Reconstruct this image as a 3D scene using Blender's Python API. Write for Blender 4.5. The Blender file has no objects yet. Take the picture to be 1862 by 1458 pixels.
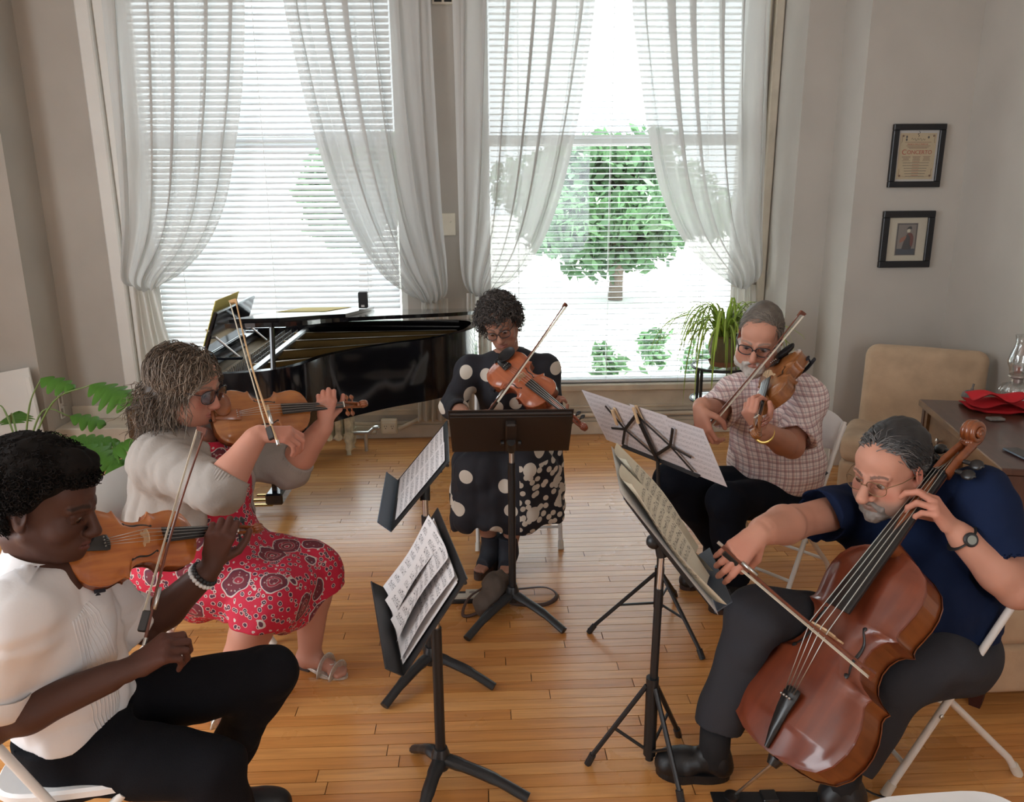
import bpy, math, random
import numpy as np
from mathutils import Matrix, Vector

# ------------------------------------------------------------------ camera
CAM_H, FPX = 1.85, 1440.0
def cam_axes(p, y, r):
    f = np.array([math.sin(y)*math.cos(p), math.cos(y)*math.cos(p), -math.sin(p)])
    rt = np.array([math.cos(y), -math.sin(y), 0.0]); up = np.cross(rt, f)
    c, s = math.cos(r), math.sin(r)
    return np.array([c*rt+s*up, -s*rt+c*up, f])
CAM_M = cam_axes(math.radians(14.69), math.radians(2.2), math.radians(-0.44))
CAM_C = np.array([0.0, 0.0, CAM_H])
scene = bpy.context.scene
col = scene.collection
cam_data = bpy.data.cameras.new('camera'); cam = bpy.data.objects.new('camera', cam_data); col.objects.link(cam)
cam_data.sensor_fit = 'HORIZONTAL'; cam_data.sensor_width = 36.0; cam_data.lens = FPX*36.0/1862.0
cam_data.clip_start = 0.05; cam_data.clip_end = 200
mw = Matrix.Identity(4)
for i in range(3):
    mw[i][0] = CAM_M[0][i]; mw[i][1] = CAM_M[1][i]; mw[i][2] = -CAM_M[2][i]; mw[i][3] = CAM_C[i]
cam.matrix_world = mw
scene.camera = cam

# ------------------------------------------------------------------ light
world = bpy.data.worlds.new('world'); scene.world = world; world.use_nodes = True
bg = world.node_tree.nodes['Background']
bg.inputs[0].default_value = (0.90, 0.95, 1.0, 1); bg.inputs[1].default_value = 4.2
sun_d = bpy.data.lights.new('sun', 'SUN'); sun_d.energy = 11.0; sun_d.angle = math.radians(0.6); sun_d.color = (1, 0.96, 0.88)
sun = bpy.data.objects.new('sun', sun_d); col.objects.link(sun)
sun.rotation_euler = Vector((-0.55, 0.12, -0.82)).to_track_quat('-Z', 'Y').to_euler()
def portal(name, x, y, z, sx, sz, face):      # a guide that helps the sampler find a window or an added wall opening; it gives no light of its own
    d = bpy.data.lights.new(name, 'AREA'); d.shape = 'RECTANGLE'; d.size = sx; d.size_y = sz; d.cycles.is_portal = True
    o = bpy.data.objects.new(name, d); col.objects.link(o); o.location = (x, y, z)
    q = Vector(face).to_track_quat('-Z', 'Y'); o.rotation_euler = q.to_euler()
portal('portal_a', -1.5, 6.25, 1.9, 2.0, 3.1, (0, -1, 0))
portal('portal_b', 1.0, 6.25, 1.9, 2.0, 3.1, (0, -1, 0))
portal('portal_c', 1.5, -3.2, 2.0, 1.2, 2.8, (0, 1, 0))
portal('portal_d', -4.3, 0.7, 2.0, 4.0, 2.9, (1, 0, 0))
vs = scene.view_settings
vs.view_transform = 'Standard'; vs.look = 'None'; vs.gamma = 1.0; vs.use_curve_mapping = False
vs.exposure = 0.72
scene.cycles.use_denoising = True
scene.cycles.max_bounces = 10; scene.cycles.diffuse_bounces = 5; scene.cycles.transparent_max_bounces = 24
scene.cycles.caustics_reflective = False; scene.cycles.caustics_refractive = False
scene.cycles.sample_clamp_indirect = 6.0

def at(px, py, Y):
    """point of the room seen at a photo position, at depth Y (metres from the camera along the room)"""
    d = np.array([px-931.0, 729.0-py, FPX]) @ CAM_M
    return CAM_C + d*(Y/d[1])
def atz(px, py, z=0.0):
    d = np.array([px-931.0, 729.0-py, FPX]) @ CAM_M
    return CAM_C + d*((z-CAM_H)/d[2])

# ------------------------------------------------------------------ materials
MATS = {}
def newmat(name):
    m = bpy.data.materials.new(name); m.use_nodes = True
    MATS[name] = m
    nt = m.node_tree; b = nt.nodes['Principled BSDF']
    return m, nt, b
def N(nt, t, **kw):
    n = nt.nodes.new(t)
    for k, v in kw.items():
        if k in n.inputs.keys() if isinstance(k, str) else False: n.inputs[k].default_value = v
        else: setattr(n, k, v)
    return n
def L(nt, a, b): nt.links.new(a, b)
def c4(c): return (c[0], c[1], c[2], 1.0)
def plain(name, color, rough=0.5, metal=0.0, spec=0.5, var=0.0, vscale=8.0, bump=0.0, bscale=60.0, coat=0.0, sheen=0.0, stretch=None, var2=None):
    m, nt, b = newmat(name)
    b.inputs['Base Color'].default_value = c4(color); b.inputs['Roughness'].default_value = rough
    b.inputs['Metallic'].default_value = metal; b.inputs['Specular IOR Level'].default_value = spec
    b.inputs['Coat Weight'].default_value = coat; b.inputs['Coat Roughness'].default_value = 0.08
    b.inputs['Sheen Weight'].default_value = sheen
    tc = N(nt, 'ShaderNodeTexCoord'); src = tc.outputs['Object']
    if stretch:
        mp = N(nt, 'ShaderNodeMapping'); mp.inputs['Scale'].default_value = stretch; L(nt, src, mp.inputs[0]); src = mp.outputs[0]
    if var or var2:
        n = N(nt, 'ShaderNodeTexNoise'); n.inputs['Scale'].default_value = vscale; n.inputs['Detail'].default_value = 6
        L(nt, src, n.inputs['Vector'])
        mx = N(nt, 'ShaderNodeMix', data_type='RGBA')
        mx.inputs[6].default_value = c4([max(0, c*(1-var)) for c in color]); mx.inputs[7].default_value = c4(var2 if var2 else [min(1, c*(1+var)) for c in color])
        cr = N(nt, 'ShaderNodeMapRange'); cr.inputs[1].default_value = 0.3; cr.inputs[2].default_value = 0.7
        L(nt, n.outputs[0], cr.inputs[0]); L(nt, cr.outputs[0], mx.inputs[0]); L(nt, mx.outputs[2], b.inputs['Base Color'])
    if bump:
        n2 = N(nt, 'ShaderNodeTexNoise'); n2.inputs['Scale'].default_value = bscale; n2.inputs['Detail'].default_value = 5
        L(nt, src, n2.inputs['Vector'])
        bp = N(nt, 'ShaderNodeBump'); bp.inputs['Strength'].default_value = bump; bp.inputs['Distance'].default_value = 0.01
        L(nt, n2.outputs[0], bp.inputs['Height']); L(nt, bp.outputs[0], b.inputs['Normal'])
    return m
def vcol_mat(name, rough=0.5, spec=0.5, coat=0.0, bump=0.0, bscale=200.0, sss=0.0, sheen=0.0):
    m, nt, b = newmat(name)
    a = N(nt, 'ShaderNodeAttribute', attribute_name='col')
    L(nt, a.outputs['Color'], b.inputs['Base Color'])
    b.inputs['Roughness'].default_value = rough; b.inputs['Specular IOR Level'].default_value = spec; b.inputs['Coat Weight'].default_value = coat
    b.inputs['Sheen Weight'].default_value = sheen
    if sss:
        b.inputs['Subsurface Weight'].default_value = sss; b.inputs['Subsurface Radius'].default_value = (0.012, 0.005, 0.003); b.inputs['Subsurface Scale'].default_value = 0.4
    if bump:
        tc = N(nt, 'ShaderNodeTexCoord'); n2 = N(nt, 'ShaderNodeTexNoise'); n2.inputs['Scale'].default_value = bscale
        L(nt, tc.outputs['Object'], n2.inputs['Vector'])
        bp = N(nt, 'ShaderNodeBump'); bp.inputs['Strength'].default_value = bump; bp.inputs['Distance'].default_value = 0.005
        L(nt, n2.outputs[0], bp.inputs['Height']); L(nt, bp.outputs[0], b.inputs['Normal'])
    return m
def sheer(name, color, clear, rough=0.8, trans=0.6):
    m, nt, b = newmat(name); nt.nodes.remove(b)
    out = [n for n in nt.nodes if n.type == 'OUTPUT_MATERIAL'][0]
    t = N(nt, 'ShaderNodeBsdfTransparent'); d = N(nt, 'ShaderNodeBsdfDiffuse'); tl = N(nt, 'ShaderNodeBsdfTranslucent')
    d.inputs[0].default_value = c4(color); tl.inputs[0].default_value = c4(color)
    m1 = N(nt, 'ShaderNodeMixShader'); m1.inputs[0].default_value = trans; L(nt, d.outputs[0], m1.inputs[1]); L(nt, tl.outputs[0], m1.inputs[2])
    m2 = N(nt, 'ShaderNodeMixShader'); m2.inputs[0].default_value = 1-clear; L(nt, t.outputs[0], m2.inputs[1]); L(nt, m1.outputs[0], m2.inputs[2])
    L(nt, m2.outputs[0], out.inputs[0])
    return m
def thin_glass(name, tint=(1, 1, 1), gloss=0.06, rough=0.0):
    m, nt, b = newmat(name); nt.nodes.remove(b)
    out = [n for n in nt.nodes if n.type == 'OUTPUT_MATERIAL'][0]
    t = N(nt, 'ShaderNodeBsdfTransparent'); t.inputs[0].default_value = c4(tint)
    g = N(nt, 'ShaderNodeBsdfGlossy'); g.inputs['Roughness'].default_value = rough
    lw = N(nt, 'ShaderNodeLayerWeight'); lw.inputs[0].default_value = 0.25
    mr = N(nt, 'ShaderNodeMapRange'); mr.inputs[3].default_value = gloss; mr.inputs[4].default_value = 0.75
    L(nt, lw.outputs['Facing'], mr.inputs[0])
    mx = N(nt, 'ShaderNodeMixShader'); L(nt, mr.outputs[0], mx.inputs[0]); L(nt, t.outputs[0], mx.inputs[1]); L(nt, g.outputs[0], mx.inputs[2])
    L(nt, mx.outputs[0], out.inputs[0])
    return m

# ------------------------------------------------------------------ mesh helpers
def rot_to(d, up=(0, 0, 1)):
    """3x3 matrix whose columns are side, d, up'"""
    d = np.asarray(d, float); d = d/np.linalg.norm(d); up = np.asarray(up, float)
    s = np.cross(d, up)
    if np.linalg.norm(s) < 1e-6: s = np.cross(d, (1, 0, 0.1))
    s /= np.linalg.norm(s); u = np.cross(s, d)
    return np.stack([s, d, u], 1)
def unit(v): v = np.asarray(v, float); return v/np.linalg.norm(v)
def smooth_path(pts, n=8):
    pts = [np.asarray(p, float) for p in pts]
    if len(pts) < 3: return pts
    P = [2*pts[0]-pts[1]]+pts+[2*pts[-1]-pts[-2]]; out = []
    for i in range(1, len(P)-2):
        for k in range(n):
            t = k/n; a, b, c, d = P[i-1], P[i], P[i+1], P[i+2]
            out.append(0.5*((2*b)+(c-a)*t+(2*a-5*b+4*c-d)*t*t+(3*b-a-3*c+d)*t**3))
    out.append(pts[-1]); return out
def obj_from(name, me, mat=None, parent=None, smooth=True):
    o = bpy.data.objects.new(name, me); col.objects.link(o)
    if mat is not None: me.materials.append(MATS[mat] if isinstance(mat, str) else mat)
    if smooth and len(me.polygons): me.polygons.foreach_set('use_smooth', [True]*len(me.polygons))
    if parent is not None: o.parent = parent
    return o
class MB:
    def __init__(self): self.v = []; self.f = []; self.c = []
    def add(self, vs, fs):
        k = len(self.v); self.v.extend([tuple(map(float, p)) for p in vs]); self.f.extend([tuple(i+k for i in f) for f in fs]); return self
    def box(self, c, s, R=None, bev=0.0):
        c = np.asarray(c, float); h = np.asarray(s, float)/2
        if bev <= 0:
            vs = [(x, y, z) for x in (-1, 1) for y in (-1, 1) for z in (-1, 1)]
            V = np.array(vs)*h; F = [(0, 1, 3, 2), (4, 6, 7, 5), (0, 4, 5, 1), (2, 3, 7, 6), (0, 2, 6, 4), (1, 5, 7, 3)]
        else:
            b = min(bev, h.min()*0.98); V = []; idx = {}
            for x in (-1, 1):
                for y in (-1, 1):
                    for z in (-1, 1):
                        sg = np.array((x, y, z))
                        for a in range(3):
                            p = sg*(h-b); p[a] = sg[a]*h[a]; idx[(x, y, z, a)] = len(V); V.append(p)
            V = np.array(V); F = []
            for a in range(3):
                o1, o2 = [(1, 2), (0, 2), (0, 1)][a]
                for sgn in (-1, 1):
                    q = []
                    for s1, s2 in ((-1, -1), (1, -1), (1, 1), (-1, 1)):
                        k = [0, 0, 0]; k[a] = sgn; k[o1] = s1; k[o2] = s2; q.append(idx[(*k, a)])
                    F.append(q if (sgn > 0) ^ (a == 1) else q[::-1])
            for a in range(3):
                for s1 in (-1, 1):
                    for s2 in (-1, 1):
                        o1, o2 = [(1, 2), (0, 2), (0, 1)][a]
                        k = [0, 0, 0]; k[o1] = s1; k[o2] = s2; kk = list(k); k[a] = -1; kk[a] = 1
                        F.append([idx[(*k, o1)], idx[(*kk, o1)], idx[(*kk, o2)], idx[(*k, o2)]])
            for x in (-1, 1):
                for y in (-1, 1):
                    for z in (-1, 1): F.append([idx[(x, y, z, a)] for a in range(3)])
        if R is not None: V = V @ np.asarray(R).T
        return self.add(V+c, F)
    def tube(self, path, r, n=8, cap=True, flat=None, up=None):
        path = [np.asarray(p, float) for p in path]; m = len(path)
        rs = [r]*m if np.isscalar(r) else list(r)
        vs = []; prev = None
        for i in range(m):
            t = path[min(i+1, m-1)]-path[max(i-1, 0)]; t = t/(np.linalg.norm(t)+1e-12)
            if prev is None:
                a = np.asarray(up, float) if up is not None else (np.array((0, 0, 1.)) if abs(t[2]) < 0.9 else np.array((1., 0, 0)))
                s = np.cross(t, a)
            else: s = prev-t*np.dot(prev, t)
            s /= np.linalg.norm(s)+1e-12; prev = s; u = np.cross(t, s)
            fl = 1.0 if flat is None else (flat if np.isscalar(flat) else flat[i])
            for k in range(n):
                a = 2*math.pi*k/n; vs.append(path[i]+rs[i]*(math.cos(a)*s+fl*math.sin(a)*u))
        fs = [(i*n+k, i*n+(k+1) % n, (i+1)*n+(k+1) % n, (i+1)*n+k) for i in range(m-1) for k in range(n)]
        if cap: fs += [tuple(range(n))[::-1], tuple((m-1)*n+k for k in range(n))]
        return self.add(vs, fs)
    def lathe(self, prof, n=24, c=(0, 0, 0), R=None, cap=True):
        vs = [(r*math.cos(2*math.pi*k/n), r*math.sin(2*math.pi*k/n), z) for r, z in prof for k in range(n)]
        V = np.array(vs)
        if R is not None: V = V @ np.asarray(R).T
        m = len(prof); fs = [(i*n+k, i*n+(k+1) % n, (i+1)*n+(k+1) % n, (i+1)*n+k) for i in range(m-1) for k in range(n)]
        if cap: fs += [tuple(range(n))[::-1], tuple((m-1)*n+k for k in range(n))]
        return self.add(V+np.asarray(c), fs)
    def prism(self, outline, z0, z1, M=None, c=(0, 0, 0)):
        n = len(outline); V = np.array([(x, y, z0) for x, y in outline]+[(x, y, z1) for x, y in outline], float)
        if M is not None: V = V @ np.asarray(M).T
        fs = [(k, (k+1) % n, n+(k+1) % n, n+k) for k in range(n)]+[tuple(range(n))[::-1], tuple(range(n, 2*n))]
        return self.add(V+np.asarray(c), fs)
    def grid(self, P, closed=False):
        """P: array (m, n, 3)"""
        m, n = P.shape[:2]
        fs = [(i*n+j, i*n+(j+1) % n, (i+1)*n+(j+1) % n, (i+1)*n+j) for i in range(m-1) for j in range(n if closed else n-1)]
        return self.add(P.reshape(-1, 3), fs)
    def ball(self, c, r, n=12, m=8, R=None):
        r = np.array([r]*3 if np.isscalar(r) else r, float)
        prof = [(math.sin(math.pi*i/m), -math.cos(math.pi*i/m)) for i in range(m+1)]
        V = np.array([(q*math.cos(2*math.pi*k/n), q*math.sin(2*math.pi*k/n), z) for q, z in prof for k in range(n)])*r
        if R is not None: V = V @ np.asarray(R).T
        return self.add(V+np.asarray(c), [(i*n+k, i*n+(k+1) % n, (i+1)*n+(k+1) % n, (i+1)*n+k) for i in range(m) for k in range(n)])
    def build(self, name, mat, parent=None, smooth=False, colors=None, world=False):
        me = bpy.data.meshes.new(name)
        V = self.v
        if world and parent is not None: V = [tuple(np.array(p)-np.array(parent.location)) for p in V]
        me.from_pydata(V, [], self.f); me.update()
        if smooth == 'auto':
            me.polygons.foreach_set('use_smooth', [True]*len(me.polygons)); me.set_sharp_from_angle(angle=math.radians(40))
            o = obj_from(name, me, mat, parent, False)
        else: o = obj_from(name, me, mat, parent, bool(smooth))
        if colors is not None: set_col(me, colors)
        return o
def set_col(me, colors):
    ca = me.color_attributes.new('col', 'FLOAT_COLOR', 'POINT')
    a = np.ones((len(me.vertices), 4), np.float32); a[:, :3] = colors; ca.data.foreach_set('color', a.ravel())
def empty(name, loc=(0, 0, 0), label=None, cat=None, group=None):
    o = bpy.data.objects.new(name, None); col.objects.link(o); o.location = tuple(map(float, loc)); o.empty_display_size = 0.1
    if label: o['label'] = label
    if cat: o['category'] = cat
    if group: o['group'] = group
    return o
def tag(o, label=None, cat=None, group=None, kind=None):
    if label: o['label'] = label
    if cat: o['category'] = cat
    if group: o['group'] = group
    if kind: o['kind'] = kind
    return o
def pose(o, R, loc):
    m = Matrix.Identity(4)
    for i in range(3):
        for j in range(3): m[i][j] = float(R[i][j])
        m[i][3] = float(loc[i])
    o.matrix_world = m
    return o
def copy_tree(o, parent=None):
    c = o.copy(); col.objects.link(c); c.parent = parent
    for ch in list(o.children): copy_tree(ch, c)
    return c
# ================================================================== materials of the room
plain('wall_paint', (0.475, 0.445, 0.40), 0.85, spec=0.25, var=0.05, vscale=2.5, bump=0.08, bscale=30)
plain('cream_paint', (0.62, 0.56, 0.46), 0.6, spec=0.35, var=0.14, vscale=5, bump=0.12, bscale=25)
plain('white_trim', (0.74, 0.73, 0.69), 0.5, var=0.04, vscale=4)
plain('ceiling_paint', (0.75, 0.73, 0.70), 0.9)
plain('sub_floor', (0.05, 0.03, 0.015), 0.9)
plain('slat_white', (0.82, 0.84, 0.86), 0.45, spec=0.4)
plain('cord_white', (0.85, 0.85, 0.83), 0.7)
plain('dark_gap', (0.02, 0.02, 0.018), 0.9)
sheer('curtain_sheer', (0.67, 0.665, 0.645), 0.12, trans=0.38)
sheer('curtain_tail', (0.72, 0.70, 0.65), 0.05, trans=0.35)
thin_glass('window_glass', (0.82, 0.85, 0.85), 0.04)
plain('outlet_plastic', (0.80, 0.75, 0.62), 0.45, var=0.05)
plain('steel', (0.62, 0.62, 0.60), 0.32, metal=1.0)

def floor_mat(name, per_object):
    m, nt, b = newmat(name)
    tc = N(nt, 'ShaderNodeTexCoord'); geo = N(nt, 'ShaderNodeNewGeometry')
    if per_object: r = N(nt, 'ShaderNodeObjectInfo').outputs['Random']
    else: r = N(nt, 'ShaderNodeAttribute', attribute_name='col').outputs['Fac']
    # grain runs along the board; every board starts its grain somewhere else
    cmb = N(nt, 'ShaderNodeCombineXYZ'); mul = N(nt, 'ShaderNodeMath', operation='MULTIPLY'); mul.inputs[1].default_value = 37.0
    L(nt, r, mul.inputs[0]); L(nt, mul.outputs[0], cmb.inputs[2])
    va = N(nt, 'ShaderNodeVectorMath', operation='ADD'); L(nt, geo.outputs['Position'], va.inputs[0]); L(nt, cmb.outputs[0], va.inputs[1])
    mp = N(nt, 'ShaderNodeMapping'); mp.inputs['Scale'].default_value = (2.2, 34, 1); L(nt, va.outputs[0], mp.inputs[0])
    n = N(nt, 'ShaderNodeTexNoise'); n.inputs['Scale'].default_value = 1.6; n.inputs['Detail'].default_value = 7; n.inputs['Distortion'].default_value = 0.7; L(nt, mp.outputs[0], n.inputs['Vector'])
    ramp = N(nt, 'ShaderNodeValToRGB'); e = ramp.color_ramp.elements
    e[0].position = 0.0; e[0].color = (0.61, 0.258, 0.072, 1); e[1].position = 1.0; e[1].color = (0.77, 0.388, 0.132, 1)
    k = ramp.color_ramp.elements.new(0.55); k.color = (0.70, 0.325, 0.10, 1)
    L(nt, r, ramp.inputs[0])
    mx = N(nt, 'ShaderNodeMix', data_type='RGBA', blend_type='MULTIPLY'); mx.inputs[0].default_value = 0.6
    r2 = N(nt, 'ShaderNodeValToRGB'); r2.color_ramp.elements[0].color = (0.62, 0.55, 0.48, 1); r2.color_ramp.elements[0].position = 0.25; r2.color_ramp.elements[1].color = (1.12, 1.1, 1.05, 1); r2.color_ramp.elements[1].position = 0.7
    L(nt, n.outputs[0], r2.inputs[0]); L(nt, ramp.outputs[0], mx.inputs[6]); L(nt, r2.outputs[0], mx.inputs[7])
    # worn grey patches with a shape of their own
    w = N(nt, 'ShaderNodeTexNoise'); w.inputs['Scale'].default_value = 1.7; w.inputs['Detail'].default_value = 8; L(nt, geo.outputs['Position'], w.inputs['Vector'])
    wr = N(nt, 'ShaderNodeMapRange'); wr.inputs[1].default_value = 0.58; wr.inputs[2].default_value = 0.8; wr.inputs[4].default_value = 0.35; L(nt, w.outputs[0], wr.inputs[0])
    m3 = N(nt, 'ShaderNodeMix', data_type='RGBA'); m3.inputs[7].default_value = (0.30, 0.16, 0.075, 1); L(nt, wr.outputs[0], m3.inputs[0]); L(nt, mx.outputs[2], m3.inputs[6])
    L(nt, m3.outputs[2], b.inputs['Base Color'])
    rr = N(nt, 'ShaderNodeMapRange'); rr.inputs[3].default_value = 0.22; rr.inputs[4].default_value = 0.36; L(nt, w.outputs[0], rr.inputs[0]); L(nt, rr.outputs[0], b.inputs['Roughness'])
    b.inputs['Specular IOR Level'].default_value = 0.5; b.inputs['Coat Weight'].default_value = 0.35; b.inputs['Coat Roughness'].default_value = 0.22
    bp = N(nt, 'ShaderNodeBump'); bp.inputs['Strength'].default_value = 0.10; bp.inputs['Distance'].default_value = 0.004; L(nt, n.outputs[0], bp.inputs['Height']); L(nt, bp.outputs[0], b.inputs['Normal'])
    return m
floor_mat('floor_board', True); floor_mat('floor_board_far', False)

# ================================================================== floor
WALL_Y = 6.0
fl = MB().box((-0.4, 1.45, -0.06), (8.0, 9.3, 0.1)).build('floor', 'sub_floor'); tag(fl, 'honey coloured strip wood floor of the music room', None, kind='structure')
rng = random.Random(4)
PW, GAP, PT = 0.0572, 0.0030, 0.010
near, far = [], []
y = -3.0; row = 0
while y < 5.985:
    x = -4.25+rng.random()*1.2 if row else -4.25
    xs = [-4.25]
    while xs[-1] < 3.6: xs.append(xs[-1]+rng.uniform(0.55, 1.75))
    xs[-1] = 3.6
    for a, b in zip(xs[:-1], xs[1:]):
        vis = 1.62 < y < 3.55 and b > -(0.72*y+0.1) and a < 0.74*y+0.15
        (near if vis else far).append(((a+b)/2, y+PW/2, b-a-GAP))
    y += PW; row += 1
near.sort(key=lambda q: q[1]); far += near[300:]; near = near[:300]
pm = MB().box((0, 0, -PT/2), (1, PW-GAP, PT), bev=0.0).build('plank', 'floor_board', fl).data
pr = bpy.data.objects['plank']
for i, (cx, cy, ln) in enumerate(near):
    o = pr if i == 0 else pr.copy()
    if i: col.objects.link(o); o.parent = fl
    o.location = (cx, cy, rng.uniform(-0.0005, 0.0)); o.scale = (ln, 1, 1)
mb = MB(); cols = []
for cx, cy, ln in far:
    mb.box((cx, cy, -PT/2+rng.uniform(-0.0005, 0)), (ln, PW-GAP, PT)); cols += [[rng.random()]*3]*8
fo = mb.build('plank_field', 'floor_board_far', fl, colors=np.array(cols)); fo['kind'] = 'stuff'

# ================================================================== walls
LW, RW, WZ0, WZ1 = (-2.45, -0.55), (0.03, 1.98), 0.405, 3.35
T = 0.16
m = MB()
def bx(m, x0, x1, y0, y1, z0, z1, bev=0): m.box(((x0+x1)/2, (y0+y1)/2, (z0+z1)/2), (x1-x0, y1-y0, z1-z0), bev=bev)
bx(m, -3.14, 2.16, 6.0, 6.0+T, -0.05, WZ0); bx(m, -3.14, LW[0], 6.0, 6.0+T, WZ0, 3.75); bx(m, LW[1], RW[0], 6.0, 6.0+T, WZ0, 3.75)
bx(m, RW[1], 2.16, 6.0, 6.0+T, WZ0, 3.75); bx(m, LW[0], LW[1], 6.0, 6.0+T, WZ1, 3.75); bx(m, RW[0], RW[1], 6.0, 6.0+T, WZ1, 3.75)
wb = m.build('wall_back', 'wall_paint'); tag(wb, 'pale plaster window wall with a pier between two tall windows', kind='structure')
m = MB()
bx(m, -3.3, -3.14, 5.62, 6.0, -0.05, 3.75); bx(m, -4.4, -3.3, 5.62, 5.78, -0.05, 3.75); bx(m, -4.4, -4.24, -3.15, -1.3, -0.05, 3.75); bx(m, -4.4, -4.24, 2.7, 5.62, -0.05, 3.75); bx(m, -4.4, -4.24, -1.3, 2.7, -0.05, 0.55); bx(m, -4.4, -4.24, -1.3, 2.7, 3.45, 3.75)  # unseen gap in the long side, added and placed to bring in side light
tag(m.build('wall_left', 'wall_paint'), 'pale plaster wall with an outer corner beside the left window', kind='structure')
m = MB()
bx(m, 2.16, 2.40, 5.52, 6.0, -0.05, 3.75); bx(m, 2.40, 3.3, 5.15, 5.6, -0.05, 3.75); bx(m, 3.10, 3.3, -3.15, 5.15, -0.05, 3.75)
tag(m.build('wall_right', 'wall_paint'), 'stepped plaster wall carrying two black picture frames', kind='structure')
m = MB()
bx(m, -4.4, 3.3, -3.3, -3.15, -0.05, 0.55); bx(m, -4.4, 0.9, -3.3, -3.15, 0.55, 3.75); bx(m, 2.1, 3.3, -3.3, -3.15, 0.55, 3.75); bx(m, 0.9, 2.1, -3.3, -3.15, 3.4, 3.75)  # the gap is an unseen opening, added and sized to let fill light in
tag(m.build('wall_rear', 'wall_paint'), 'rear wall with an opening added for fill light behind the camera', kind='structure')
m = MB(); bx(m, -4.4, 3.3, -3.3, 6.16, 3.75, 3.9)
tag(m.build('ceiling', 'ceiling_paint'), 'plain painted ceiling above the players', kind='structure')
# panelling and base under the windows
m = MB()
bx(m, -2.6, 2.16, 5.955, 6.0, 0.355, 0.405, 0.006); bx(m, -2.6, 2.16, 5.985, 6.0, 0.325, 0.355); bx(m, -2.6, 2.16, 5.975, 6.0, 0.215, 0.235, 0.004); bx(m, -2.6, 2.16, 5.985, 6.0, 0.185, 0.215)
bx(m, -2.6, 2.16, 5.965, 6.0, 0.0, 0.105, 0.004); bx(m, -2.6, 2.16, 5.98, 6.0, 0.105, 0.13, 0.004); bx(m, -2.6, 2.16, 5.99, 6.0, 0.235, 0.325)
tag(m.build('baseboard_back', 'cream_paint'), 'cream panelled base and sill below both windows', kind='structure')
m = MB(); bx(m, -3.14, -2.45, 5.70, 6.0, 0.0, 0.20, 0.006); bx(m, -3.14, -2.5, 5.97, 6.0, 0.20, 0.30, 0.005)
tag(m.build('trim_1', 'cream_paint'), 'low cream ledge in the corner left of the windows', kind='structure')
m = MB(); bx(m, 2.40, 3.10, 5.13, 5.15, 0, 0.14); bx(m, 2.16, 2.40, 5.50, 5.52, 0, 0.14); bx(m, 3.08, 3.10, -3.1, 5.15, 0, 0.14)
tag(m.build('baseboard_right', 'white_trim'), 'white baseboard along the stepped right wall', kind='structure')
m = MB(); bx(m, -2.70, -2.60, 5.93, 6.0, 0.2, 3.6, 0.01); bx(m, -2.60, -2.45, 5.97, 6.0, 0.405, 3.6, 0.01)
tag(m.build('trim_2', 'white_trim'), 'white casing at the left edge of the left window', kind='structure')
m = MB(); bx(m, 1.98, 2.07, 5.96, 6.0, 0.405, 3.6, 0.01); bx(m, 2.09, 2.155, 5.94, 6.0, 0.405, 3.6, 0.01)
tag(m.build('trim_3', 'cream_paint'), 'cream casing at the right edge of the right window', kind='structure')

# ================================================================== windows
def window(idx, x0, x1, label):
    w = empty('window_%d' % idx, ((x0+x1)/2, 6.1, WZ0)); tag(w, label, kind='structure')
    def part(name, boxes, mat):
        mb = MB()
        for b in boxes: bx(mb, *b)
        return mb.build(name, mat, w, world=True)
    part('window_frame', [(x0, x0+0.05, 6.05, 6.16, WZ0, WZ1), (x1-0.05, x1, 6.05, 6.16, WZ0, WZ1), (x0, x1, 6.05, 6.16, WZ0, WZ0+0.03), (x0, x1, 6.05, 6.16, WZ1-0.05, WZ1)], 'white_trim')
    part('meeting_rail', [(x0+0.05, x1-0.05, 6.09, 6.15, 2.185, 2.225), (x0+0.05, x1-0.05, 6.10, 6.15, 2.225, 2.262)], 'white_trim')
    part('window_pane', [(x0+0.05, x1-0.05, 6.118, 6.122, WZ0+0.03, 2.185)], 'window_glass')
    part('window_pane', [(x0+0.05, x1-0.05, 6.128, 6.132, 2.262, WZ1-0.05)], 'window_glass')
window(1, LW[0], LW[1], 'tall double-hung left window behind the piano'); window(2, RW[0], RW[1], 'tall double-hung right window facing the trees')
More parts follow.
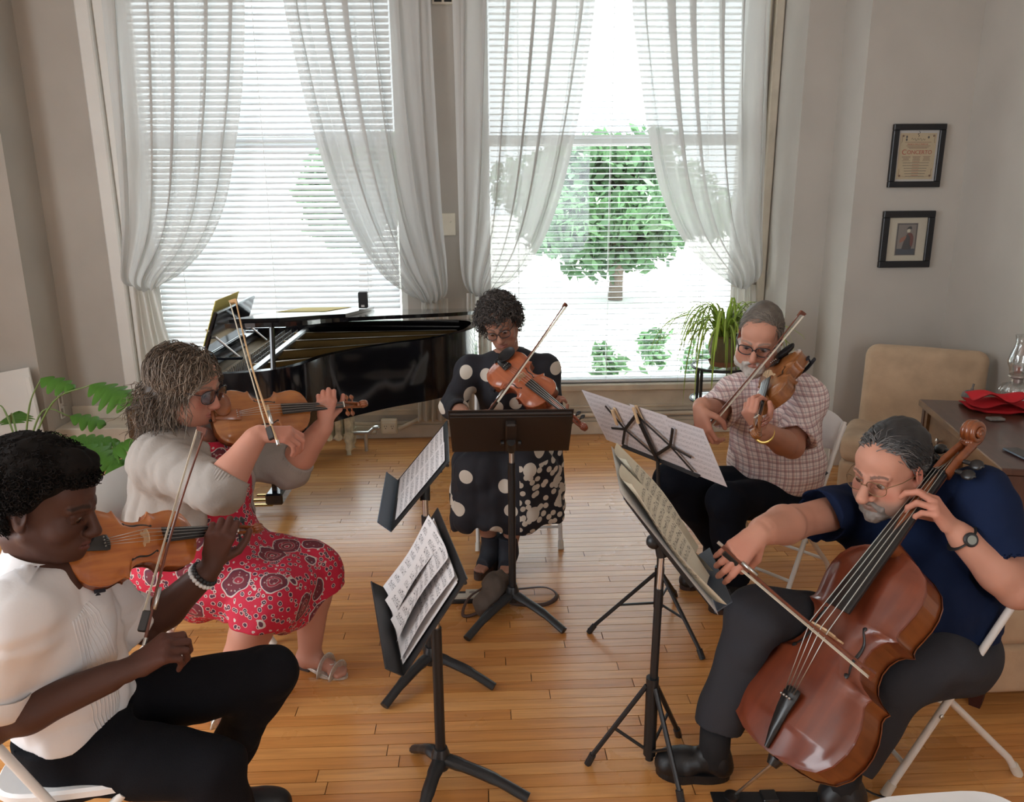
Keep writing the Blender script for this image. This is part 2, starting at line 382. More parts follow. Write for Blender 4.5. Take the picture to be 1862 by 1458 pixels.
def blind(x0, x1, tilt, label):
    b = empty('venetian_blind', ((x0+x1)/2, 6.035, WZ0), label, 'window blind')
    cx, w = 0.0, x1-x0-0.02; PITCH = 0.0415
    us = np.linspace(-0.5, 0.5, 5); P = []
    for xx in (-w/2, w/2):
        top = [(xx, u*0.05*math.cos(tilt)-0.004*(1-4*u*u)*math.sin(tilt), u*0.05*math.sin(tilt)+0.004*(1-4*u*u)*math.cos(tilt)) for u in us]
        P.append(top+[(a, yy, zz-0.0022) for a, yy, zz in top[::-1]])
    mb = MB().grid(np.array(P), closed=True); mb.f.append(tuple(range(10))); mb.f.append(tuple(range(10, 20))[::-1])
    s0 = mb.build('slat', 'slat_white', b, smooth=False)
    n = int((WZ1-0.08-WZ0-0.03)/PITCH)
    for i in range(n):
        s = s0 if i == 0 else s0.copy()
        if i: col.objects.link(s); s.parent = b
        s.location = (0, 0, 0.045+i*PITCH)
    mb = MB(); mb.box((0, 0, 0.018), (w, 0.05, 0.022), bev=0.004); mb.build('bottom_rail', 'slat_white', b)
    MB().box((0, 0, WZ1-WZ0-0.03), (w, 0.055, 0.05)).build('head_rail', 'slat_white', b)
    for k in (-0.39, -0.02, 0.37):
        mb = MB()
        mb.tube([(k*w, -0.028, 0.02), (k*w, -0.028, WZ1-WZ0)], 0.0018, 5); mb.tube([(k*w, 0.028, 0.02), (k*w, 0.028, WZ1-WZ0)], 0.0018, 5)
        mb.build('ladder_cord', 'cord_white', b)
    return b
blind(LW[0]+0.05, LW[1]-0.05, math.radians(40), 'white venetian blind with half closed slats behind the piano')
blind(RW[0]+0.05, RW[1]-0.05, math.radians(-3), 'white venetian blind with open slats showing the trees')

# ================================================================== curtains
def curtain(left, right, folds, seed, label, tie, tail, yb=5.86):
    """left/right: photo-measured edge points (x, z) of the hanging cloth in the plane of the curtain; tie: (x, z); tail: list of (x0, x1, z)"""
    rg = np.random.RandomState(seed)
    root = empty('sheer_curtain', (tie[0], yb, 0.0), label, 'curtain')
    zt = 3.42; lz = np.array([p[1] for p in left][::-1]); lx = np.array([p[0] for p in left][::-1])
    rz = np.array([p[1] for p in right][::-1]); rx = np.array([p[0] for p in right][::-1])
    nv, nu = 110, 240
    u = np.linspace(0, 1, nu)
    # uneven fold phase
    ph = np.cumsum(0.35+rg.rand(nu)*0.4+0.5*np.abs(np.sin(np.linspace(0, 7, nu)+rg.rand()*6))); ph = ph/ph[-1]*folds*2*math.pi
    ph2 = np.cumsum(0.3+rg.rand(nu)); ph2 = ph2/ph2[-1]*folds*2.3*2*math.pi
    P = np.zeros((nv, nu, 3))
    # left edge path and right edge path parametrised by v; they end at the tie
    def path(pts):
        pts = smooth_path([np.array((a, 0, b)) for a, b in pts], 10); s = np.cumsum([0]+[np.linalg.norm(pts[i+1]-pts[i]) for i in range(len(pts)-1)])
        tt = np.linspace(0, s[-1], nv); A = np.array(pts)
        return np.stack([np.interp(tt, s, A[:, 0]), np.interp(tt, s, A[:, 2])], 1)
    A = path([(left[0][0], zt)]+left); B = path([(right[0][0], zt)]+right)
    for i in range(nv):
        v = i/(nv-1)
        g = u+(0.012*np.sin(ph2)+0.26/folds*np.sin(ph+0.6*np.sin(3*v)))*(1-0.45*v)*np.minimum(1, np.minimum(u, 1-u)*12)
        x = A[i, 0]+(B[i, 0]-A[i, 0])*g; z = A[i, 1]+(B[i, 1]-A[i, 1])*u
        width = abs(B[i, 0]-A[i, 0])
        amp = 0.022+0.016*v
        bulge = 0.10*np.exp(-((v-0.93)/0.10)**2)
        yy = yb-amp*np.sin(ph)*(0.6+0.4*np.sin(ph2*0.37+v*2))-0.008*np.sin(ph2+v*5)-bulge*(0.55+0.45*np.sin(math.pi*u))
        # the sagging cloth curls in under itself just above the tie
        yy += 0.09*max(0, (v-0.955)/0.045)**2
        z = z-0.035*np.exp(-((v-0.975)/0.03)**2)*np.sin(math.pi*u)*(1+0.4*np.sin(ph))
        P[i, :, 0] = x; P[i, :, 1] = yy; P[i, :, 2] = z
    MB().grid(P).build('drape', 'curtain_sheer', root, smooth=True, world=True)
    # tail below the tie
    nt_ = 40; tz = np.array([t[2] for t in tail][::-1]); P = np.zeros((nt_, 90, 3)); uu = np.linspace(0, 1, 90)
    zs = np.linspace(tail[0][2], tail[-1][2], nt_); pht = np.cumsum(0.5+rg.rand(90)); pht = pht/pht[-1]*2*math.pi*4.5
    for i, z in enumerate(zs):
        a = np.interp(z, tz, [t[0] for t in tail][::-1]); b = np.interp(z, tz, [t[1] for t in tail][::-1]); v = i/(nt_-1)
        P[i, :, 0] = a+(b-a)*uu+0.006*np.sin(pht*0.5+v*3); P[i, :, 1] = yb+0.03-(0.014+0.02*v)*np.sin(pht); P[i, :, 2] = z
    MB().grid(P).build('tail', 'curtain_tail', root, smooth=True, world=True)
    pts = [(tie[0]+0.05*math.cos(a), yb+0.02+0.03*math.sin(a), tie[1]+0.01*math.sin(a)) for a in np.linspace(0, 2*math.pi, 14)]
    MB().tube(pts, 0.012, 6).build('tie', 'curtain_tail', root, smooth=True, world=True)
    return root
def cz(px, py, Y=5.8): p = at(px, py, Y); return (float(p[0]), float(p[2]))
curtain([cz(178, 0), cz(190, 120), cz(203, 250), cz(213, 380), cz(218, 470), cz(222, 512), cz(250, 522)],
        [cz(440, 0), cz(436, 150), cz(424, 260), cz(405, 370), cz(370, 450), cz(325, 500), cz(280, 522)], 5.0, 1,
        'sheer off-white curtain tied back at the far left of the windows', cz(252, 520), [cz(232, 522)[:1]+cz(272, 522), (cz(240, 600)[0], cz(292, 600)[0], cz(240, 600)[1]), (cz(252, 700)[0], cz(325, 700)[0], cz(252, 700)[1]), (cz(262, 760)[0], cz(345, 760)[0], 0.24)])
curtain([cz(512, 0), cz(535, 110), cz(562, 220), cz(597, 330), cz(640, 425), cz(690, 497), cz(745, 537), cz(772, 545)],
        [cz(782, 0), cz(788, 130), cz(796, 270), cz(804, 400), cz(812, 480), cz(812, 535), cz(790, 547)], 6.0, 2,
        'sheer curtain sweeping right toward the pier above the piano', cz(785, 543), [cz(765, 545)[:1]+cz(812, 545), (cz(758, 650)[0], cz(815, 650)[0], cz(815, 650)[1]), (cz(758, 760)[0], cz(818, 760)[0], 0.16)])
curtain([cz(822, 0), cz(826, 130), cz(830, 270), cz(834, 400), cz(838, 490), cz(850, 528), cz(870, 535)],
        [cz(1084, 0), cz(1070, 110), cz(1050, 230), cz(1022, 350), cz(988, 440), cz(945, 500), cz(900, 528), cz(885, 535)], 6.0, 3,
        'sheer curtain right of the pier above the curly-haired violist', cz(870, 532), [cz(848, 535)[:1]+cz(892, 535), (cz(846, 650)[0], cz(895, 650)[0], cz(895, 650)[1]), (cz(846, 760)[0], cz(897, 760)[0], 0.16)])
curtain([cz(1152, 0), cz(1165, 120), cz(1180, 230), cz(1202, 340), cz(1238, 425), cz(1278, 475), cz(1318, 508), cz(1340, 520)],
        [cz(1408, 0), cz(1402, 130), cz(1397, 260), cz(1392, 380), cz(1388, 450), cz(1384, 500), cz(1362, 520)], 5.5, 4,
        'sheer curtain knotted at the right above the spider plant', cz(1350, 519), [cz(1335, 520)[:1]+cz(1380, 520), (cz(1328, 640)[0], cz(1385, 640)[0], cz(1385, 640)[1]), (cz(1325, 760)[0], cz(1388, 760)[0], 0.16)])

# ================================================================== small fixtures on the window wall
p = at(708, 774, 5.96)
o = empty('outlet_box', (p[0], 5.955, p[2]), 'cream surface-mounted double socket below the left window', 'outlet')
MB().box((0, 0, 0), (0.125, 0.05, 0.12), bev=0.008).build('box', 'outlet_plastic', o)
MB().box((0, -0.027, -0.005), (0.105, 0.008, 0.075), bev=0.003).build('cover_plate', 'outlet_plastic', o)
for sx in (-0.026, 0.026):
    mb = MB()
    mb.box((sx-0.008, -0.0305, 0.006), (0.003, 0.004, 0.012)); mb.box((sx+0.008, -0.0305, 0.006), (0.003, 0.004, 0.010)); mb.box((sx, -0.0305, -0.012), (0.006, 0.004, 0.006))
    mb.build('socket', 'dark_gap', o)
m = MB(); z = 0.165
m.tube([(-2.4, 5.945, 0.06), (-0.83, 5.945, 0.058)], 0.016, 10); o = m.build('heating_pipe', 'cream_paint', smooth='auto'); tag(o, 'cream painted pipe along the base behind the piano', 'pipe')
m = MB(); m.tube([(-0.655, 5.94, 0.085), (-0.62, 5.94, 0.10), (-0.50, 5.945, 0.155), (2.14, 5.945, 0.175)], 0.017, 10)
tag(m.build('conduit_pipe', 'cream_paint', smooth='auto'), 'cream painted pipe running from the socket under the right window', 'pipe')
p = at(816, 408, 5.99)
o = empty('switch_plate', (p[0], 5.995, p[2]), 'cream blank cover plate on the pier between curtains', 'switch plate')
MB().box((0, 0, 0), (0.10, 0.012, 0.16), bev=0.004).build('plate', 'outlet_plastic', o)
MB().ball((0.012, -0.008, 0.02), (0.008, 0.005, 0.008)).build('knob', 'outlet_plastic', o, smooth=True)
p = at(805, -6, 5.97)
o = empty('wall_vent', (p[0], 5.985, p[2]), 'small dark vent at the top of the pier', 'vent')
MB().box((0, 0, 0), (0.15, 0.03, 0.09), bev=0.004).build('frame', 'cream_paint', o)
for sx in (-0.034, 0.034): MB().box((sx, -0.014, 0), (0.052, 0.01, 0.065)).build('opening', 'dark_gap', o)

# ================================================================== outdoors
plain('pale_paving', (0.78, 0.76, 0.71), 0.9, var=0.08, vscale=0.6)
m = MB(); m.box((0, 46, -0.45), (160, 79.6, 0.1)); tag(m.build('street_ground', 'pale_paving'), 'sunlit pale pavement outside the windows', kind='structure')
def leaf_material(name, color, trans=0.35):
    m, nt, b = newmat(name); out = [n for n in nt.nodes if n.type == 'OUTPUT_MATERIAL'][0]
    oi = N(nt, 'ShaderNodeAttribute', attribute_name='col')
    b.inputs['Roughness'].default_value = 0.45
    mx = N(nt, 'ShaderNodeMix', data_type='RGBA'); mx.inputs[6].default_value = c4([c*0.6 for c in color]); mx.inputs[7].default_value = c4([min(1, c*1.35) for c in color])
    L(nt, oi.outputs['Fac'], mx.inputs[0]); L(nt, mx.outputs[2], b.inputs['Base Color'])
    t = N(nt, 'ShaderNodeBsdfTranslucent'); L(nt, mx.outputs[2], t.inputs[0])
    ms = N(nt, 'ShaderNodeMixShader'); ms.inputs[0].default_value = trans; L(nt, b.outputs[0], ms.inputs[1]); L(nt, t.outputs[0], ms.inputs[2]); L(nt, ms.outputs[0], out.inputs[0])
leaf_material('tree_leaf', (0.10, 0.20, 0.09)); plain('bark', (0.16, 0.12, 0.09), 0.9, var=0.2)
def tree(name, x, y, z0, rx, rz, zc, nleaf, size, seed, label, cat='tree', trunk=True):
    rg = np.random.RandomState(seed); r = empty(name, (x, y, z0), label, cat)
    if trunk: MB().tube([(0, 0, 0), (0.05, 0.1, zc*0.5), (0, 0, zc)], [0.16, 0.13, 0.07], 8).build('trunk', 'bark', r, smooth=True)
    cl = rg.randn(40, 3); cl /= np.linalg.norm(cl, axis=1)[:, None]; cl *= (rg.rand(40, 1)**0.4)*np.array([rx, rx, rz])*0.8
    k = rg.randint(0, 40, nleaf); d = rg.randn(nleaf, 3); d /= np.linalg.norm(d, axis=1)[:, None]
    c = cl[k]+d*(rg.rand(nleaf, 1)**0.45)*np.array([rx, rx, rz])*0.34; c[:, 2] += zc
    a = rg.randn(nleaf, 3); a /= np.linalg.norm(a, axis=1)[:, None]; b = np.cross(a, rg.randn(nleaf, 3)); b /= np.linalg.norm(b, axis=1)[:, None]
    s = size*(0.6+0.8*rg.rand(nleaf, 1))
    V = np.stack([c-a*s, c+b*s*0.5, c+a*s, c-b*s*0.5], 1).reshape(-1, 3)
    F = np.arange(nleaf*4).reshape(-1, 4)
    me = bpy.data.meshes.new('foliage'); me.from_pydata(V.tolist(), [], F.tolist()); o = obj_from('foliage', me, 'tree_leaf', r, False)
    set_col(me, np.repeat(rg.rand(nleaf), 4)[:, None]*np.ones(3)); return r
tree('street_tree', 2.9, 17, -0.4, 2.6, 1.5, 2.05, 13000, 0.13, 1, 'leafy green tree across the street seen through the open blind')
tree('street_tree', -2.6, 18, -0.4, 1.6, 1.3, 2.4, 5000, 0.17, 2, 'leafy tree left of the larger one beyond the right window')
tree('street_tree', 9.0, 18, -0.4, 2.2, 2.0, 3.1, 5000, 0.2, 5, 'rightmost leafy tree beyond the right window')
for i, (px, y) in enumerate(((1105, 8.8), (1190, 9.7), (1275, 8.9))):
    p = at(px, 660, y)
    tree('garden_shrub', p[0], y, -0.4, 0.24, 0.30, 0.32, 260, 0.07, 10+i, ['small green shrub outside nearest the seated violist', 'middle small green shrub outside the right window', 'small green shrub outside beside the plant stand'][i], 'shrub', False)
# ================================================================== string instruments
def wood(name, ca, cb, rough=0.28, coat=0.5, scale=(60, 6, 60), flame=0.0):
    m, nt, b = newmat(name); tc = N(nt, 'ShaderNodeTexCoord'); mp = N(nt, 'ShaderNodeMapping'); mp.inputs['Scale'].default_value = scale
    L(nt, tc.outputs['Object'], mp.inputs[0]); n = N(nt, 'ShaderNodeTexNoise'); n.inputs['Scale'].default_value = 1.0; n.inputs['Detail'].default_value = 5; n.inputs['Distortion'].default_value = 0.5
    L(nt, mp.outputs[0], n.inputs['Vector']); n2 = N(nt, 'ShaderNodeTexNoise'); n2.inputs['Scale'].default_value = 9; n2.inputs['Detail'].default_value = 3; L(nt, tc.outputs['Object'], n2.inputs['Vector'])
    ad = N(nt, 'ShaderNodeMath', operation='ADD'); L(nt, n.outputs[0], ad.inputs[0]); L(nt, n2.outputs[0], ad.inputs[1])
    mr = N(nt, 'ShaderNodeMapRange'); mr.inputs[1].default_value = 0.75; mr.inputs[2].default_value = 1.25; L(nt, ad.outputs[0], mr.inputs[0])
    mx = N(nt, 'ShaderNodeMix', data_type='RGBA'); mx.inputs[6].default_value = c4(ca); mx.inputs[7].default_value = c4(cb); L(nt, mr.outputs[0], mx.inputs[0]); L(nt, mx.outputs[2], b.inputs['Base Color'])
    b.inputs['Roughness'].default_value = rough; b.inputs['Coat Weight'].default_value = coat; b.inputs['Coat Roughness'].default_value = 0.12
    return m
wood('varnish_orange', (0.33, 0.085, 0.018), (0.52, 0.17, 0.035)); wood('varnish_orange_rib', (0.16, 0.035, 0.010), (0.30, 0.08, 0.02))
wood('varnish_amber', (0.27, 0.085, 0.020), (0.42, 0.155, 0.036)); wood('varnish_amber_rib', (0.18, 0.05, 0.014), (0.30, 0.09, 0.024))
wood('varnish_rose', (0.34, 0.085, 0.032), (0.44, 0.12, 0.045)); wood('varnish_rose_rib', (0.16, 0.032, 0.014), (0.26, 0.06, 0.02))
wood('varnish_brown', (0.20, 0.065, 0.016), (0.34, 0.125, 0.032)); wood('varnish_brown_rib', (0.22, 0.07, 0.018), (0.36, 0.13, 0.034))
wood('varnish_cello', (0.13, 0.027, 0.012), (0.20, 0.045, 0.018), scale=(30, 3, 30)); wood('varnish_cello_rib', (0.15, 0.035, 0.010), (0.25, 0.07, 0.018), scale=(4, 40, 4))
plain('ebony', (0.012, 0.011, 0.011), 0.35, coat=0.2); plain('black_satin', (0.010, 0.010, 0.011), 0.5)
plain('string_steel', (0.55, 0.55, 0.53), 0.3, metal=1.0); plain('string_gut', (0.30, 0.20, 0.10), 0.4)
wood('maple_bridge', (0.55, 0.38, 0.22), (0.70, 0.52, 0.32), 0.5, 0.0); plain('bone', (0.8, 0.76, 0.66), 0.4); plain('gold_metal', (0.75, 0.52, 0.16), 0.3, metal=1.0)
wood('bow_stick', (0.10, 0.022, 0.010), (0.18, 0.045, 0.018), 0.3, 0.4); wood('bow_stick_light', (0.42, 0.24, 0.10), (0.55, 0.34, 0.16), 0.35, 0.3); plain('bow_hair', (0.80, 0.74, 0.60), 0.6); plain('rest_pad', (0.02, 0.02, 0.028), 0.8)

OUT = [(0, 0), (1, 25), (6, 52), (18, 78), (38, 94), (62, 102), (80, 103), (100, 100), (116, 94), (126, 90), (132, 91), (138, 95), (141, 90), (145, 79), (153, 68), (166, 60), (184, 56), (203, 57), (218, 62), (227, 70), (231, 78), (234, 84), (239, 79), (246, 76), (260, 78), (278, 82), (297, 83), (315, 79), (332, 68), (344, 49), (351, 30), (355, 12), (356, 0)]
OUTC = [(0, 0), (1, 25), (6, 54), (18, 80), (38, 95), (62, 102), (80, 103), (100, 100), (116, 94), (128, 88), (136, 88), (143, 92), (146, 86), (150, 75), (158, 63), (170, 56), (187, 52), (204, 54), (217, 60), (225, 68), (228, 75), (231, 80), (236, 75), (244, 74), (260, 77), (278, 80), (297, 80), (315, 76), (332, 65), (344, 47), (351, 29), (355, 12), (356, 0)]
def half_width(out, t):
    ys = [o[0] for o in out]; return np.interp(t, ys, [o[1] for o in out])
def string_instrument(name, label, cat, tail, scroll, side, body_len, rib, varnish, neck_drop=6, cello=False, shoulder_rest=None, chin_rest=True, pegs='ebony', tail_mat='ebony', chin_mat='black_satin'):
    """local frame: +Y from tail to scroll, +X to the treble side, +Z out of the top; origin at the tail end"""
    k = body_len/356.0
    root = empty(name, tail, label, cat)
    a = unit(np.array(scroll)-np.array(tail)); n = np.array(side, float); n = unit(n-a*np.dot(n, a)); s = np.cross(a, n)
    pose(root, np.stack([s, a, n], 1), tail)
    out = OUTC if cello else OUT
    arch, edge = (15, 3.6) if not cello else (13, 3.0)
    # plates
    def plate(nm, z0, sgn, mat):
        ys = np.unique(np.concatenate([[o[0] for o in out], np.linspace(0, 356, 70)])); us = np.concatenate([[-1, -0.985], np.linspace(-0.93, 0.93, 23), [0.985, 1]])
        P = np.zeros((len(ys), len(us), 3))
        for i, yy in enumerate(ys):
            w = max(half_width(out, yy), 0.01); e = min(1, math.sin(math.pi*np.clip(yy/356, 0, 1))*2.4)
            for j, u in enumerate(us):
                x = u*w; inner = max(0, 1-abs(u)**2.2)
                d = min(1, (w-abs(x))/26.0); d = d*d*(3-2*d)
                P[i, j] = (x, yy, sgn*(arch*(0.55*inner+0.45*d)*e*(d**0.5) + (0.6*edge if abs(u) < 0.99 else 0)))
        mb = MB(); Q = P*k*1000/1000; Q = P*k; Q[:, :, 2] += z0*k
        mb.grid(Q)
        # turned edge
        E = [(half_width(out, yy), yy) for yy in ys]; ring = [(x, yy) for x, yy in E]+[(-x, yy) for x, yy in E[::-1]]
        R = np.array([[(x*k, yy*k, z0*k+sgn*0.0*k) for x, yy in ring], [(x*k, yy*k, z0*k-sgn*edge*k) for x, yy in ring]])
        mb.grid(R, closed=True)
        # inner face of the overhang
        o_ = mb.build(nm, mat, root, smooth='auto'); return o_
    top = plate('top_plate', 0, 1, varnish); back = plate('back_plate', -rib-2*edge+edge, -1, varnish+'_rib')
    ys = np.unique(np.concatenate([[o[0] for o in out], np.linspace(0, 356, 60)])); ring = [(max(half_width(out, yy)-3, 0), np.clip(yy, 3, 353)) for yy in ys]; ring = ring+[(-x, yy) for x, yy in ring[::-1]]
    R = np.array([[(x*k, yy*k, -1*k) for x, yy in ring], [(x*k, yy*k, (-rib-edge)*k) for x, yy in ring]])
    MB().grid(R, closed=True).build('ribs', varnish+'_rib', root, smooth='auto')
    def surf(x, yy):
        w = half_width(out, yy); u = abs(x)/w; inner = max(0, 1-u**2.2); d = min(1, (w-abs(x))/26.0); d = d*d*(3-2*d); e = min(1, math.sin(math.pi*yy/356)*2.4)
        return arch*(0.55*inner+0.45*d)*e*(d**0.5)+0.6*edge
    # f-holes: dark strips laid on the plate in place of the shaded holes
    for sg in (1, -1):
        f = []
        for t in np.linspace(-1, 1, 26):
            yy = 188+t*36; x = 40+10*t*-1+7*math.sin(t*math.pi*0.9); x = 42-9*t+4*math.sin(math.pi*t)
            f.append((sg*x, yy))
        c0 = (f[0][0]-sg*0.5, f[0][1]); mb = MB()
        pts = [np.array((x*k, yy*k, (surf(x, yy)+0.25)*k)) for x, yy in f]
        wd = [(1.2+2.6*(1-abs(t)**1.5))*k for t in np.linspace(-1, 1, 26)]
        mb.tube(pts, wd, 6, flat=0.25, up=(0, 0, 1))
        for (x, yy), r in ((f[0], 4.4), (f[-1], 3.6)):
            xx = x-sg*3.0 if yy < 188 else x+sg*2.4
            mb.ball((xx*k, yy*k, (surf(xx, yy)+0.1)*k), (r*k, r*k, 0.5*k), 10, 4)
        mb.build('f_hole', 'ebony', root, smooth=True)
    # bridge
    by = 190; bz = surf(0, by); bh = 33 if not cello else 42; sc = 1.0 if not cello else 1.0
    ol = [(-21, 0), (-20, 5), (-15, 8), (-17, 16), (-20, 24), (-14, bh-3), (0, bh), (14, bh-3), (20, 24), (17, 16), (15, 8), (20, 5), (21, 0), (10, 0), (8, 6), (0, 9), (-8, 6), (-10, 0)]
    mb = MB(); V0 = [(x*k, (by-1.3)*k, (z+bz)*k) for x, z in ol]+[(x*k, (by+1.3)*k, (z+bz)*k) for x, z in ol]; q = len(ol)
    mb.add(V0, [(i, (i+1) % q, q+(i+1) % q, q+i) for i in range(q)]+[tuple(range(q)), tuple(range(q, 2*q))[::-1]])
    mb.build('bridge', 'maple_bridge', root)
    # neck, fingerboard
    NL = 130 if not cello else 136; nut = 356+NL; lift = 7
    fb0 = 240 if not cello else 228; fz = lambda yy: 18+lift*(356-yy)/120.0*0.6+4 if not cello else 20+lift*(356-yy)/120*0.7+4
    zb = lambda yy: bz+bh-3+(14-(bz+bh-3))*(yy-by)/(nut-by)
    P = []
    for yy in np.linspace(fb0, nut, 12):
        t = (yy-fb0)/(nut-fb0); w = 21*(1-t)+12*t; zt = zb(yy)-3.2*(1-t)-1.2*t
        P.append([(x, yy, zt-2.4*(x/w)**2*w/21) for x in np.linspace(-w, w, 9)]+[(w, yy, zt-6.5), (-w, yy, zt-6.5)])
    P = np.array(P)*k; mb = MB().grid(P, closed=True); mb.f.append(tuple(range(11))); mb.f.append(tuple(range(11*11, 12*11))[::-1]); mb.build('fingerboard', 'ebony', root, smooth='auto')
    path = []; rad = []; fl = []
    for yy in np.linspace(345, nut+2, 12):
        t = (yy-345)/(nut-345); path.append((0, yy, zb(yy)-10-5*(1-t)**3)); rad.append(13*(1-t)+10.5*t)
    mb = MB(); mb.tube([np.array(p)*k for p in path], [r*k for r in rad], 12, flat=0.85, up=(0, 0, 1))
    mb.tube([np.array((0, 352, zb(350)-12))*k, np.array((0, 352, -rib))*k], [15*k, 12*k], 10)
    mb.build('neck', varnish+'_rib', root, smooth='auto')
    # peg box and scroll
    nz = zb(nut); mb = MB(); path = []; PB = 72
    L0 = [(w_, yy, z) for w_, yy, z in ((12, nut, nz-4), (11.5, nut+25, nz-8), (10, nut+50, nz-16), (8.5, nut+PB, nz-24))]
    for sg in (-1, 1):
        mb.tube([np.array((sg*w_*0.78, yy, z-5))*k for w_, yy, z in L0], [5.5*k, 5.2*k, 4.8*k, 4.6*k], 8, flat=2.0, up=(0, 1, 0))
    mb.tube([np.array((0, yy, z-12))*k for w_, yy, z in L0], [10*k, 9.5*k, 8.5*k, 8*k], 8, flat=0.6, up=(0, 0, 1))
    mb.build('peg_box', varnish+'_rib', root, smooth='auto')
    mb = MB(); cy, cz_ = nut+PB+15, nz-20; pts = []; rr = []
    for t in np.linspace(0, 1, 46):
        ang = math.pi*1.05-t*math.pi*4.6; r = 15.5*(1-t)**0.85+2.2
        pts.append(np.array((0, cy+r*math.cos(ang), cz_-r*math.sin(ang)))*k); rr.append((5.4*(1-t)+2.4)*k)
    mb.tube(pts, rr, 8, flat=None, up=(1, 0, 0))
    for sg in (-1, 1):
        mb.tube([p+np.array((sg*k*(3+11*t), 0, 0)) for p, t in zip(pts, np.linspace(0, 1, 46))], [r*0.85 for r in rr], 8, up=(1, 0, 0))
    mb.tube([np.array((-15, cy, cz_))*k, np.array((15, cy, cz_))*k], 5.0*k, 10)
    mb.build('scroll', varnish+'_rib', root, smooth=True)
    MB().box(np.array((0, nut+1, nz+0.2))*k, np.array((23, 3.5, 5))*k).build('nut', 'bone' if not cello else 'ebony', root)
    # pegs and strings
    for i, (sg, yy) in enumerate(((1, nut+15), (-1, nut+24), (1, nut+36), (-1, nut+47))):
        z = nz-13-0.22*(yy-nut); mb = MB(); x0, x1 = -sg*10, sg*24
        mb.tube([np.array((x0, yy, z))*k, np.array((x1, yy, z))*k], [2.6*k, 4.0*k], 8); mb.ball(np.array((sg*33, yy, z))*k, np.array((11, 9.5, 4.2))*k, 12, 8); mb.ball(np.array((sg*43.5, yy, z))*k, 2*k, 8, 6)
        mb.build('peg', pegs, root, smooth=True)
    ty, tz = 88, surf(0, 88)+14
    for i, f in enumerate((-1, -0.33, 0.33, 1)):
        arcz = -2.6*f*f; pa = np.array((f*8, ty, tz+1)); pb = np.array((f*16.5, by, bz+bh-0.3+arcz)); pc = np.array((f*8, nut+1, nz+2.6)); pd = np.array((f*3, nut+18+9*i, nz-12))
        MB().tube([pa*k, pb*k, pc*k, pd*k], (0.55+0.12*(1-f))*k if not cello else 0.8*k, 5).build('string', 'string_steel', root, smooth=True)
    # tailpiece
    P = []
    for yy, w, z in ((4, 5, surf(0, 12)+6), (30, 12, surf(0, 30)+9), (60, 17, surf(0, 60)+11), (ty-2, 21, tz), (ty+6, 20, tz), (ty+9, 14, tz-1)):
        w = w*0.62 if cello else w
        P.append([(x, yy, z-3.5*(x/w)**2) for x in np.linspace(-w, w, 7)]+[(w, yy, z-6), (-w, yy, z-6)])
    mb = MB().grid(np.array(P)*k, closed=True); mb.f.append(tuple(range(9))); mb.f.append(tuple(range(45, 54))[::-1]); tp = mb.build('tailpiece', tail_mat, root, smooth='auto')
    for f in (-0.6, -0.2, 0.2, 0.6): MB().ball(np.array((f*(20 if not cello else 13), ty-8, tz+4))*k, np.array((2.2, 2.2, 3))*k, 8, 6).build('fine_tuner', 'string_steel', tp, smooth=True)
    MB().lathe([(0.1*k, -6*k), (4*k, -6*k), (5*k, -2*k), (4*k, 4*k)], 10, c=np.array((0, -3, -rib*0.5))*k, R=rot_to((1, 0, 0), (0, 1, 0))).build('end_button', 'ebony', root, smooth=True)
    if chin_rest:
        P = []
        for a_ in np.linspace(0, 2*math.pi, 22, endpoint=False):
            pass
        mb = MB(); cx, cy2 = -48, 34
        for r0, z in ((1.0, 0),):
            rings = []
            for rr_, zz in ((0.05, 21), (0.5, 20), (0.8, 23), (0.97, 28), (1.0, 27), (0.98, 22), (0.8, 15), (0.4, 12), (0.05, 11)):
                rings.append([(cx+rr_*38*math.cos(a_)+(12 if math.cos(a_) > 0 else 0)*rr_, cy2+rr_*31*math.sin(a_), zz+surf(30, 40)-8) for a_ in np.linspace(0, 2*math.pi, 24, endpoint=False)])
            mb.grid(np.array(rings)*k, closed=True)
        mb.box(np.array((-8, 3, 8))*k, np.array((46, 12, 14))*k, bev=3*k)
        mb.build('chin_rest', chin_mat, root, smooth='auto')
    if shoulder_rest:
        mb = MB(); z = -rib-30
        mb.tube(smooth_path([np.array(p)*k for p in ((-118, 66, z+14), (-60, 62, z-2), (0, 58, z+4), (60, 60, z), (112, 72, z+18))], 6), 13*k, 8, flat=0.5, up=(0, 0, 1))
        for sx in (-100, 98):
            mb.tube([np.array((sx, 70, z+14))*k, np.array((sx*1.06, 74, -rib+2))*k], 3.5*k, 6); mb.box(np.array((sx*1.05, 75, -rib+4))*k, np.array((10, 26, 6))*k)
        mb.build('shoulder_rest', 'rest_pad', root, smooth='auto')
    if cello:
        MB().tube([np.array((0, -2, -rib*0.5))*k, np.array((0, -14, -rib*0.5))*k], [12*k, 8*k], 12).build('endpin_collar', 'ebony', root, smooth='auto')
    return root
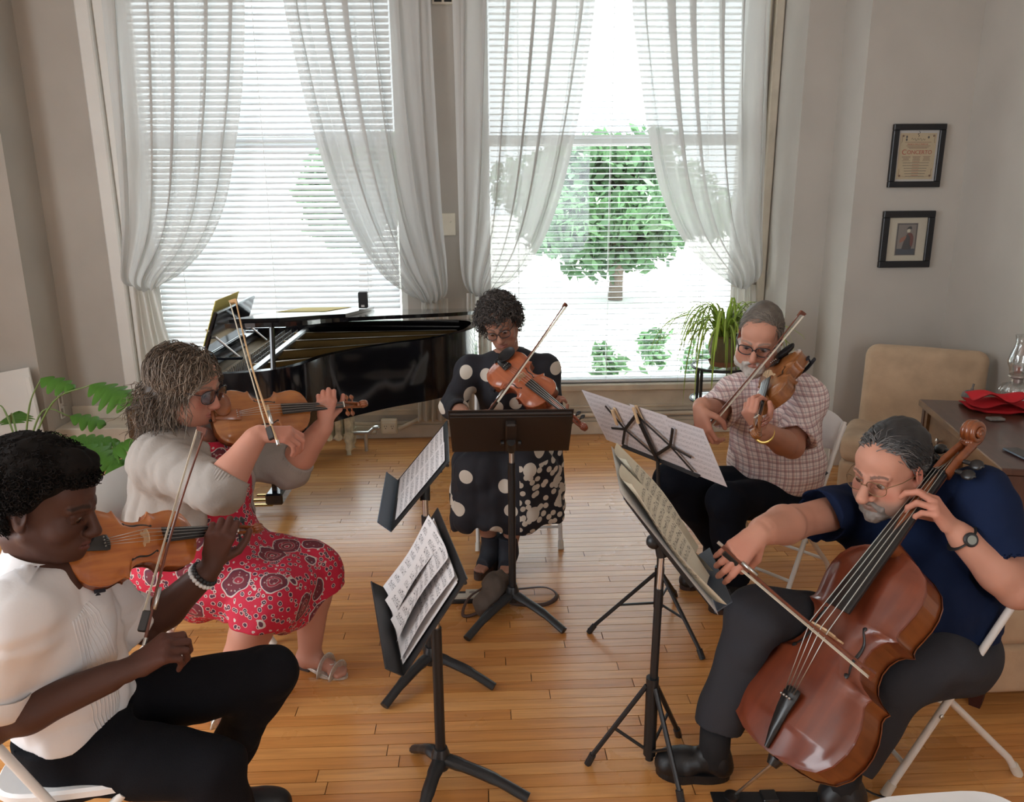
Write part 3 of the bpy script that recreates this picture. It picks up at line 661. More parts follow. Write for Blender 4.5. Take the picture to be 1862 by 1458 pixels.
def violin_bow(label, frog, tip, hair_side, stick='bow_stick', length=None, cello=False):
    """frog end (button) and head of the bow; the hair lies toward hair_side"""
    frog = np.array(frog, float); tip = np.array(tip, float); Lb = np.linalg.norm(tip-frog)
    root = empty('cello_bow' if cello else 'bow', frog, label, 'bow')
    a = unit(tip-frog); s = np.array(hair_side, float); s = unit(s-a*np.dot(s, a)); x = np.cross(a, s)
    pose(root, np.stack([x, a, -s], 1), frog)     # local: Y along the stick, -Z toward the hair
    pts = [(0, t*Lb, -0.012*math.sin(math.pi*t)) for t in np.linspace(0.02, 0.985, 18)]; r = 0.0052 if cello else 0.0043
    MB().tube(pts, [r*(1-0.35*t) for t in np.linspace(0, 1, 18)], 8).build('stick', stick, root, smooth='auto')
    mb = MB(); ol = [(0.955, 0.003), (0.975, -0.006), (0.985, -0.024), (1.005, -0.026), (1.0, -0.010), (0.99, 0.004)]; V = [(w, t*Lb if t < 0.99 else Lb+(t-1)*0.4, z) for w in (-0.0045, 0.0045) for t, z in ol]
    mb.add(V, [(i, (i+1) % 6, 6+(i+1) % 6, 6+i) for i in range(6)]+[tuple(range(6))[::-1], tuple(range(6, 12))]); mb.build('tip', stick, root)
    MB().box((0, 0.055, -0.0145), (0.012, 0.052, 0.022), bev=0.003).build('frog', 'ebony', root)
    MB().tube([(0, -0.002, 0), (0, 0.016, 0)], 0.0052, 8).build('button', 'string_steel', root)
    MB().tube([(0, 0.085, 0), (0, 0.14, -0.001)], 0.0056, 8).build('grip', 'string_steel', root, smooth=True)
    mb = MB(); mb.box((0, (0.08+Lb*0.985)/2, -0.0235), (0.010, Lb*0.985-0.08, 0.0012)); mb.build('hair', 'bow_hair', root)
    return root
def pt(px, py, Y): return at(px, py, Y)
violin = string_instrument('violin', 'orange violin played by the young man in a white shirt', 'violin', pt(118, 1002, 1.80), pt(478, 958, 2.26), (-0.10, -0.84, 0.52), 0.356, 33, 'varnish_orange', shoulder_rest=True)
string_instrument('violin', 'amber violin played by the woman in a grey cardigan', 'violin', pt(386, 762, 2.76), pt(664, 733, 3.06), (0.0, -0.86, 0.5), 0.358, 33, 'varnish_amber', pegs='varnish_amber_rib', tail_mat='varnish_amber_rib', chin_mat='varnish_amber_rib')
string_instrument('viola', 'reddish viola played by the curly-haired woman in polka dots', 'viola', pt(904, 657, 3.90), pt(1055, 770, 3.43), (-0.25, -0.66, 0.70), 0.40, 36, 'varnish_rose', shoulder_rest=True)
string_instrument('viola', 'brown viola held toward the camera by the man in a checked shirt', 'viola', pt(1424, 652, 3.37), pt(1370, 790, 2.81), (-0.78, -0.1, 0.6), 0.40, 36, 'varnish_brown', shoulder_rest=True, pegs='varnish_rose_rib')
cello_tail, cello_scroll = pt(1395, 1365, 1.95), pt(1772, 772, 2.30)
cello = string_instrument('cello', 'large dark red cello held between the knees of the cellist', 'cello', cello_tail, cello_scroll, (-0.77, -0.34, 0.50), 0.714, 54, 'varnish_cello', cello=True, chin_rest=False)
ip = cello.matrix_world.inverted() @ Vector(tuple(atz(1334, 1447)))
MB().tube([(0, -0.02, -0.055), tuple(ip)], 0.0045, 8).build('endpin', 'steel', cello, smooth='auto')
for t, m_ in ((0.30, 'bone'), ):
    pass
violin_bow('violin bow with dark stick held by the young man in white', pt(262, 1172, 1.74), pt(375, 778, 2.13), (-0.9, 0.1, 0.1))
violin_bow('violin bow with pale stick held by the woman in a grey cardigan', pt(506, 808, 2.50), pt(428, 543, 2.98), (-0.9, 0.3, 0.0), 'bow_stick_light')
violin_bow('viola bow held by the curly-haired woman rising across the bright window', pt(884, 752, 3.53), pt(1029, 550, 3.82), (0.3, 0.6, -0.5))
violin_bow('viola bow held by the man in a checked shirt', pt(1262, 800, 3.14), pt(1459, 564, 3.30), (0.6, 0.2, -0.6))
violin_bow('cello bow held across the strings by the cellist', pt(1306, 986, 2.10), pt(1594, 1228, 1.84), (-0.4, 0.5, -0.6), cello=True)
# ================================================================== implicit surfaces for bodies and clothes
def f32(a): return np.asarray(a, np.float32)
class Blob:
    """a list of soft-joined shapes; field() is the signed distance"""
    def __init__(self, k=0.02): self.ops = []; self.k = k; self.lo = np.full(3, 1e9); self.hi = np.full(3, -1e9); self.disp = None
    def _bb(self, lo, hi): self.lo = np.minimum(self.lo, lo); self.hi = np.maximum(self.hi, hi)
    def cone(self, a, b, ra, rb, k=None, flat=None, cap=False, neg=False, capa=False):
        a, b = np.asarray(a, float), np.asarray(b, float); d = b-a; l2 = float(d@d)+1e-12; r = max(ra, rb)
        if not neg: self._bb(np.minimum(a, b)-r*1.3, np.maximum(a, b)+r*1.3)
        ax = None
        if flat is not None: ax = f32(unit(flat[0])); fs = float(flat[1])
        A, D = f32(a), f32(d); u = f32(d/math.sqrt(l2))
        def f(P):
            q = P-A
            if ax is not None: q = q+ax*((q@ax)*(1/fs-1))[:, None]
            h = np.clip(q@D/np.float32(l2), 0, 1)
            o = np.linalg.norm(q-h[:, None]*D, axis=1)-(np.float32(ra)+np.float32(rb-ra)*h)
            if ax is not None: o = o*np.float32(min(1, fs) if fs < 1 else 1)
            if cap: o = np.maximum(o, (P-A)@u-np.float32(math.sqrt(l2)))
            if capa: o = np.maximum(o, -((P-A)@u))
            return o
        self.ops.append((f, self.k if k is None else k, neg)); return self
    def ell(self, c, r, R=None, k=None, neg=False):
        c = np.asarray(c, float); r = np.asarray([r]*3 if np.isscalar(r) else r, float); R = np.eye(3) if R is None else np.asarray(R)
        if not neg: e = np.abs(R)@r; self._bb(c-e, c+e)
        C, Rm, r1, r2 = f32(c), f32(R), f32(1/r), f32(1/r**2)
        def f(P):
            q = (P-C)@Rm; k0 = np.linalg.norm(q*r1, axis=1); k1 = np.linalg.norm(q*r2, axis=1)+np.float32(1e-9)
            return k0*(k0-1)/k1
        self.ops.append((f, self.k if k is None else k, neg)); return self
    def box(self, c, s, R=None, rnd=0.01, k=None, neg=False):
        c = np.asarray(c, float); h = np.asarray(s, float)/2-rnd; R = np.eye(3) if R is None else np.asarray(R)
        if not neg: e = np.abs(R)@(h+rnd); self._bb(c-e, c+e)
        C, Rm, H = f32(c), f32(R), f32(h)
        def f(P):
            q = np.abs((P-C)@Rm)-H
            return np.linalg.norm(np.maximum(q, 0), axis=1)+np.minimum(q.max(axis=1), 0)-np.float32(rnd)
        self.ops.append((f, self.k if k is None else k, neg)); return self
    def cut(self, p, n):
        """keep only the side away from n"""
        p, n = f32(p), f32(unit(n))
        def f(P): return -((P-p)@n)
        self.ops.append((f, 0.004, True)); return self
    def field(self, P):
        d = None
        for f, k, neg in self.ops:
            e = f(P)
            if d is None: d = e; continue
            k = np.float32(max(k, 1e-5))
            if neg:
                e = -e; h = np.maximum(k-np.abs(d-e), 0)/k; d = np.maximum(d, e)+h*h*k*np.float32(0.25)
            else:
                h = np.maximum(k-np.abs(d-e), 0)/k; d = np.minimum(d, e)-h*h*k*np.float32(0.25)
        if self.disp is not None: d = d+self.disp(P)
        return d
def surface_nets(f, lo, hi, h):
    S = 4; n = (np.ceil((hi-lo)/h/S).astype(int)+1)*S
    ax = [lo[i]+h*np.arange(n[i]+1) for i in range(3)]
    cx = [a[S//2::S][:n[i]//S] for i, a in enumerate(ax)]
    G = np.stack(np.meshgrid(*cx, indexing='ij'), -1).reshape(-1, 3).astype(np.float32)
    dc = f(G).reshape([len(c) for c in cx])
    act = np.abs(dc) < h*S*1.9
    D = np.repeat(np.repeat(np.repeat(np.where(dc < 0, -1, 1).astype(np.float32)*h*5, S, 0), S, 1), S, 2)
    D = np.pad(D, ((0, 1), (0, 1), (0, 1)), mode='edge')
    M = np.repeat(np.repeat(np.repeat(act, S, 0), S, 1), S, 2); M = np.pad(M, ((0, 1), (0, 1), (0, 1)), mode='edge')
    idx = np.argwhere(M); P = (np.asarray(lo)+idx*h).astype(np.float32)
    vals = np.empty(len(P), np.float32)
    for i in range(0, len(P), 400000): vals[i:i+400000] = f(P[i:i+400000])
    D[M] = vals
    s = D < 0
    c = [s[i:s.shape[0]-1+i, j:s.shape[1]-1+j, k:s.shape[2]-1+k] for i in (0, 1) for j in (0, 1) for k in (0, 1)]
    anyc = np.zeros_like(c[0]); allc = np.ones_like(c[0])
    for q in c: anyc |= q; allc &= q
    cells = np.argwhere(anyc & ~allc)
    if len(cells) == 0: return np.zeros((0, 3)), np.zeros((0, 4), int)
    off = [(i, j, k) for i in (0, 1) for j in (0, 1) for k in (0, 1)]
    cv = np.stack([D[cells[:, 0]+o[0], cells[:, 1]+o[1], cells[:, 2]+o[2]] for o in off], 1)
    acc = np.zeros((len(cells), 3)); cnt = np.zeros(len(cells))
    for a in range(8):
        for b in range(a+1, 8):
            da = np.array(off[b])-np.array(off[a])
            if np.abs(da).sum() != 1: continue
            m = (cv[:, a] < 0) != (cv[:, b] < 0)
            t = cv[m, a]/(cv[m, a]-cv[m, b]); acc[m] += np.array(off[a])+t[:, None]*da; cnt[m] += 1
    V = np.asarray(lo)+h*(cells+acc/cnt[:, None])
    vid = np.full(anyc.shape, -1, np.int64); vid[tuple(cells.T)] = np.arange(len(cells))
    F = []
    for a in range(3):
        b, c_ = (a+1) % 3, (a+2) % 3
        sl0 = [slice(None)]*3; sl1 = [slice(None)]*3; sl0[a] = slice(0, -1); sl1[a] = slice(1, None)
        s0, s1 = s[tuple(sl0)], s[tuple(sl1)]
        e = np.argwhere(s0 != s1); ok = (e[:, b] > 0) & (e[:, c_] > 0) & (e[:, b] < s.shape[b]-1) & (e[:, c_] < s.shape[c_]-1); e = e[ok]
        if len(e) == 0: continue
        db = np.zeros(3, int); db[b] = 1; dcv = np.zeros(3, int); dcv[c_] = 1
        q = np.stack([vid[tuple((e-db-dcv).T)], vid[tuple((e-dcv).T)], vid[tuple(e.T)], vid[tuple((e-db).T)]], 1)
        flip = s1[tuple(e.T)]
        q[flip] = q[flip][:, ::-1]; F.append(q)
    F = np.concatenate(F); F = F[(F >= 0).all(1)]
    return V, F
def blob_mesh(bl, h, pad=0.03):
    return surface_nets(bl.field, bl.lo-pad, bl.hi+pad, h)
def mesh_from_np(name, V, F):
    me = bpy.data.meshes.new(name); nv, nf = len(V), len(F); k = F.shape[1]
    me.vertices.add(nv); me.vertices.foreach_set('co', np.asarray(V, np.float32).ravel())
    me.loops.add(nf*k); me.loops.foreach_set('vertex_index', np.asarray(F, np.int32).ravel())
    me.polygons.add(nf); me.polygons.foreach_set('loop_start', np.arange(0, nf*k, k, dtype=np.int32))
    me.polygons.foreach_set('use_smooth', np.ones(nf, bool))
    me.update(calc_edges=True); me.validate()
    return me
def blob_obj(name, bl, h, mat, parent, color=None, origin=None):
    V, F = blob_mesh(bl, h); o = np.array(parent.location) if parent is not None else np.zeros(3)
    me = mesh_from_np(name, V-o, F); ob = obj_from(name, me, mat, parent, False)
    if color is not None: set_col(me, color(V) if callable(color) else np.tile(np.array(color), (len(V), 1)))
    return ob
_nrg = np.random.RandomState(7)
_ND = _nrg.randn(24, 3); _ND /= np.linalg.norm(_ND, axis=1)[:, None]; _NP = _nrg.rand(24)*6.28
def wob(P, scale, seed=0, n=6):
    """cheap smooth noise in -1..1"""
    o = np.zeros(len(P), np.float32)
    for i in range(n):
        j = (i*5+seed*3) % 24; s = scale*(0.7+0.25*i)
        o += np.sin(P@f32(_ND[j]*s)+np.float32(_NP[j])+np.float32(1.7)*np.sin(P@f32(_ND[(j+7) % 24]*s*0.6)+np.float32(_NP[(j+3) % 24])))
    return o/np.float32(n*0.62)
def folds(scale, amp, axis=(0, 0, 1), squash=0.35, seed=0):
    """cloth creases running mostly along axis"""
    ax = f32(unit(axis)); am = np.float32(amp)
    def f(P):
        Q = P-ax*((P@ax)*np.float32(1-squash))[:, None]
        w = wob(Q, scale, seed, 5)
        return am*(1-np.abs(w)*2)*np.float32(0.7)+am*np.float32(0.4)*wob(P, scale*2.3, seed+2, 4)
    return f
def strand_mesh(name, paths, rad, mat, parent, cols=None, sides=3):
    """paths (S, m, 3), rad (S, m)"""
    S, m = paths.shape[:2]; t = np.gradient(paths, axis=1); t /= np.linalg.norm(t, axis=2)[..., None]+1e-9
    ref = np.array([0.31, 0.83, 0.46]); s = np.cross(t, ref); s /= np.linalg.norm(s, axis=2)[..., None]+1e-9; u = np.cross(t, s)
    V = np.stack([paths+rad[..., None]*(math.cos(a)*s+math.sin(a)*u) for a in np.arange(sides)*2*math.pi/sides], 2)   # S,m,sides,3
    base = (np.arange(S)*m*sides)[:, None, None]+(np.arange(m-1)*sides)[None, :, None]; k = np.arange(sides)[None, None, :]; k2 = (k+1) % sides
    F = np.stack([base+k, base+k2, base+sides+k2, base+sides+k], -1).reshape(-1, 4)
    o = np.array(parent.location) if parent is not None else np.zeros(3)
    me = mesh_from_np(name, V.reshape(-1, 3)-o, F); ob = obj_from(name, me, mat, parent, False)
    if cols is not None: set_col(me, np.repeat(cols.reshape(-1, 3), m*sides, 0) if cols.ndim == 2 else np.repeat(cols.reshape(S*m, 3), sides, 0))
    return ob

# ------------------------------------------------------------------ anatomy
FINGER = [(0.028, 0.088, (0.044, 0.026, 0.021)), (0.0095, 0.093, (0.048, 0.030, 0.022)), (-0.0095, 0.088, (0.044, 0.028, 0.021)), (-0.027, 0.079, (0.034, 0.021, 0.019))]
def add_hand(B, wrist, d, palm, right, curl, thumb, spread=0.06, sc=1.0, col_pts=None):
    """d: wrist to knuckles, palm: the way the palm faces; curl: per finger three bend angles in degrees"""
    d = unit(d); n = np.asarray(palm, float); n = unit(n-d*np.dot(n, d)); t = np.cross(d, n)*(1 if right else -1)   # t: toward the thumb
    W = np.asarray(wrist, float); kn = []
    for off, ln, ph in FINGER: kn.append(W+sc*(d*ln+t*off-n*0.002*0))
    for q in kn: B.cone(W+t*sc*0.3*np.dot(q-W, t), q, 0.0155*sc, 0.0118*sc, k=0.014)
    B.cone(W+sc*(d*0.03+t*0.015+n*0.006), W+sc*(d*0.065+t*0.018+n*0.008), 0.013*sc, 0.011*sc, k=0.012)
    B.cone(W+sc*(d*0.03-t*0.02+n*0.006), W+sc*(d*0.06-t*0.02+n*0.006), 0.012*sc, 0.010*sc, k=0.012)
    tips = []
    for i, (off, ln, ph) in enumerate(FINGER):
        p = kn[i]; ang = 0; sp = spread*(1.5-i)
        base = unit(d+t*sp); r = [0.0102, 0.0088, 0.0080, 0.0068] if i < 3 else [0.0090, 0.0078, 0.0070, 0.0060]
        for j in range(3):
            ang += math.radians(curl[i][j]); v = base*math.cos(ang)+n*math.sin(ang); q = p+v*ph[j]*sc
            B.cone(p, q, r[j]*sc, r[j+1]*sc, k=0.006 if j == 0 else 0.003); p = q
        tips.append(p)
    p = W+sc*(d*0.022+t*0.022+n*0.006)
    for j, (v, ln, ra, rb) in enumerate(zip(thumb, (0.044, 0.033, 0.026), (0.0145, 0.0112, 0.0102), (0.0112, 0.0102, 0.0082))):
        v = unit(d*v[0]+t*v[1]+n*v[2]); q = p+v*ln*sc; B.cone(p, q, ra*sc, rb*sc, k=0.010 if j == 0 else 0.003); p = q
    return tips, p
def head_shape(B, c, R, s=1.0, jaw=1.0, nose=1.0, fat=0.0, w=1.0):
    """adds a head; R columns: person's right, forward, up; origin midway between the ears at eye height"""
    T = lambda x, y, z: np.asarray(c)+R@(np.array((x*w, y, z))*s)
    E = lambda p, r, k=0.02, neg=False: B.ell(T(*p), np.array(r)*s*np.array((w, 1, 1)), R, k, neg)
    C_ = lambda a, b, ra, rb, k=0.012, neg=False: B.cone(T(*a), T(*b), ra*s, rb*s, k=k, neg=neg)
    E((0, -0.018, 0.034), (0.075, 0.098, 0.084)); E((0, 0.030, -0.018), (0.064, 0.062, 0.088), 0.03); E((0, 0.050, 0.045), (0.058, 0.040, 0.045), 0.03)
    E((0, 0.040, -0.078), (0.050*jaw, 0.046, 0.036), 0.03); E((0, 0.078, -0.098), (0.020*jaw, 0.016, 0.016), 0.03)
    for sg in (-1, 1):
        C_((sg*0.058*jaw, 0.0, -0.055), (sg*0.030*jaw, 0.055, -0.09), 0.020+fat*0.5, 0.018+fat*0.5, 0.03)
        E((sg*0.044, 0.060, -0.034), (0.022, 0.022, 0.020), 0.025)
        if fat: E((sg*0.045, 0.045, -0.065), (0.028+fat, 0.03+fat, 0.03+fat), 0.03)
        E((sg*0.032, 0.104, -0.002), (0.0185, 0.017, 0.0125), 0.012, True)
        E((sg*0.032, 0.0790, -0.002), (0.0155, 0.0130, 0.0130), 0.003)
        C_((sg*0.014, 0.093, 0.017), (sg*0.050, 0.078, 0.016), 0.0075, 0.006, 0.012)
        C_((sg*0.018, 0.0925, 0.0045), (sg*0.046, 0.082, 0.003), 0.0035, 0.0030, 0.004)
        C_((sg*0.020, 0.0905, -0.0115), (sg*0.044, 0.082, -0.0105), 0.0030, 0.0030, 0.004)
        E((sg*0.0125*nose, 0.103, -0.043), (0.0095, 0.0115, 0.0085), 0.007)
        E((sg*0.0065, 0.107, -0.052), (0.0038, 0.005, 0.0045), 0.003, True)
        Re = R@np.array(Matrix.Rotation(sg*-0.35, 3, 'Z'))
        B.ell(T(sg*0.079, -0.012, -0.004), np.array((0.008, 0.020, 0.034))*s, Re, 0.006); B.ell(T(sg*0.076, -0.008, -0.030), np.array((0.007, 0.010, 0.012))*s, Re, 0.008)
        B.ell(T(sg*0.087, -0.004, 0.0), np.array((0.006, 0.011, 0.020))*s, Re, 0.004, True)
    C_((0, 0.0905, 0.010), (0, 0.1135*0.5+0.1135*0.5*nose, -0.036), 0.0085, 0.0120*nose, 0.012)
    E((0, 0.113*0.6+0.4*0.113*nose, -0.041), (0.0125*nose, 0.0120, 0.0105), 0.008)
    C_((0, 0.104, -0.05), (0, 0.098, -0.062), 0.006, 0.005, 0.010)
    E((0, 0.080, -0.072), (0.030, 0.018, 0.017), 0.02)
    for sg in (-1, 1):
        C_((0, 0.0985, -0.0675), (sg*0.022, 0.087, -0.070), 0.0052, 0.0030, 0.005)
        C_((0, 0.0975, -0.0775), (sg*0.020, 0.086, -0.0745), 0.0060, 0.0032, 0.005)
    C_((-0.024, 0.094, -0.0722), (0.024, 0.094, -0.0722), 0.0016, 0.0016, 0.003, True); E((0, 0.106, -0.0722), (0.022, 0.010, 0.0012), 0.003, True)
    return T
def face_color(c, R, s, skin, lip=(0.42, 0.16, 0.13), brow=None, blush=0.15, stubble=None):
    skin = np.array(skin); lip = np.array(lip)
    def f(V):
        q = (V-np.asarray(c))@R/s; out = np.tile(skin, (len(V), 1)); n = wob(V.astype(np.float32), 60, 3)[:, None]*0.05
        out = out*(1+n)
        red = np.clip(1-np.linalg.norm((q-np.array((0, 0.11, -0.042)))/np.array((0.022, 0.03, 0.022)), axis=1), 0, 1)
        for sg in (-1, 1):
            red = np.maximum(red, 0.8*np.clip(1-np.linalg.norm((q-np.array((sg*0.045, 0.07, -0.036)))/np.array((0.03, 0.04, 0.024)), axis=1), 0, 1))
            red = np.maximum(red, 0.9*np.clip(1-np.linalg.norm((q-np.array((sg*0.082, -0.01, -0.004)))/np.array((0.03, 0.04, 0.05)), axis=1), 0, 1))
        out = out*(1-blush*red[:, None]*np.array((0.1, 1.6, 1.6)))
        l = np.linalg.norm((q-np.array((0, 0.095, -0.0725)))/np.array((0.025, 0.03, 0.011)), axis=1) < 1
        out[l] = out[l]*0.35+lip*0.65
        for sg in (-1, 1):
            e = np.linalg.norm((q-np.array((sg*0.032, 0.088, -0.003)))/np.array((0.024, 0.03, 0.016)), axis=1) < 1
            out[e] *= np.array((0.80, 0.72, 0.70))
            if brow is not None:
                xx = sg*q[:, 0]; bz = 0.0195+0.004*np.sin((xx-0.014)/0.04*math.pi); m = (xx > 0.011) & (xx < 0.054) & (np.abs(q[:, 2]-bz) < 0.0048*(1-0.5*(xx-0.011)/0.043)) & (q[:, 1] > 0.05)
                out[m] = out[m]*0.3+np.array(brow)*0.7
        if stubble is not None:
            m = np.clip((-0.045-q[:, 2]+0.5*np.maximum(0, 0.02-q[:, 1]))/0.02, 0, 1)*(q[:, 1] > -0.005)*(q[:, 2] > -0.13)
            out = out*(1-0.6*m[:, None])+np.array(stubble)*0.6*m[:, None]
        return np.clip(out, 0, 1)
    return f
def add_eyes(parent, c, R, s, w, iris=(0.08, 0.05, 0.03), gaze=(0, 0.95, -0.3), sink=0.0, white=(0.40, 0.36, 0.34)):
    for sg in (-1, 1):
        p = np.asarray(c)+R@(np.array((sg*0.032*w, 0.0806-sink, -0.0035))*s); g = unit(R@np.array(gaze)); mb = MB().ball(p, 0.0137*s, 20, 14)
        V = np.array(mb.v); dd = ((V-p)/(0.0137*s))@g; cols = np.where((dd > 0.90)[:, None], np.array((0.005, 0.005, 0.005)), np.where((dd > 0.72)[:, None], np.array(iris), np.array(white)))
        mb.build('eye', 'eye_gloss', parent, smooth=True, colors=cols, world=True)
vcol_mat('skin', 0.55, 0.3, bump=0.06, bscale=350, sss=0.08); vcol_mat('eye_gloss', 0.12, 0.6); vcol_mat('hair', 0.5, 0.3); vcol_mat('hair_matte', 0.85, 0.1)
plain('frame_dark', (0.02, 0.018, 0.02), 0.3); plain('frame_wire', (0.25, 0.16, 0.08), 0.3, metal=0.8); thin_glass('lens', (0.96, 0.96, 0.97), 0.06); thin_glass('lens_dark', (0.30, 0.24, 0.30), 0.08)
def glasses(parent, c, R, s, w, mat='frame_dark', lens='lens', rx=0.026, rz=0.019, th=0.0022, name='glasses'):
    T = lambda x, y, z: np.asarray(c)+R@(np.array((x*w, y, z))*s)
    mb = MB()
    for sg in (-1, 1):
        ring = [T(sg*0.034+rx*math.cos(a)*(1+0.12*abs(math.sin(2*a))), 0.112-0.010*abs(math.cos(a))*(1 if sg*math.cos(a) > 0 else 0.2), -0.003+rz*math.sin(a)*(1+0.12*abs(math.sin(2*a)))) for a in np.linspace(0, 2*math.pi, 26)]
        mb.tube(ring, th, 6, cap=False)
        mb.tube([T(sg*0.062, 0.101, 0.006), T(sg*0.078, 0.060, 0.006), T(sg*0.083, -0.005, 0.004), T(sg*0.082, -0.03, -0.012)], th, 6)
    mb.tube([T(-0.008, 0.113, 0.002), T(0, 0.117, 0.004), T(0.008, 0.113, 0.002)], th, 6)
    g = mb.build(name, mat, parent, smooth=True, world=True)
    for sg in (-1, 1):
        pts = [T(sg*0.034, 0.112, -0.003)]+[T(sg*0.034+rx*math.cos(a), 0.112-0.010*abs(math.cos(a))*(1 if sg*math.cos(a) > 0 else 0.2), -0.003+rz*math.sin(a)) for a in np.linspace(0, 2*math.pi, 24, endpoint=False)]
        mb = MB().add(pts, [(0, i+1, (i+1) % 24+1) for i in range(24)])
        lo = mb.build('lens', lens, None, smooth=True); 
        me = lo.data; me.transform(Matrix.Translation(-Vector(parent.location))); lo.parent = g
    return g
def scalp_roots(n, seed, hairline, c, R, s, w=1.0, grow=0.0):
    """random points of the scalp in head coordinates with outward normals"""
    rg = np.random.RandomState(seed); out = []
    while len(out) < n:
        v = rg.randn(4000, 3); v /= np.linalg.norm(v, axis=1)[:, None]
        p = np.array((0, -0.018, 0.030))+v*(np.array((0.077*w, 0.100, 0.088))+grow)
        out += list(p[hairline(p)])
    p = np.array(out[:n]); nn = (p-np.array((0, -0.018, 0.030)))/np.array((0.077, 0.1, 0.088))**2; nn /= np.linalg.norm(nn, axis=1)[:, None]
    return p, nn
def hairline_std(front=0.072, side=0.0, back=-0.075, recede=0.0):
    def f(p):
        x, y, z = p[:, 0], p[:, 1], p[:, 2]
        lim = np.where(y > 0.045, front+recede*(np.abs(x) > 0.025), np.where(y > 0.005, side+(y-0.005)/0.04*(front-side), np.where(y > -0.035, side-0.005+0.0*y, back)))
        return z > lim
    return f
# ================================================================== people
plain('trouser_black', (0.006, 0.006, 0.008), 0.9, spec=0.15, bump=0.2, bscale=300); plain('trouser_navy', (0.006, 0.008, 0.014), 0.9, spec=0.15, bump=0.2, bscale=300); plain('trouser_grey', (0.040, 0.041, 0.048), 0.9, spec=0.15, bump=0.2, bscale=260)
plain('shirt_white', (0.74, 0.72, 0.72), 0.8, bump=0.10, bscale=40); plain('tee_navy', (0.008, 0.016, 0.048), 0.9, spec=0.15, bump=0.12, bscale=45); plain('cardigan', (0.31, 0.275, 0.245), 0.9, bump=0.15, bscale=120)
plain('shoe_black', (0.008, 0.008, 0.009), 0.42, bump=0.1, bscale=80); plain('shoe_navy', (0.010, 0.013, 0.022), 0.7); plain('shoe_sole', (0.05, 0.03, 0.025), 0.7); plain('sandal_silver', (0.62, 0.58, 0.52), 0.35, metal=0.6, var=0.2, vscale=120); plain('sock_black', (0.01, 0.01, 0.012), 0.9)
plain('watch_black', (0.015, 0.015, 0.016), 0.5); plain('watch_face', (0.25, 0.27, 0.24), 0.25); plain('bead_white', (0.7, 0.7, 0.68), 0.4); plain('scarf_pattern', (0.45, 0.42, 0.38), 0.8, var=0.6, vscale=90); plain('button_shell', (0.75, 0.68, 0.6), 0.3)
def check_mat():
    m, nt, b = newmat('check_cloth'); tc = N(nt, 'ShaderNodeTexCoord'); sep = N(nt, 'ShaderNodeSeparateXYZ'); 
    nz = N(nt, 'ShaderNodeTexNoise'); nz.inputs['Scale'].default_value = 5; L(nt, tc.outputs['Object'], nz.inputs['Vector'])
    sc = N(nt, 'ShaderNodeVectorMath', operation='SCALE'); sc.inputs['Scale'].default_value = 0.02; L(nt, nz.outputs['Color'], sc.inputs[0])
    ad = N(nt, 'ShaderNodeVectorMath', operation='ADD'); L(nt, tc.outputs['Object'], ad.inputs[0]); L(nt, sc.outputs[0], ad.inputs[1]); L(nt, ad.outputs[0], sep.inputs[0])
    def band(src, per, wid):
        a = N(nt, 'ShaderNodeMath', operation='MULTIPLY'); a.inputs[1].default_value = 1/per; L(nt, src, a.inputs[0]); f = N(nt, 'ShaderNodeMath', operation='FRACT'); L(nt, a.outputs[0], f.inputs[0])
        g = N(nt, 'ShaderNodeMath', operation='LESS_THAN'); g.inputs[1].default_value = wid; L(nt, f.outputs[0], g.inputs[0]); return g.outputs[0]
    col_in = None
    base = (0.86, 0.74, 0.72, 1); cur = None
    for src, per, wid, c_, f_ in ((sep.outputs['X'], 0.034, 0.30, (0.42, 0.17, 0.17, 1), 0.45), (sep.outputs['Z'], 0.034, 0.30, (0.42, 0.17, 0.17, 1), 0.45), (sep.outputs['X'], 0.017, 0.22, (0.16, 0.13, 0.17, 1), 0.38), (sep.outputs['Z'], 0.017, 0.22, (0.16, 0.13, 0.17, 1), 0.38)):
        mx = N(nt, 'ShaderNodeMix', data_type='RGBA'); w = N(nt, 'ShaderNodeMath', operation='MULTIPLY'); w.inputs[1].default_value = f_; L(nt, band(src, per, wid), w.inputs[0]); L(nt, w.outputs[0], mx.inputs[0])
        if cur is None: mx.inputs[6].default_value = base
        else: L(nt, cur, mx.inputs[6])
        mx.inputs[7].default_value = c_; cur = mx.outputs[2]
    L(nt, cur, b.inputs['Base Color']); b.inputs['Roughness'].default_value = 0.85
check_mat()
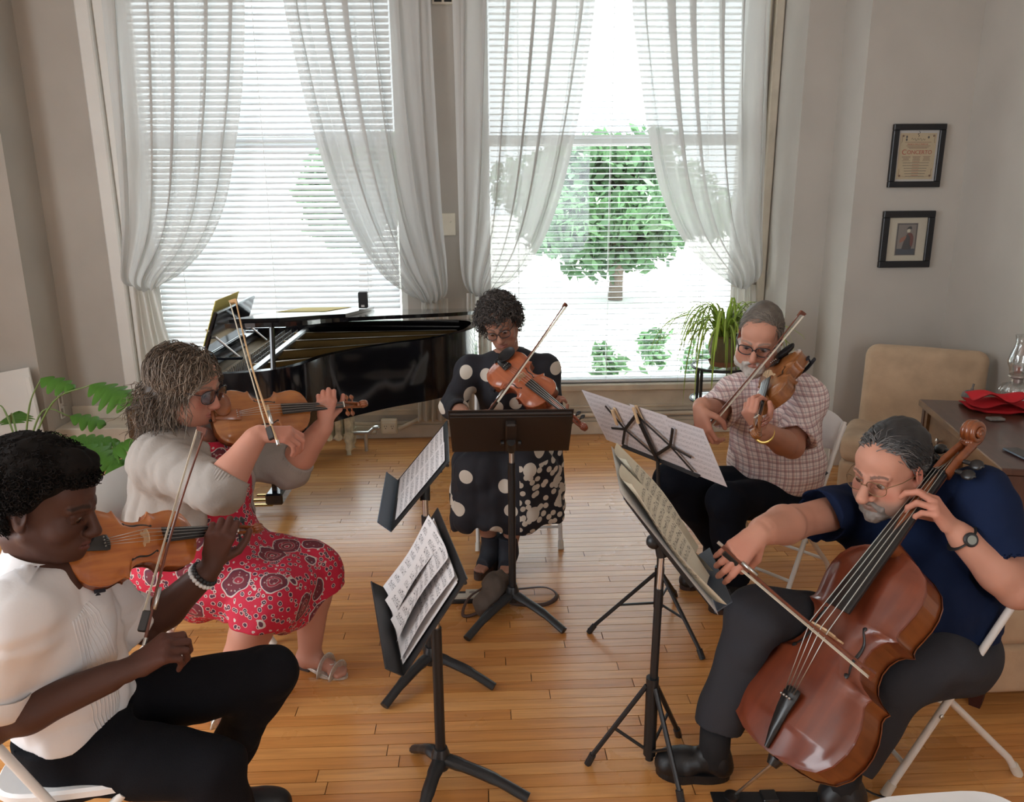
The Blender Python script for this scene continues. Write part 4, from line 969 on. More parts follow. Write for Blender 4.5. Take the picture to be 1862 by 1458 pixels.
def dots_mat():
    m, nt, b = newmat('polka_cloth'); tc = N(nt, 'ShaderNodeTexCoord')
    sep = N(nt, 'ShaderNodeSeparateXYZ'); L(nt, tc.outputs['Object'], sep.inputs[0])
    cmb = N(nt, 'ShaderNodeCombineXYZ'); L(nt, sep.outputs['X'], cmb.inputs[0]); L(nt, sep.outputs['Z'], cmb.inputs[1])
    sy = N(nt, 'ShaderNodeMath', operation='MULTIPLY'); sy.inputs[1].default_value = 0.25; L(nt, sep.outputs['Y'], sy.inputs[0]); L(nt, sy.outputs[0], cmb.inputs[2])
    def vor(scale, thr, rnd):
        v = N(nt, 'ShaderNodeTexVoronoi', voronoi_dimensions='2D'); v.inputs['Scale'].default_value = scale; v.inputs['Randomness'].default_value = rnd; L(nt, cmb.outputs[0], v.inputs['Vector'])
        g = N(nt, 'ShaderNodeMath', operation='LESS_THAN'); g.inputs[1].default_value = thr; L(nt, v.outputs['Distance'], g.inputs[0]); return g.outputs[0]
    big = vor(6.6, 0.22, 0.8); small = vor(25, 0.34, 1.0)
    # the small print covers her left side of the skirt
    gx = N(nt, 'ShaderNodeMath', operation='GREATER_THAN'); gx.inputs[1].default_value = 0.0; L(nt, sep.outputs['X'], gx.inputs[0])
    gz = N(nt, 'ShaderNodeMath', operation='LESS_THAN'); gz.inputs[1].default_value = 0.58; L(nt, sep.outputs['Z'], gz.inputs[0])
    ms = N(nt, 'ShaderNodeMath', operation='MULTIPLY'); L(nt, gx.outputs[0], ms.inputs[0]); L(nt, gz.outputs[0], ms.inputs[1])
    ms2 = N(nt, 'ShaderNodeMath', operation='MULTIPLY'); L(nt, ms.outputs[0], ms2.inputs[0]); L(nt, small, ms2.inputs[1])
    mxm = N(nt, 'ShaderNodeMath', operation='MAXIMUM'); L(nt, big, mxm.inputs[0]); L(nt, ms2.outputs[0], mxm.inputs[1])
    mx = N(nt, 'ShaderNodeMix', data_type='RGBA'); mx.inputs[6].default_value = (0.012, 0.012, 0.018, 1); mx.inputs[7].default_value = (0.62, 0.56, 0.48, 1); L(nt, mxm.outputs[0], mx.inputs[0]); L(nt, mx.outputs[2], b.inputs['Base Color'])
    b.inputs['Roughness'].default_value = 0.8
dots_mat()
def paisley_mat():
    m, nt, b = newmat('paisley_cloth'); tc = N(nt, 'ShaderNodeTexCoord')
    def rings(scale, stops, rnd):
        v = N(nt, 'ShaderNodeTexVoronoi'); v.inputs['Scale'].default_value = scale; v.inputs['Randomness'].default_value = rnd
        w = N(nt, 'ShaderNodeTexNoise'); w.inputs['Scale'].default_value = scale*1.5; L(nt, tc.outputs['Object'], w.inputs['Vector'])
        s_ = N(nt, 'ShaderNodeVectorMath', operation='SCALE'); s_.inputs['Scale'].default_value = 0.35/scale; L(nt, w.outputs['Color'], s_.inputs[0])
        a = N(nt, 'ShaderNodeVectorMath', operation='ADD'); L(nt, tc.outputs['Object'], a.inputs[0]); L(nt, s_.outputs[0], a.inputs[1]); L(nt, a.outputs[0], v.inputs['Vector'])
        r = N(nt, 'ShaderNodeValToRGB'); r.color_ramp.interpolation = 'CONSTANT'; e = r.color_ramp.elements
        e[0].position = stops[0][0]; e[0].color = stops[0][1]; e[1].position = stops[1][0]; e[1].color = stops[1][1]
        for p, c_ in stops[2:]: q = e.new(p); q.color = c_
        L(nt, v.outputs['Distance'], r.inputs[0]); return r, v
    RED, DK, WH, PK, NV = (0.52, 0.012, 0.045, 1), (0.16, 0.022, 0.035, 1), (0.60, 0.50, 0.46, 1), (0.62, 0.04, 0.10, 1), (0.05, 0.025, 0.06, 1)
    big, vb = rings(7.5, [(0, RED), (0.06, WH), (0.085, DK), (0.15, WH), (0.17, RED), (0.22, WH), (0.24, DK), (0.34, NV), (0.38, WH), (0.41, RED), (0.9, RED)], 0.5)
    small, _ = rings(44, [(0, WH), (0.10, NV), (0.24, DK), (0.32, WH), (0.40, RED), (0.9, RED)], 0.9)
    tiny, _ = rings(60, [(0, WH), (0.22, DK), (0.9, DK)], 1.0)
    lt = N(nt, 'ShaderNodeMath', operation='LESS_THAN'); lt.inputs[1].default_value = 0.38; L(nt, vb.outputs['Distance'], lt.inputs[0])
    gt = N(nt, 'ShaderNodeMath', operation='GREATER_THAN'); gt.inputs[1].default_value = 0.115; L(nt, vb.outputs['Distance'], gt.inputs[0])
    mm = N(nt, 'ShaderNodeMath', operation='MULTIPLY'); L(nt, lt.outputs[0], mm.inputs[0]); L(nt, gt.outputs[0], mm.inputs[1]); m5 = N(nt, 'ShaderNodeMath', operation='MULTIPLY'); m5.inputs[1].default_value = 0.55; L(nt, mm.outputs[0], m5.inputs[0])
    mx1 = N(nt, 'ShaderNodeMix', data_type='RGBA'); L(nt, m5.outputs[0], mx1.inputs[0]); L(nt, big.outputs[0], mx1.inputs[6]); L(nt, tiny.outputs[0], mx1.inputs[7])
    far_ = N(nt, 'ShaderNodeMath', operation='GREATER_THAN'); far_.inputs[1].default_value = 0.41; L(nt, vb.outputs['Distance'], far_.inputs[0])
    mx2 = N(nt, 'ShaderNodeMix', data_type='RGBA'); L(nt, far_.outputs[0], mx2.inputs[0]); L(nt, mx1.outputs[2], mx2.inputs[6]); L(nt, small.outputs[0], mx2.inputs[7])
    L(nt, mx2.outputs[2], b.inputs['Base Color']); b.inputs['Roughness'].default_value = 0.8
paisley_mat()

def frame(fwd, up=(0, 0, 1)):
    f = unit(fwd); r = unit(np.cross(f, np.asarray(up, float))); return np.stack([r, f, np.cross(r, f)], 1)
def torso(B, J, hip, waist, chest, k=0.06, belly=0.0, grow=0.0, bust=0.0, trap=0.072):
    """hip/waist/chest: (half width, half depth)"""
    up = unit(J['neck']-J['pel']); side = unit(J['sL']-J['sR']); side = unit(side-up*np.dot(side, up)); f = np.cross(side, up)*-1
    f = np.cross(up, side)*1.0
    if np.dot(f, J['fwd']) < 0: f = -f
    R = np.stack([side, f, up], 1); H = np.linalg.norm(J['neck']-J['pel'])
    P = lambda t, y=0: J['pel']+up*H*t+f*y
    B.ell(P(0.02, 0.0), (hip[0]+grow, hip[1]+grow, 0.15+grow), R, k); B.ell(P(0.30, belly*0.6), (waist[0]+grow, waist[1]+belly*0.5+grow, 0.19+grow), R, k)
    B.ell(P(0.66, bust*0.4), (chest[0]+grow, chest[1]+bust*0.5+grow, 0.21+grow), R, k)
    if bust:
        for sg in (-1, 1): B.ell(P(0.60, chest[1]*0.7)+side*sg*0.075, (0.085+grow, 0.07+bust*0.4+grow, 0.085+grow), R, 0.05)
    mid = (J['sR']+J['sL'])/2; nb = J['neck']-up*0.03
    for s_ in ('sR', 'sL'): B.cone(nb, J[s_], trap+grow, 0.062+grow, k=0.06); B.cone(P(0.62), J[s_]-up*0.03, chest[1]*0.8+grow, 0.06+grow, k=0.06)
    return R, P
def make_body(root, J, skin, hc, HR, hs, hw, arms, legs=True, fcol=None, leg_r=(0.08, 0.06, 0.058, 0.04), arm_r=(0.055, 0.045, 0.043, 0.028), thin=(0.14, 0.09), head_kw={}, neck_r=0.054):
    parts = []; sk = np.array(skin)
    B = Blob(0.02); head_shape(B, hc, HR, hs, w=hw, **head_kw)
    nk = hc+HR@np.array((0, -0.028, -0.075))*hs; B.cone(nk, J['neck']-np.array((0, 0, 0.02)), neck_r*hs, neck_r*1.12, k=0.03)
    V, F = blob_mesh(B, 0.0026); parts.append((V, F, fcol(V)))
    for side in ('R', 'L'):
        A = Blob(0.02); s_, e_, w_ = J['s'+side], J['e'+side], J['w'+side]; h = arms[side]
        A.cone(s_, e_, arm_r[0], arm_r[1]); fm = s_*0+e_+(w_-e_)*0.3
        ax = unit(np.cross(h['d'], h['palm']))
        A.cone(e_, fm, arm_r[1], arm_r[2], k=0.03); A.cone(fm, w_, arm_r[2], arm_r[3], k=0.03, flat=(h['palm'], 0.85)); A.cone(fm, w_-0.12*(w_-e_), arm_r[2], arm_r[3]*1.02, k=0.03)
        add_hand(A, w_+unit(h['d'])*0.008, h['d'], h['palm'], side == 'R', h['curl'], h['thumb'], h.get('spread', 0.06), h.get('sc', 1.0))
        V, F = blob_mesh(A, 0.0032, 0.012); n = wob(V.astype(np.float32), 45, 5)[:, None]*0.05
        c_ = np.tile(sk, (len(V), 1))*(1+n)
        dh = np.clip(((V-w_)@unit(h['d'])-0.03)/0.05, 0, 1)[:, None]*(np.linalg.norm(V-w_, axis=1) < 0.25)[:, None]; c_ = c_*(1-dh*np.array(h.get('tint', (0.02, 0.10, 0.10))))
        parts.append((V, F, c_))
    T_ = Blob(0.05); torso(T_, J, (thin[0], thin[1]), (thin[0]*0.85, thin[1]*0.9), (thin[0]*0.95, thin[1]))
    if legs:
        for side in ('R', 'L'): T_.cone(J['h'+side], J['k'+side], leg_r[0], leg_r[1]); kn, an = J['k'+side], J['a'+side]; mid = kn+(an-kn)*0.3-unit(J['fwd'])*0.012; T_.cone(kn, mid, leg_r[1], leg_r[2], k=0.03); T_.cone(mid, an, leg_r[2], leg_r[3], k=0.03)
        for side in ('R', 'L'):
            tv = J.get('toe'+side)
            if tv is not None:
                an = J['a'+side]; d = unit(tv-an*np.array((1, 1, 0))-np.array((0, 0, tv[2]))); 
                T_.cone(an-np.array((0, 0, 0.02))-d*0.02, an*np.array((1, 1, 0))+d*0.0+np.array((0, 0, J.get('heel', 0.03)+0.03)), leg_r[3]*0.95, 0.030, k=0.02)
                T_.cone(an-np.array((0, 0, 0.02)), tv-d*0.05+np.array((0, 0, 0.02)), 0.036, 0.024, k=0.03)
                s2 = np.cross(d, (0, 0, 1))
                for q in (-1.6, -0.8, 0, 0.8, 1.5): T_.cone(tv-d*0.05+s2*q*0.016+np.array((0, 0, 0.012)), tv-d*abs(q)*0.008+s2*q*0.017+np.array((0, 0, 0.006)), 0.011, 0.0095, k=0.008)
    V, F = blob_mesh(T_, 0.0055); parts.append((V, F, np.tile(sk, (len(V), 1))*(1+wob(V.astype(np.float32), 30, 5)[:, None]*0.05)))
    off = 0; VV, FF, CC = [], [], []
    for V, F, c_ in parts: VV.append(V); FF.append(F+off); CC.append(c_); off += len(V)
    V = np.concatenate(VV); me = mesh_from_np('body', V-np.array(root.location), np.concatenate(FF)); o = obj_from('body', me, 'skin', root, False); set_col(me, np.clip(np.concatenate(CC), 0, 1)); return o
def shoe(root, ankle, toe, mat='shoe_black', w=0.043, sole='shoe_sole', high=0.05, name='shoe', heel_h=0.02, open_toe=False):
    an = np.asarray(ankle, float); toe = np.asarray(toe, float); d = unit(np.array((toe[0]-an[0], toe[1]-an[1], 0))); g = np.array((an[0], an[1], 0)); hl = g-d*0.055
    B = Blob(0.03); B.cone(hl+d*0.03+np.array((0, 0, 0.042)), an+np.array((0, 0, high-0.03)), 0.040, 0.044, k=0.02); te = np.array((toe[0], toe[1], 0))-d*0.045
    B.cone(g+np.array((0, 0, 0.065)), te+d*(-0.02)+np.array((0, 0, 0.045)), 0.043, 0.040, k=0.03); B.cone(te-d*0.04+np.array((0, 0, 0.04)), te+np.array((0, 0, 0.036)), w, w*0.92, k=0.02)
    B.cut((0, 0, heel_h*0.8), (0, 0, -1))
    s = blob_obj(name, B, 0.0045, mat, root)
    side = np.cross(d, (0, 0, 1)); ln = np.linalg.norm(toe[:2]-hl[:2])
    ol = [(math.copysign(abs(math.cos(a))**0.8, math.cos(a)), math.sin(a)) for a in np.linspace(0, 2*math.pi, 28, endpoint=False)]
    mid = (hl+np.array((toe[0], toe[1], 0)))/2; V = []
    for z in (0.001, heel_h+0.004):
        for cx, sy in ol: V.append(mid+d*cx*ln*0.5+side*sy*(w+0.004)*(1.0 if cx > 0 else 0.82)+np.array((0, 0, z)))
    V = np.array(V)-np.array(root.location); mb = MB().add(V, [(i, (i+1) % 28, 28+(i+1) % 28, 28+i) for i in range(28)]+[tuple(range(28))[::-1], tuple(range(28, 56))])
    q = mb.build('sole', sole, None); q.parent = s
    return s
def grow_hair(root, hc, HR, hs, hw, n, seed, line, step, m, comb, lift, grav, wave, wfreq, rad, colfn, push=1.03, name='hair', jitter=0.25, taper=0.6, start=0.0, hug=1.12, clear=None):
    """comb: (p, n) -> flow direction in head coordinates; strands stay between push and hug times the skull"""
    rg = np.random.RandomState(seed); p, nn = scalp_roots(n, seed, line, hc, HR, hs, hw, start); q = p.copy(); cm = comb(p, nn); cm = cm-nn*np.sum(cm*nn, 1)[:, None]; cm /= np.linalg.norm(cm, axis=1)[:, None]+1e-9
    v = cm+lift*nn+jitter*rg.randn(n, 3); v /= np.linalg.norm(v, axis=1)[:, None]
    path = [q.copy()]; ph = rg.rand(n, 1)*6.28; ax = rg.randn(n, 3); st = step*(0.7+0.6*rg.rand(n, 1)); g = HR.T@np.array((0, 0, -1.0)); C0 = np.array((0, -0.018, 0.030)); RR = np.array((0.077*hw, 0.100, 0.088))
    C1 = np.array((0, 0.02, -0.05)); R1 = np.array((0.068*hw, 0.066, 0.075)); hg = 1+(hug-1)*(0.35+0.65*rg.rand(n))
    for i in range(m-1):
        v = v+grav*g+wave*np.cross(v, ax)*np.sin(ph+wfreq*i); v /= np.linalg.norm(v, axis=1)[:, None]; q = q+v*st
        e = (q-C0)/RR; l = np.linalg.norm(e, axis=1); ins = l < push; q[ins] = C0+e[ins]/l[ins, None]*RR*push
        out = (l > hg) & (e[:, 2] > -0.55); q[out] = C0+e[out]/l[out, None]*RR*hg[out, None]
        e = (q-C1)/R1; l = np.linalg.norm(e, axis=1); ins = l < 1; q[ins] = C1+e[ins]/l[ins, None]*R1
        if clear is not None:
            e = (q-clear[0])/clear[1]; l = np.linalg.norm(e, axis=1); ins = l < 1; q[ins] = clear[0]+e[ins]/l[ins, None]*clear[1]
        path.append(q.copy())
    P = np.stack(path, 1); W = hc+(P@HR.T)*hs; r = rad*(1-taper*np.linspace(0, 1, m)**2)[None, :]*(0.7+0.6*rg.rand(n, 1))
    return strand_mesh(name, W, r, 'hair', root, colfn(p, rg, n, m))
def hair_cap(root, hc, HR, hs, c, r, color, bump=0.004, bs=70, h=0.004, extra=None, name='hair_mass', cutf=None, mat='hair'):
    B = Blob(0.02); B.ell(hc+HR@np.array(c)*hs, np.array(r)*hs, HR)
    for e in (extra or []): B.ell(hc+HR@np.array(e[0])*hs, np.array(e[1])*hs, HR, 0.02)
    for e in (cutf or []): B.ell(hc+HR@np.array(e[0])*hs, np.array(e[1])*hs, HR, 0.01, True)
    B.disp = lambda P: np.float32(bump)*wob(P, bs, 1, 6)
    color = np.array(color); return blob_obj(name, B, h, mat, root, lambda V: color*(1+0.25*wob(V.astype(np.float32), 90, 4)[:, None]))
def fold_collar(root, c, axis, f, mat, r0=0.066, wing=0.055, stand=0.045, spread=0.55):
    """shirt collar: a standing band folded over into two pointed wings; axis runs up the neck, f to the front"""
    ax = unit(axis); f = np.asarray(f, float); f = unit(f-ax*np.dot(f, ax)); s = np.cross(f, ax); rows = []
    for q in np.linspace(-1, 1, 61):
        ang = q*math.radians(162)+math.pi; d = f*math.cos(ang)+s*math.sin(ang); w = abs(q)**3; up = stand*(1-0.35*w); tip = wing*max(0, (abs(q)-0.45)/0.55)**1.3
        pr = [(r0+0.004, -0.02), (r0, up*0.6), (r0-0.001, up), (r0+0.004, up+0.003), (r0+0.010, up*0.6), (r0+0.022+0.012*w, -0.012-tip), (r0+0.018+0.012*w, -0.012-tip), (r0+0.006, up*0.5)]
        dd = d+f*0.0; rows.append([c+dd*r+ax*h+(f*tip*spread if h < -0.005 and r > r0+0.01 else 0) for r, h in pr])
    mb = MB().grid(np.array(rows), closed=True); mb.f.append(tuple(range(8))[::-1]); mb.f.append(tuple(60*8+i for i in range(8))); return mb.build('collar', mat, root, smooth='auto', world=True)
BOW_CURL = [(38, 42, 25), (42, 48, 28), (45, 50, 28), (40, 50, 25)]
NECK_CURL = [(48, 62, 38), (52, 64, 40), (55, 62, 40), (52, 58, 36)]
BOW_THUMB = [(0.55, 0.55, 0.65), (0.7, 0.1, 0.75), (0.8, -0.2, 0.5)]
NECK_THUMB = [(0.55, 0.75, 0.45), (0.85, 0.35, 0.45), (0.95, 0.1, 0.2)]
# ------------------------------------------------------------------ violist in a checked shirt
def person_checked():
    J = dict(pel=at(1412, 885, 3.56), neck=at(1408, 688, 3.50), sR=at(1335, 712, 3.54), sL=at(1468, 722, 3.42), eR=at(1300, 752, 3.42), wR=at(1271, 738, 3.18), eL=at(1440, 812, 3.20), wL=at(1382, 784, 2.99),
             hR=at(1378, 895, 3.50), kR=at(1222, 872, 3.33), aR=at(1296, 985, 3.52), hL=at(1430, 905, 3.44), kL=at(1318, 912, 3.18), aL=at(1335, 1062, 3.24), fwd=np.array((-0.75, -0.62, 0)))
    root = empty('person', (J['pel'][0], J['pel'][1], 0), 'grey-bearded man in glasses and a red checked shirt playing the viola', 'person')
    hc = at(1382, 612, 3.44); HR = frame((-0.46, -0.80, -0.34), (0.10, 0, 1)); hs, hw = 1.13, 1.0; skin = (0.52, 0.255, 0.175)
    arms = dict(R=dict(d=(0.12, -0.35, -0.85), palm=(0.75, 0.55, -0.1), curl=[(30, 45, 25), (34, 48, 25), (36, 50, 25), (36, 50, 25)], thumb=BOW_THUMB, sc=1.12), L=dict(d=(-0.50, -0.12, 0.80), palm=(0.62, 0.45, 0.55), curl=NECK_CURL, thumb=NECK_THUMB, sc=1.08))
    make_body(root, J, skin, hc, HR, hs, hw, arms, fcol=face_color(hc, HR, hs, skin, (0.40, 0.17, 0.14), (0.20, 0.16, 0.13), 0.22), arm_r=(0.06, 0.047, 0.047, 0.031), head_kw=dict(jaw=1.08, nose=1.12, fat=0.006), neck_r=0.062)
    add_eyes(root, hc, HR, hs, hw, (0.10, 0.10, 0.11)); glasses(root, hc, HR, hs, hw, 'frame_dark', 'lens', 0.027, 0.0185, 0.0026)
    # hair, short and combed over from a side parting
    grey = np.array((0.215, 0.185, 0.155))
    cf = lambda p, rg, n, m: grey*(0.65+0.75*rg.rand(n, 1))*np.where(p[:, 1:2] > 0.02, 1.1, 0.9)
    hair_cap(root, hc, HR, hs, (0, -0.030, 0.045), (0.0785, 0.099, 0.086), grey*0.6, 0.0015, 120)
    grow_hair(root, hc, HR, hs, hw, 2600, 3, hairline_std(0.068, 0.005, -0.06, 0.006), 0.0075, 6, lambda p, n: np.stack([0.9+0*p[:, 0], -0.45+0*p[:, 0], -0.25-3*np.abs(p[:, 0])], 1), 0.12, 0.12, 0.1, 1.0, 0.0014, cf, 1.05, start=0.003, hug=1.13)
    # full short beard
    T = lambda x, y, z: hc+HR@(np.array((x*hw, y, z))*hs)
    B = Blob(0.02)
    for sg in (-1, 1):
        B.cone(T(sg*0.070, 0.010, -0.030), T(sg*0.056, 0.050, -0.090), 0.018, 0.026, k=0.02); B.cone(T(sg*0.056, 0.050, -0.090), T(0, 0.088, -0.114), 0.027, 0.028, k=0.02); B.cone(T(sg*0.004, 0.101, -0.060), T(sg*0.030, 0.090, -0.076), 0.0085, 0.011, k=0.01)
        B.cone(T(sg*0.032, 0.090, -0.078), T(sg*0.030, 0.082, -0.100), 0.013, 0.020, k=0.01)
    B.ell(T(0, 0.104, -0.072), np.array((0.017, 0.012, 0.0075)), HR, 0.006, True)
    B.disp = lambda P: np.float32(0.0022)*wob(P, 170, 2, 6)
    blob_obj('beard', B, 0.003, 'hair', root, lambda V: np.array((0.46, 0.42, 0.38))*(1+0.3*wob(V.astype(np.float32), 120, 4)[:, None]))
    # shirt
    B = Blob(0.05); R_, P_ = torso(B, J, (0.205, 0.165), (0.215, 0.175), (0.20, 0.135), belly=0.07, grow=0.012)
    for s_, e_, f in (('sR', 'eR', 0.92), ('sL', 'eL', 0.86)):
        a, b = J[s_], J[s_]+(J[e_]-J[s_])*f; B.cone(a, b, 0.082, 0.088, k=0.04, cap=True); B.cone(b-(b-a)*0.03, b+(b-a)*0.1, 0.072, 0.080, k=0.003, neg=True)
    B.cone(J['neck']-np.array((0, 0, 0.05)), J['neck']+np.array((0, 0, 0.015)), 0.078, 0.070, k=0.02, cap=True); B.cone(J['neck'], hc, 0.062, 0.055, k=0.004, neg=True)
    B.disp = folds(16, 0.009, (0.2, 0.2, 1), 0.4, 1)
    blob_obj('shirt', B, 0.0055, 'check_cloth', root)
    c = J['neck']+np.array((0, 0, 0.0)); f = unit(J['fwd']+np.array((0, 0, -0.4))); sd = R_[:, 0]
    nkb = hc+HR@np.array((0, -0.028, -0.085))*hs; fold_collar(root, J['neck']+(nkb-J['neck'])*0.15, nkb-J['neck'], f, 'check_cloth', 0.074, 0.055, 0.04)
    for t in (0.12, 0.30, 0.48):
        p = P_(t, 0.165+0.075*(1-abs(t-0.30)*1.6)); MB().lathe([(0.0055, 0), (0.006, 0.002), (0.004, 0.003)], 12, c=p+np.array((-0.018, -0.02, 0)), R=rot_to(np.cross((0, 0, 1), J['fwd']), J['fwd'])).build('button', 'button_shell', root, world=True)
    # trousers
    B = Blob(0.05); B.ell(J['pel']-np.array((0, 0, 0.01)), (0.21, 0.20, 0.13)); up = np.array((0, 0, 1))
    for s_ in ('R', 'L'):
        h, k, a = J['h'+s_], J['k'+s_], J['a'+s_]; B.cone(h, k, 0.112, 0.083, k=0.05); B.cone(k, a+np.array((0, 0, 0.03)), 0.082, 0.068, k=0.03, cap=True)
    B.disp = folds(14, 0.010, (-0.5, -0.5, -0.5), 0.5, 3); blob_obj('trousers', B, 0.006, 'trouser_navy', root)
    b = [J['pel']+up*0.118+np.array((math.cos(a)*0.218, math.sin(a)*0.212, 0)) for a in np.linspace(0, 2*math.pi, 40)]; MB().tube(b, 0.017, 6, flat=0.35, cap=False, up=(0, 0, 1)).build('belt', 'shoe_black', root, smooth=True, world=True)
    for s_, toe in (('L', atz(1290, 1112)), ('R', atz(1258, 1010) if False else J['aR']*np.array((1, 1, 0))+np.array((-0.17, -0.10, 0)))):
        a = J['a'+s_].copy(); a[2] = 0.10; MB().tube([a+np.array((0, 0, -0.03)), J['a'+s_]+np.array((0, 0, 0.06))], 0.046, 12).build('sock', 'sock_black', root, smooth=True, world=True); shoe(root, a, toe, 'shoe_black', 0.05)
    # gold wrist watch
    w = J['wL']+(J['eL']-J['wL'])*0.12; ax = unit(J['eL']-J['wL']); Rw = rot_to(ax); ring = [w+0.037*(math.cos(a)*Rw[:, 0]+math.sin(a)*Rw[:, 2]) for a in np.linspace(0, 2*math.pi, 30)]
    wt = MB().tube(ring, 0.008, 8, flat=0.3, cap=False, up=ax).build('wrist_watch', 'gold_metal', root, smooth=True, world=True)
    return root
person_checked()
# ------------------------------------------------------------------ violist in polka dots
def person_dots():
    J = dict(pel=np.array((0.17, 4.17, 0.52)), neck=at(925, 648, 4.13), sR=at(856, 672, 4.12), sL=at(992, 670, 4.14), eR=at(822, 738, 3.93), wR=at(846, 754, 3.63), eL=at(1008, 790, 3.96), wL=at(1004, 768, 3.66),
             hR=np.array((0.08, 4.10, 0.50)), kR=np.array((-0.02, 3.70, 0.53)), aR=at(893, 1004, 3.68), hL=np.array((0.26, 4.10, 0.50)), kL=np.array((0.20, 3.69, 0.53)), aL=at(924, 1006, 3.66), fwd=np.array((0.0, -1.0, 0)))
    root = empty('person', (J['pel'][0], J['pel'][1], 0), 'curly-haired woman in glasses and a black polka-dot dress playing the viola', 'person')
    hc = at(910, 586, 4.03); HR = frame((-0.14, -0.88, -0.40), (-0.24, 0, 1)); hs, hw = 1.06, 0.97; skin = (0.37, 0.185, 0.125)
    arms = dict(R=dict(d=(0.93, -0.30, 0.05), palm=(0.1, 0.25, -0.95), curl=BOW_CURL, thumb=BOW_THUMB, sc=1.0), L=dict(d=(-0.05, -0.2, 0.95), palm=(0.72, 0.45, 0.1), curl=NECK_CURL, thumb=NECK_THUMB, sc=0.98))
    make_body(root, J, skin, hc, HR, hs, hw, arms, fcol=face_color(hc, HR, hs, skin, (0.26, 0.09, 0.08), (0.05, 0.04, 0.035), 0.15), leg_r=(0.08, 0.055, 0.055, 0.036), arm_r=(0.05, 0.042, 0.040, 0.026), head_kw=dict(jaw=0.95, nose=1.0))
    add_eyes(root, hc, HR, hs, hw, (0.05, 0.03, 0.02), (0, 0.9, -0.4)); glasses(root, hc, HR, hs, hw, 'frame_dark', 'lens', 0.027, 0.019, 0.0022)
    base = np.array((0.060, 0.050, 0.045))
    cf = lambda p, rg, n, m: base*(0.6+1.3*rg.rand(n, 1)**1.6)
    hair_cap(root, hc, HR, hs, (0, -0.030, 0.052), (0.094, 0.108, 0.092), base*0.6, 0.009, 80, extra=[((0, -0.07, -0.01), (0.075, 0.05, 0.06))])
    rg = np.random.RandomState(5); n, m = 1500, 18
    p, nn = scalp_roots(n, 8, hairline_std(0.062, -0.02, -0.07), hc, HR, hs, hw, 0.012)
    t = np.linspace(0, 1, m)[None, :, None]; a = np.cross(nn, rg.randn(n, 3)); a /= np.linalg.norm(a, axis=1)[:, None]; b = np.cross(nn, a); ln = (0.025+0.028*rg.rand(n, 1, 1)); rr = 0.006+0.006*rg.rand(n, 1, 1); tu = 2*math.pi*(1.2+1.3*rg.rand(n, 1, 1)); ph = rg.rand(n, 1, 1)*6.28
    dirn = nn+0.9*a; dirn /= np.linalg.norm(dirn, axis=1)[:, None]; g = (HR.T@np.array((0, 0, -1.0)))[None, None, :]
    Pq = p[:, None, :]+dirn[:, None, :]*ln*t+g*0.018*t**2+(b[:, None, :]*np.cos(ph+tu*t)+np.cross(b, dirn)[:, None, :]*np.sin(ph+tu*t))*rr*np.minimum(1, t*3)
    strand_mesh('hair', hc+(Pq@HR.T)*hs, np.tile(0.0026*(1-0.45*np.linspace(0, 1, m)), (n, 1)), 'hair', root, cf(p, rg, n, m), 4)
    # blouse part of the dress with sleeves to the wrist
    B = Blob(0.05); R_, P_ = torso(B, J, (0.185, 0.15), (0.165, 0.13), (0.165, 0.115), grow=0.010, bust=0.04, trap=0.045)
    for s_, e_, w_, f in (('sR', 'eR', 'wR', 0.62), ('sL', 'eL', 'wL', 0.55)):
        w = J[e_]+(J[w_]-J[e_])*f; B.cone(J[s_], J[e_], 0.070, 0.064, k=0.04); B.cone(J[e_], w, 0.062, 0.054, k=0.03, cap=True); B.cone(w, w+(J[w_]-J[e_])*0.2, 0.046, 0.05, k=0.002, neg=True)
    B.cone(J['neck']+np.array((0, 0.01, -0.02)), hc, 0.058, 0.056, k=0.01, neg=True)
    # the skirt spreads over the knees and hangs to the calves
    c = np.array((0.115, 3.86, 0.0))
    for sx in (-1, 1): B.cone(J['h'+('R' if sx < 0 else 'L')], J['k'+('R' if sx < 0 else 'L')], 0.125, 0.10, k=0.07)
    hz = 0.24
    for x0, y0, r0, x1, y1, r1 in ((-0.06, 3.74, 0.10, -0.085, 3.70, 0.10), (0.06, 3.70, 0.10, 0.04, 3.66, 0.10), (0.18, 3.70, 0.10, 0.20, 3.66, 0.10), (0.28, 3.76, 0.10, 0.315, 3.74, 0.095), (-0.08, 3.92, 0.09, -0.10, 3.90, 0.085), (0.33, 3.92, 0.09, 0.36, 3.88, 0.075)):
        B.cone((x0, y0, 0.50), (x1, y1, hz+(0.03 if x0 > 0.2 else 0.05)), r0, r1, k=0.06)
    fo_ = folds(22, 0.016, (0, 0, 1), 0.25, 2); B.disp = lambda P: fo_(P)*np.clip((0.62-P[:, 2])/0.15, 0.3, 1).astype(np.float32)
    zc = np.float32(hz)
    B.ops.append((lambda P: (P[:, 2]-zc-np.float32(0.018)*np.sin(P[:, 0]*np.float32(22)+P[:, 1]*np.float32(9))), 0.006, True))
    blob_obj('dress', B, 0.0055, 'polka_cloth', root)
    # printed scarf collar
    c = J['neck']; B = Blob(0.012)
    for sg in (-1, 1): B.cone(c+np.array((0, 0.05, 0.035)), c+np.array((sg*0.062, 0.0, 0.02)), 0.014, 0.015); B.cone(c+np.array((sg*0.062, 0, 0.02)), c+np.array((sg*0.03, -0.075, -0.04)), 0.016, 0.014); B.cone(c+np.array((sg*0.03, -0.075, -0.04)), c+np.array((sg*0.025, -0.10, -0.10)), 0.014, 0.012)
    blob_obj('scarf', B, 0.004, 'scarf_pattern', root)
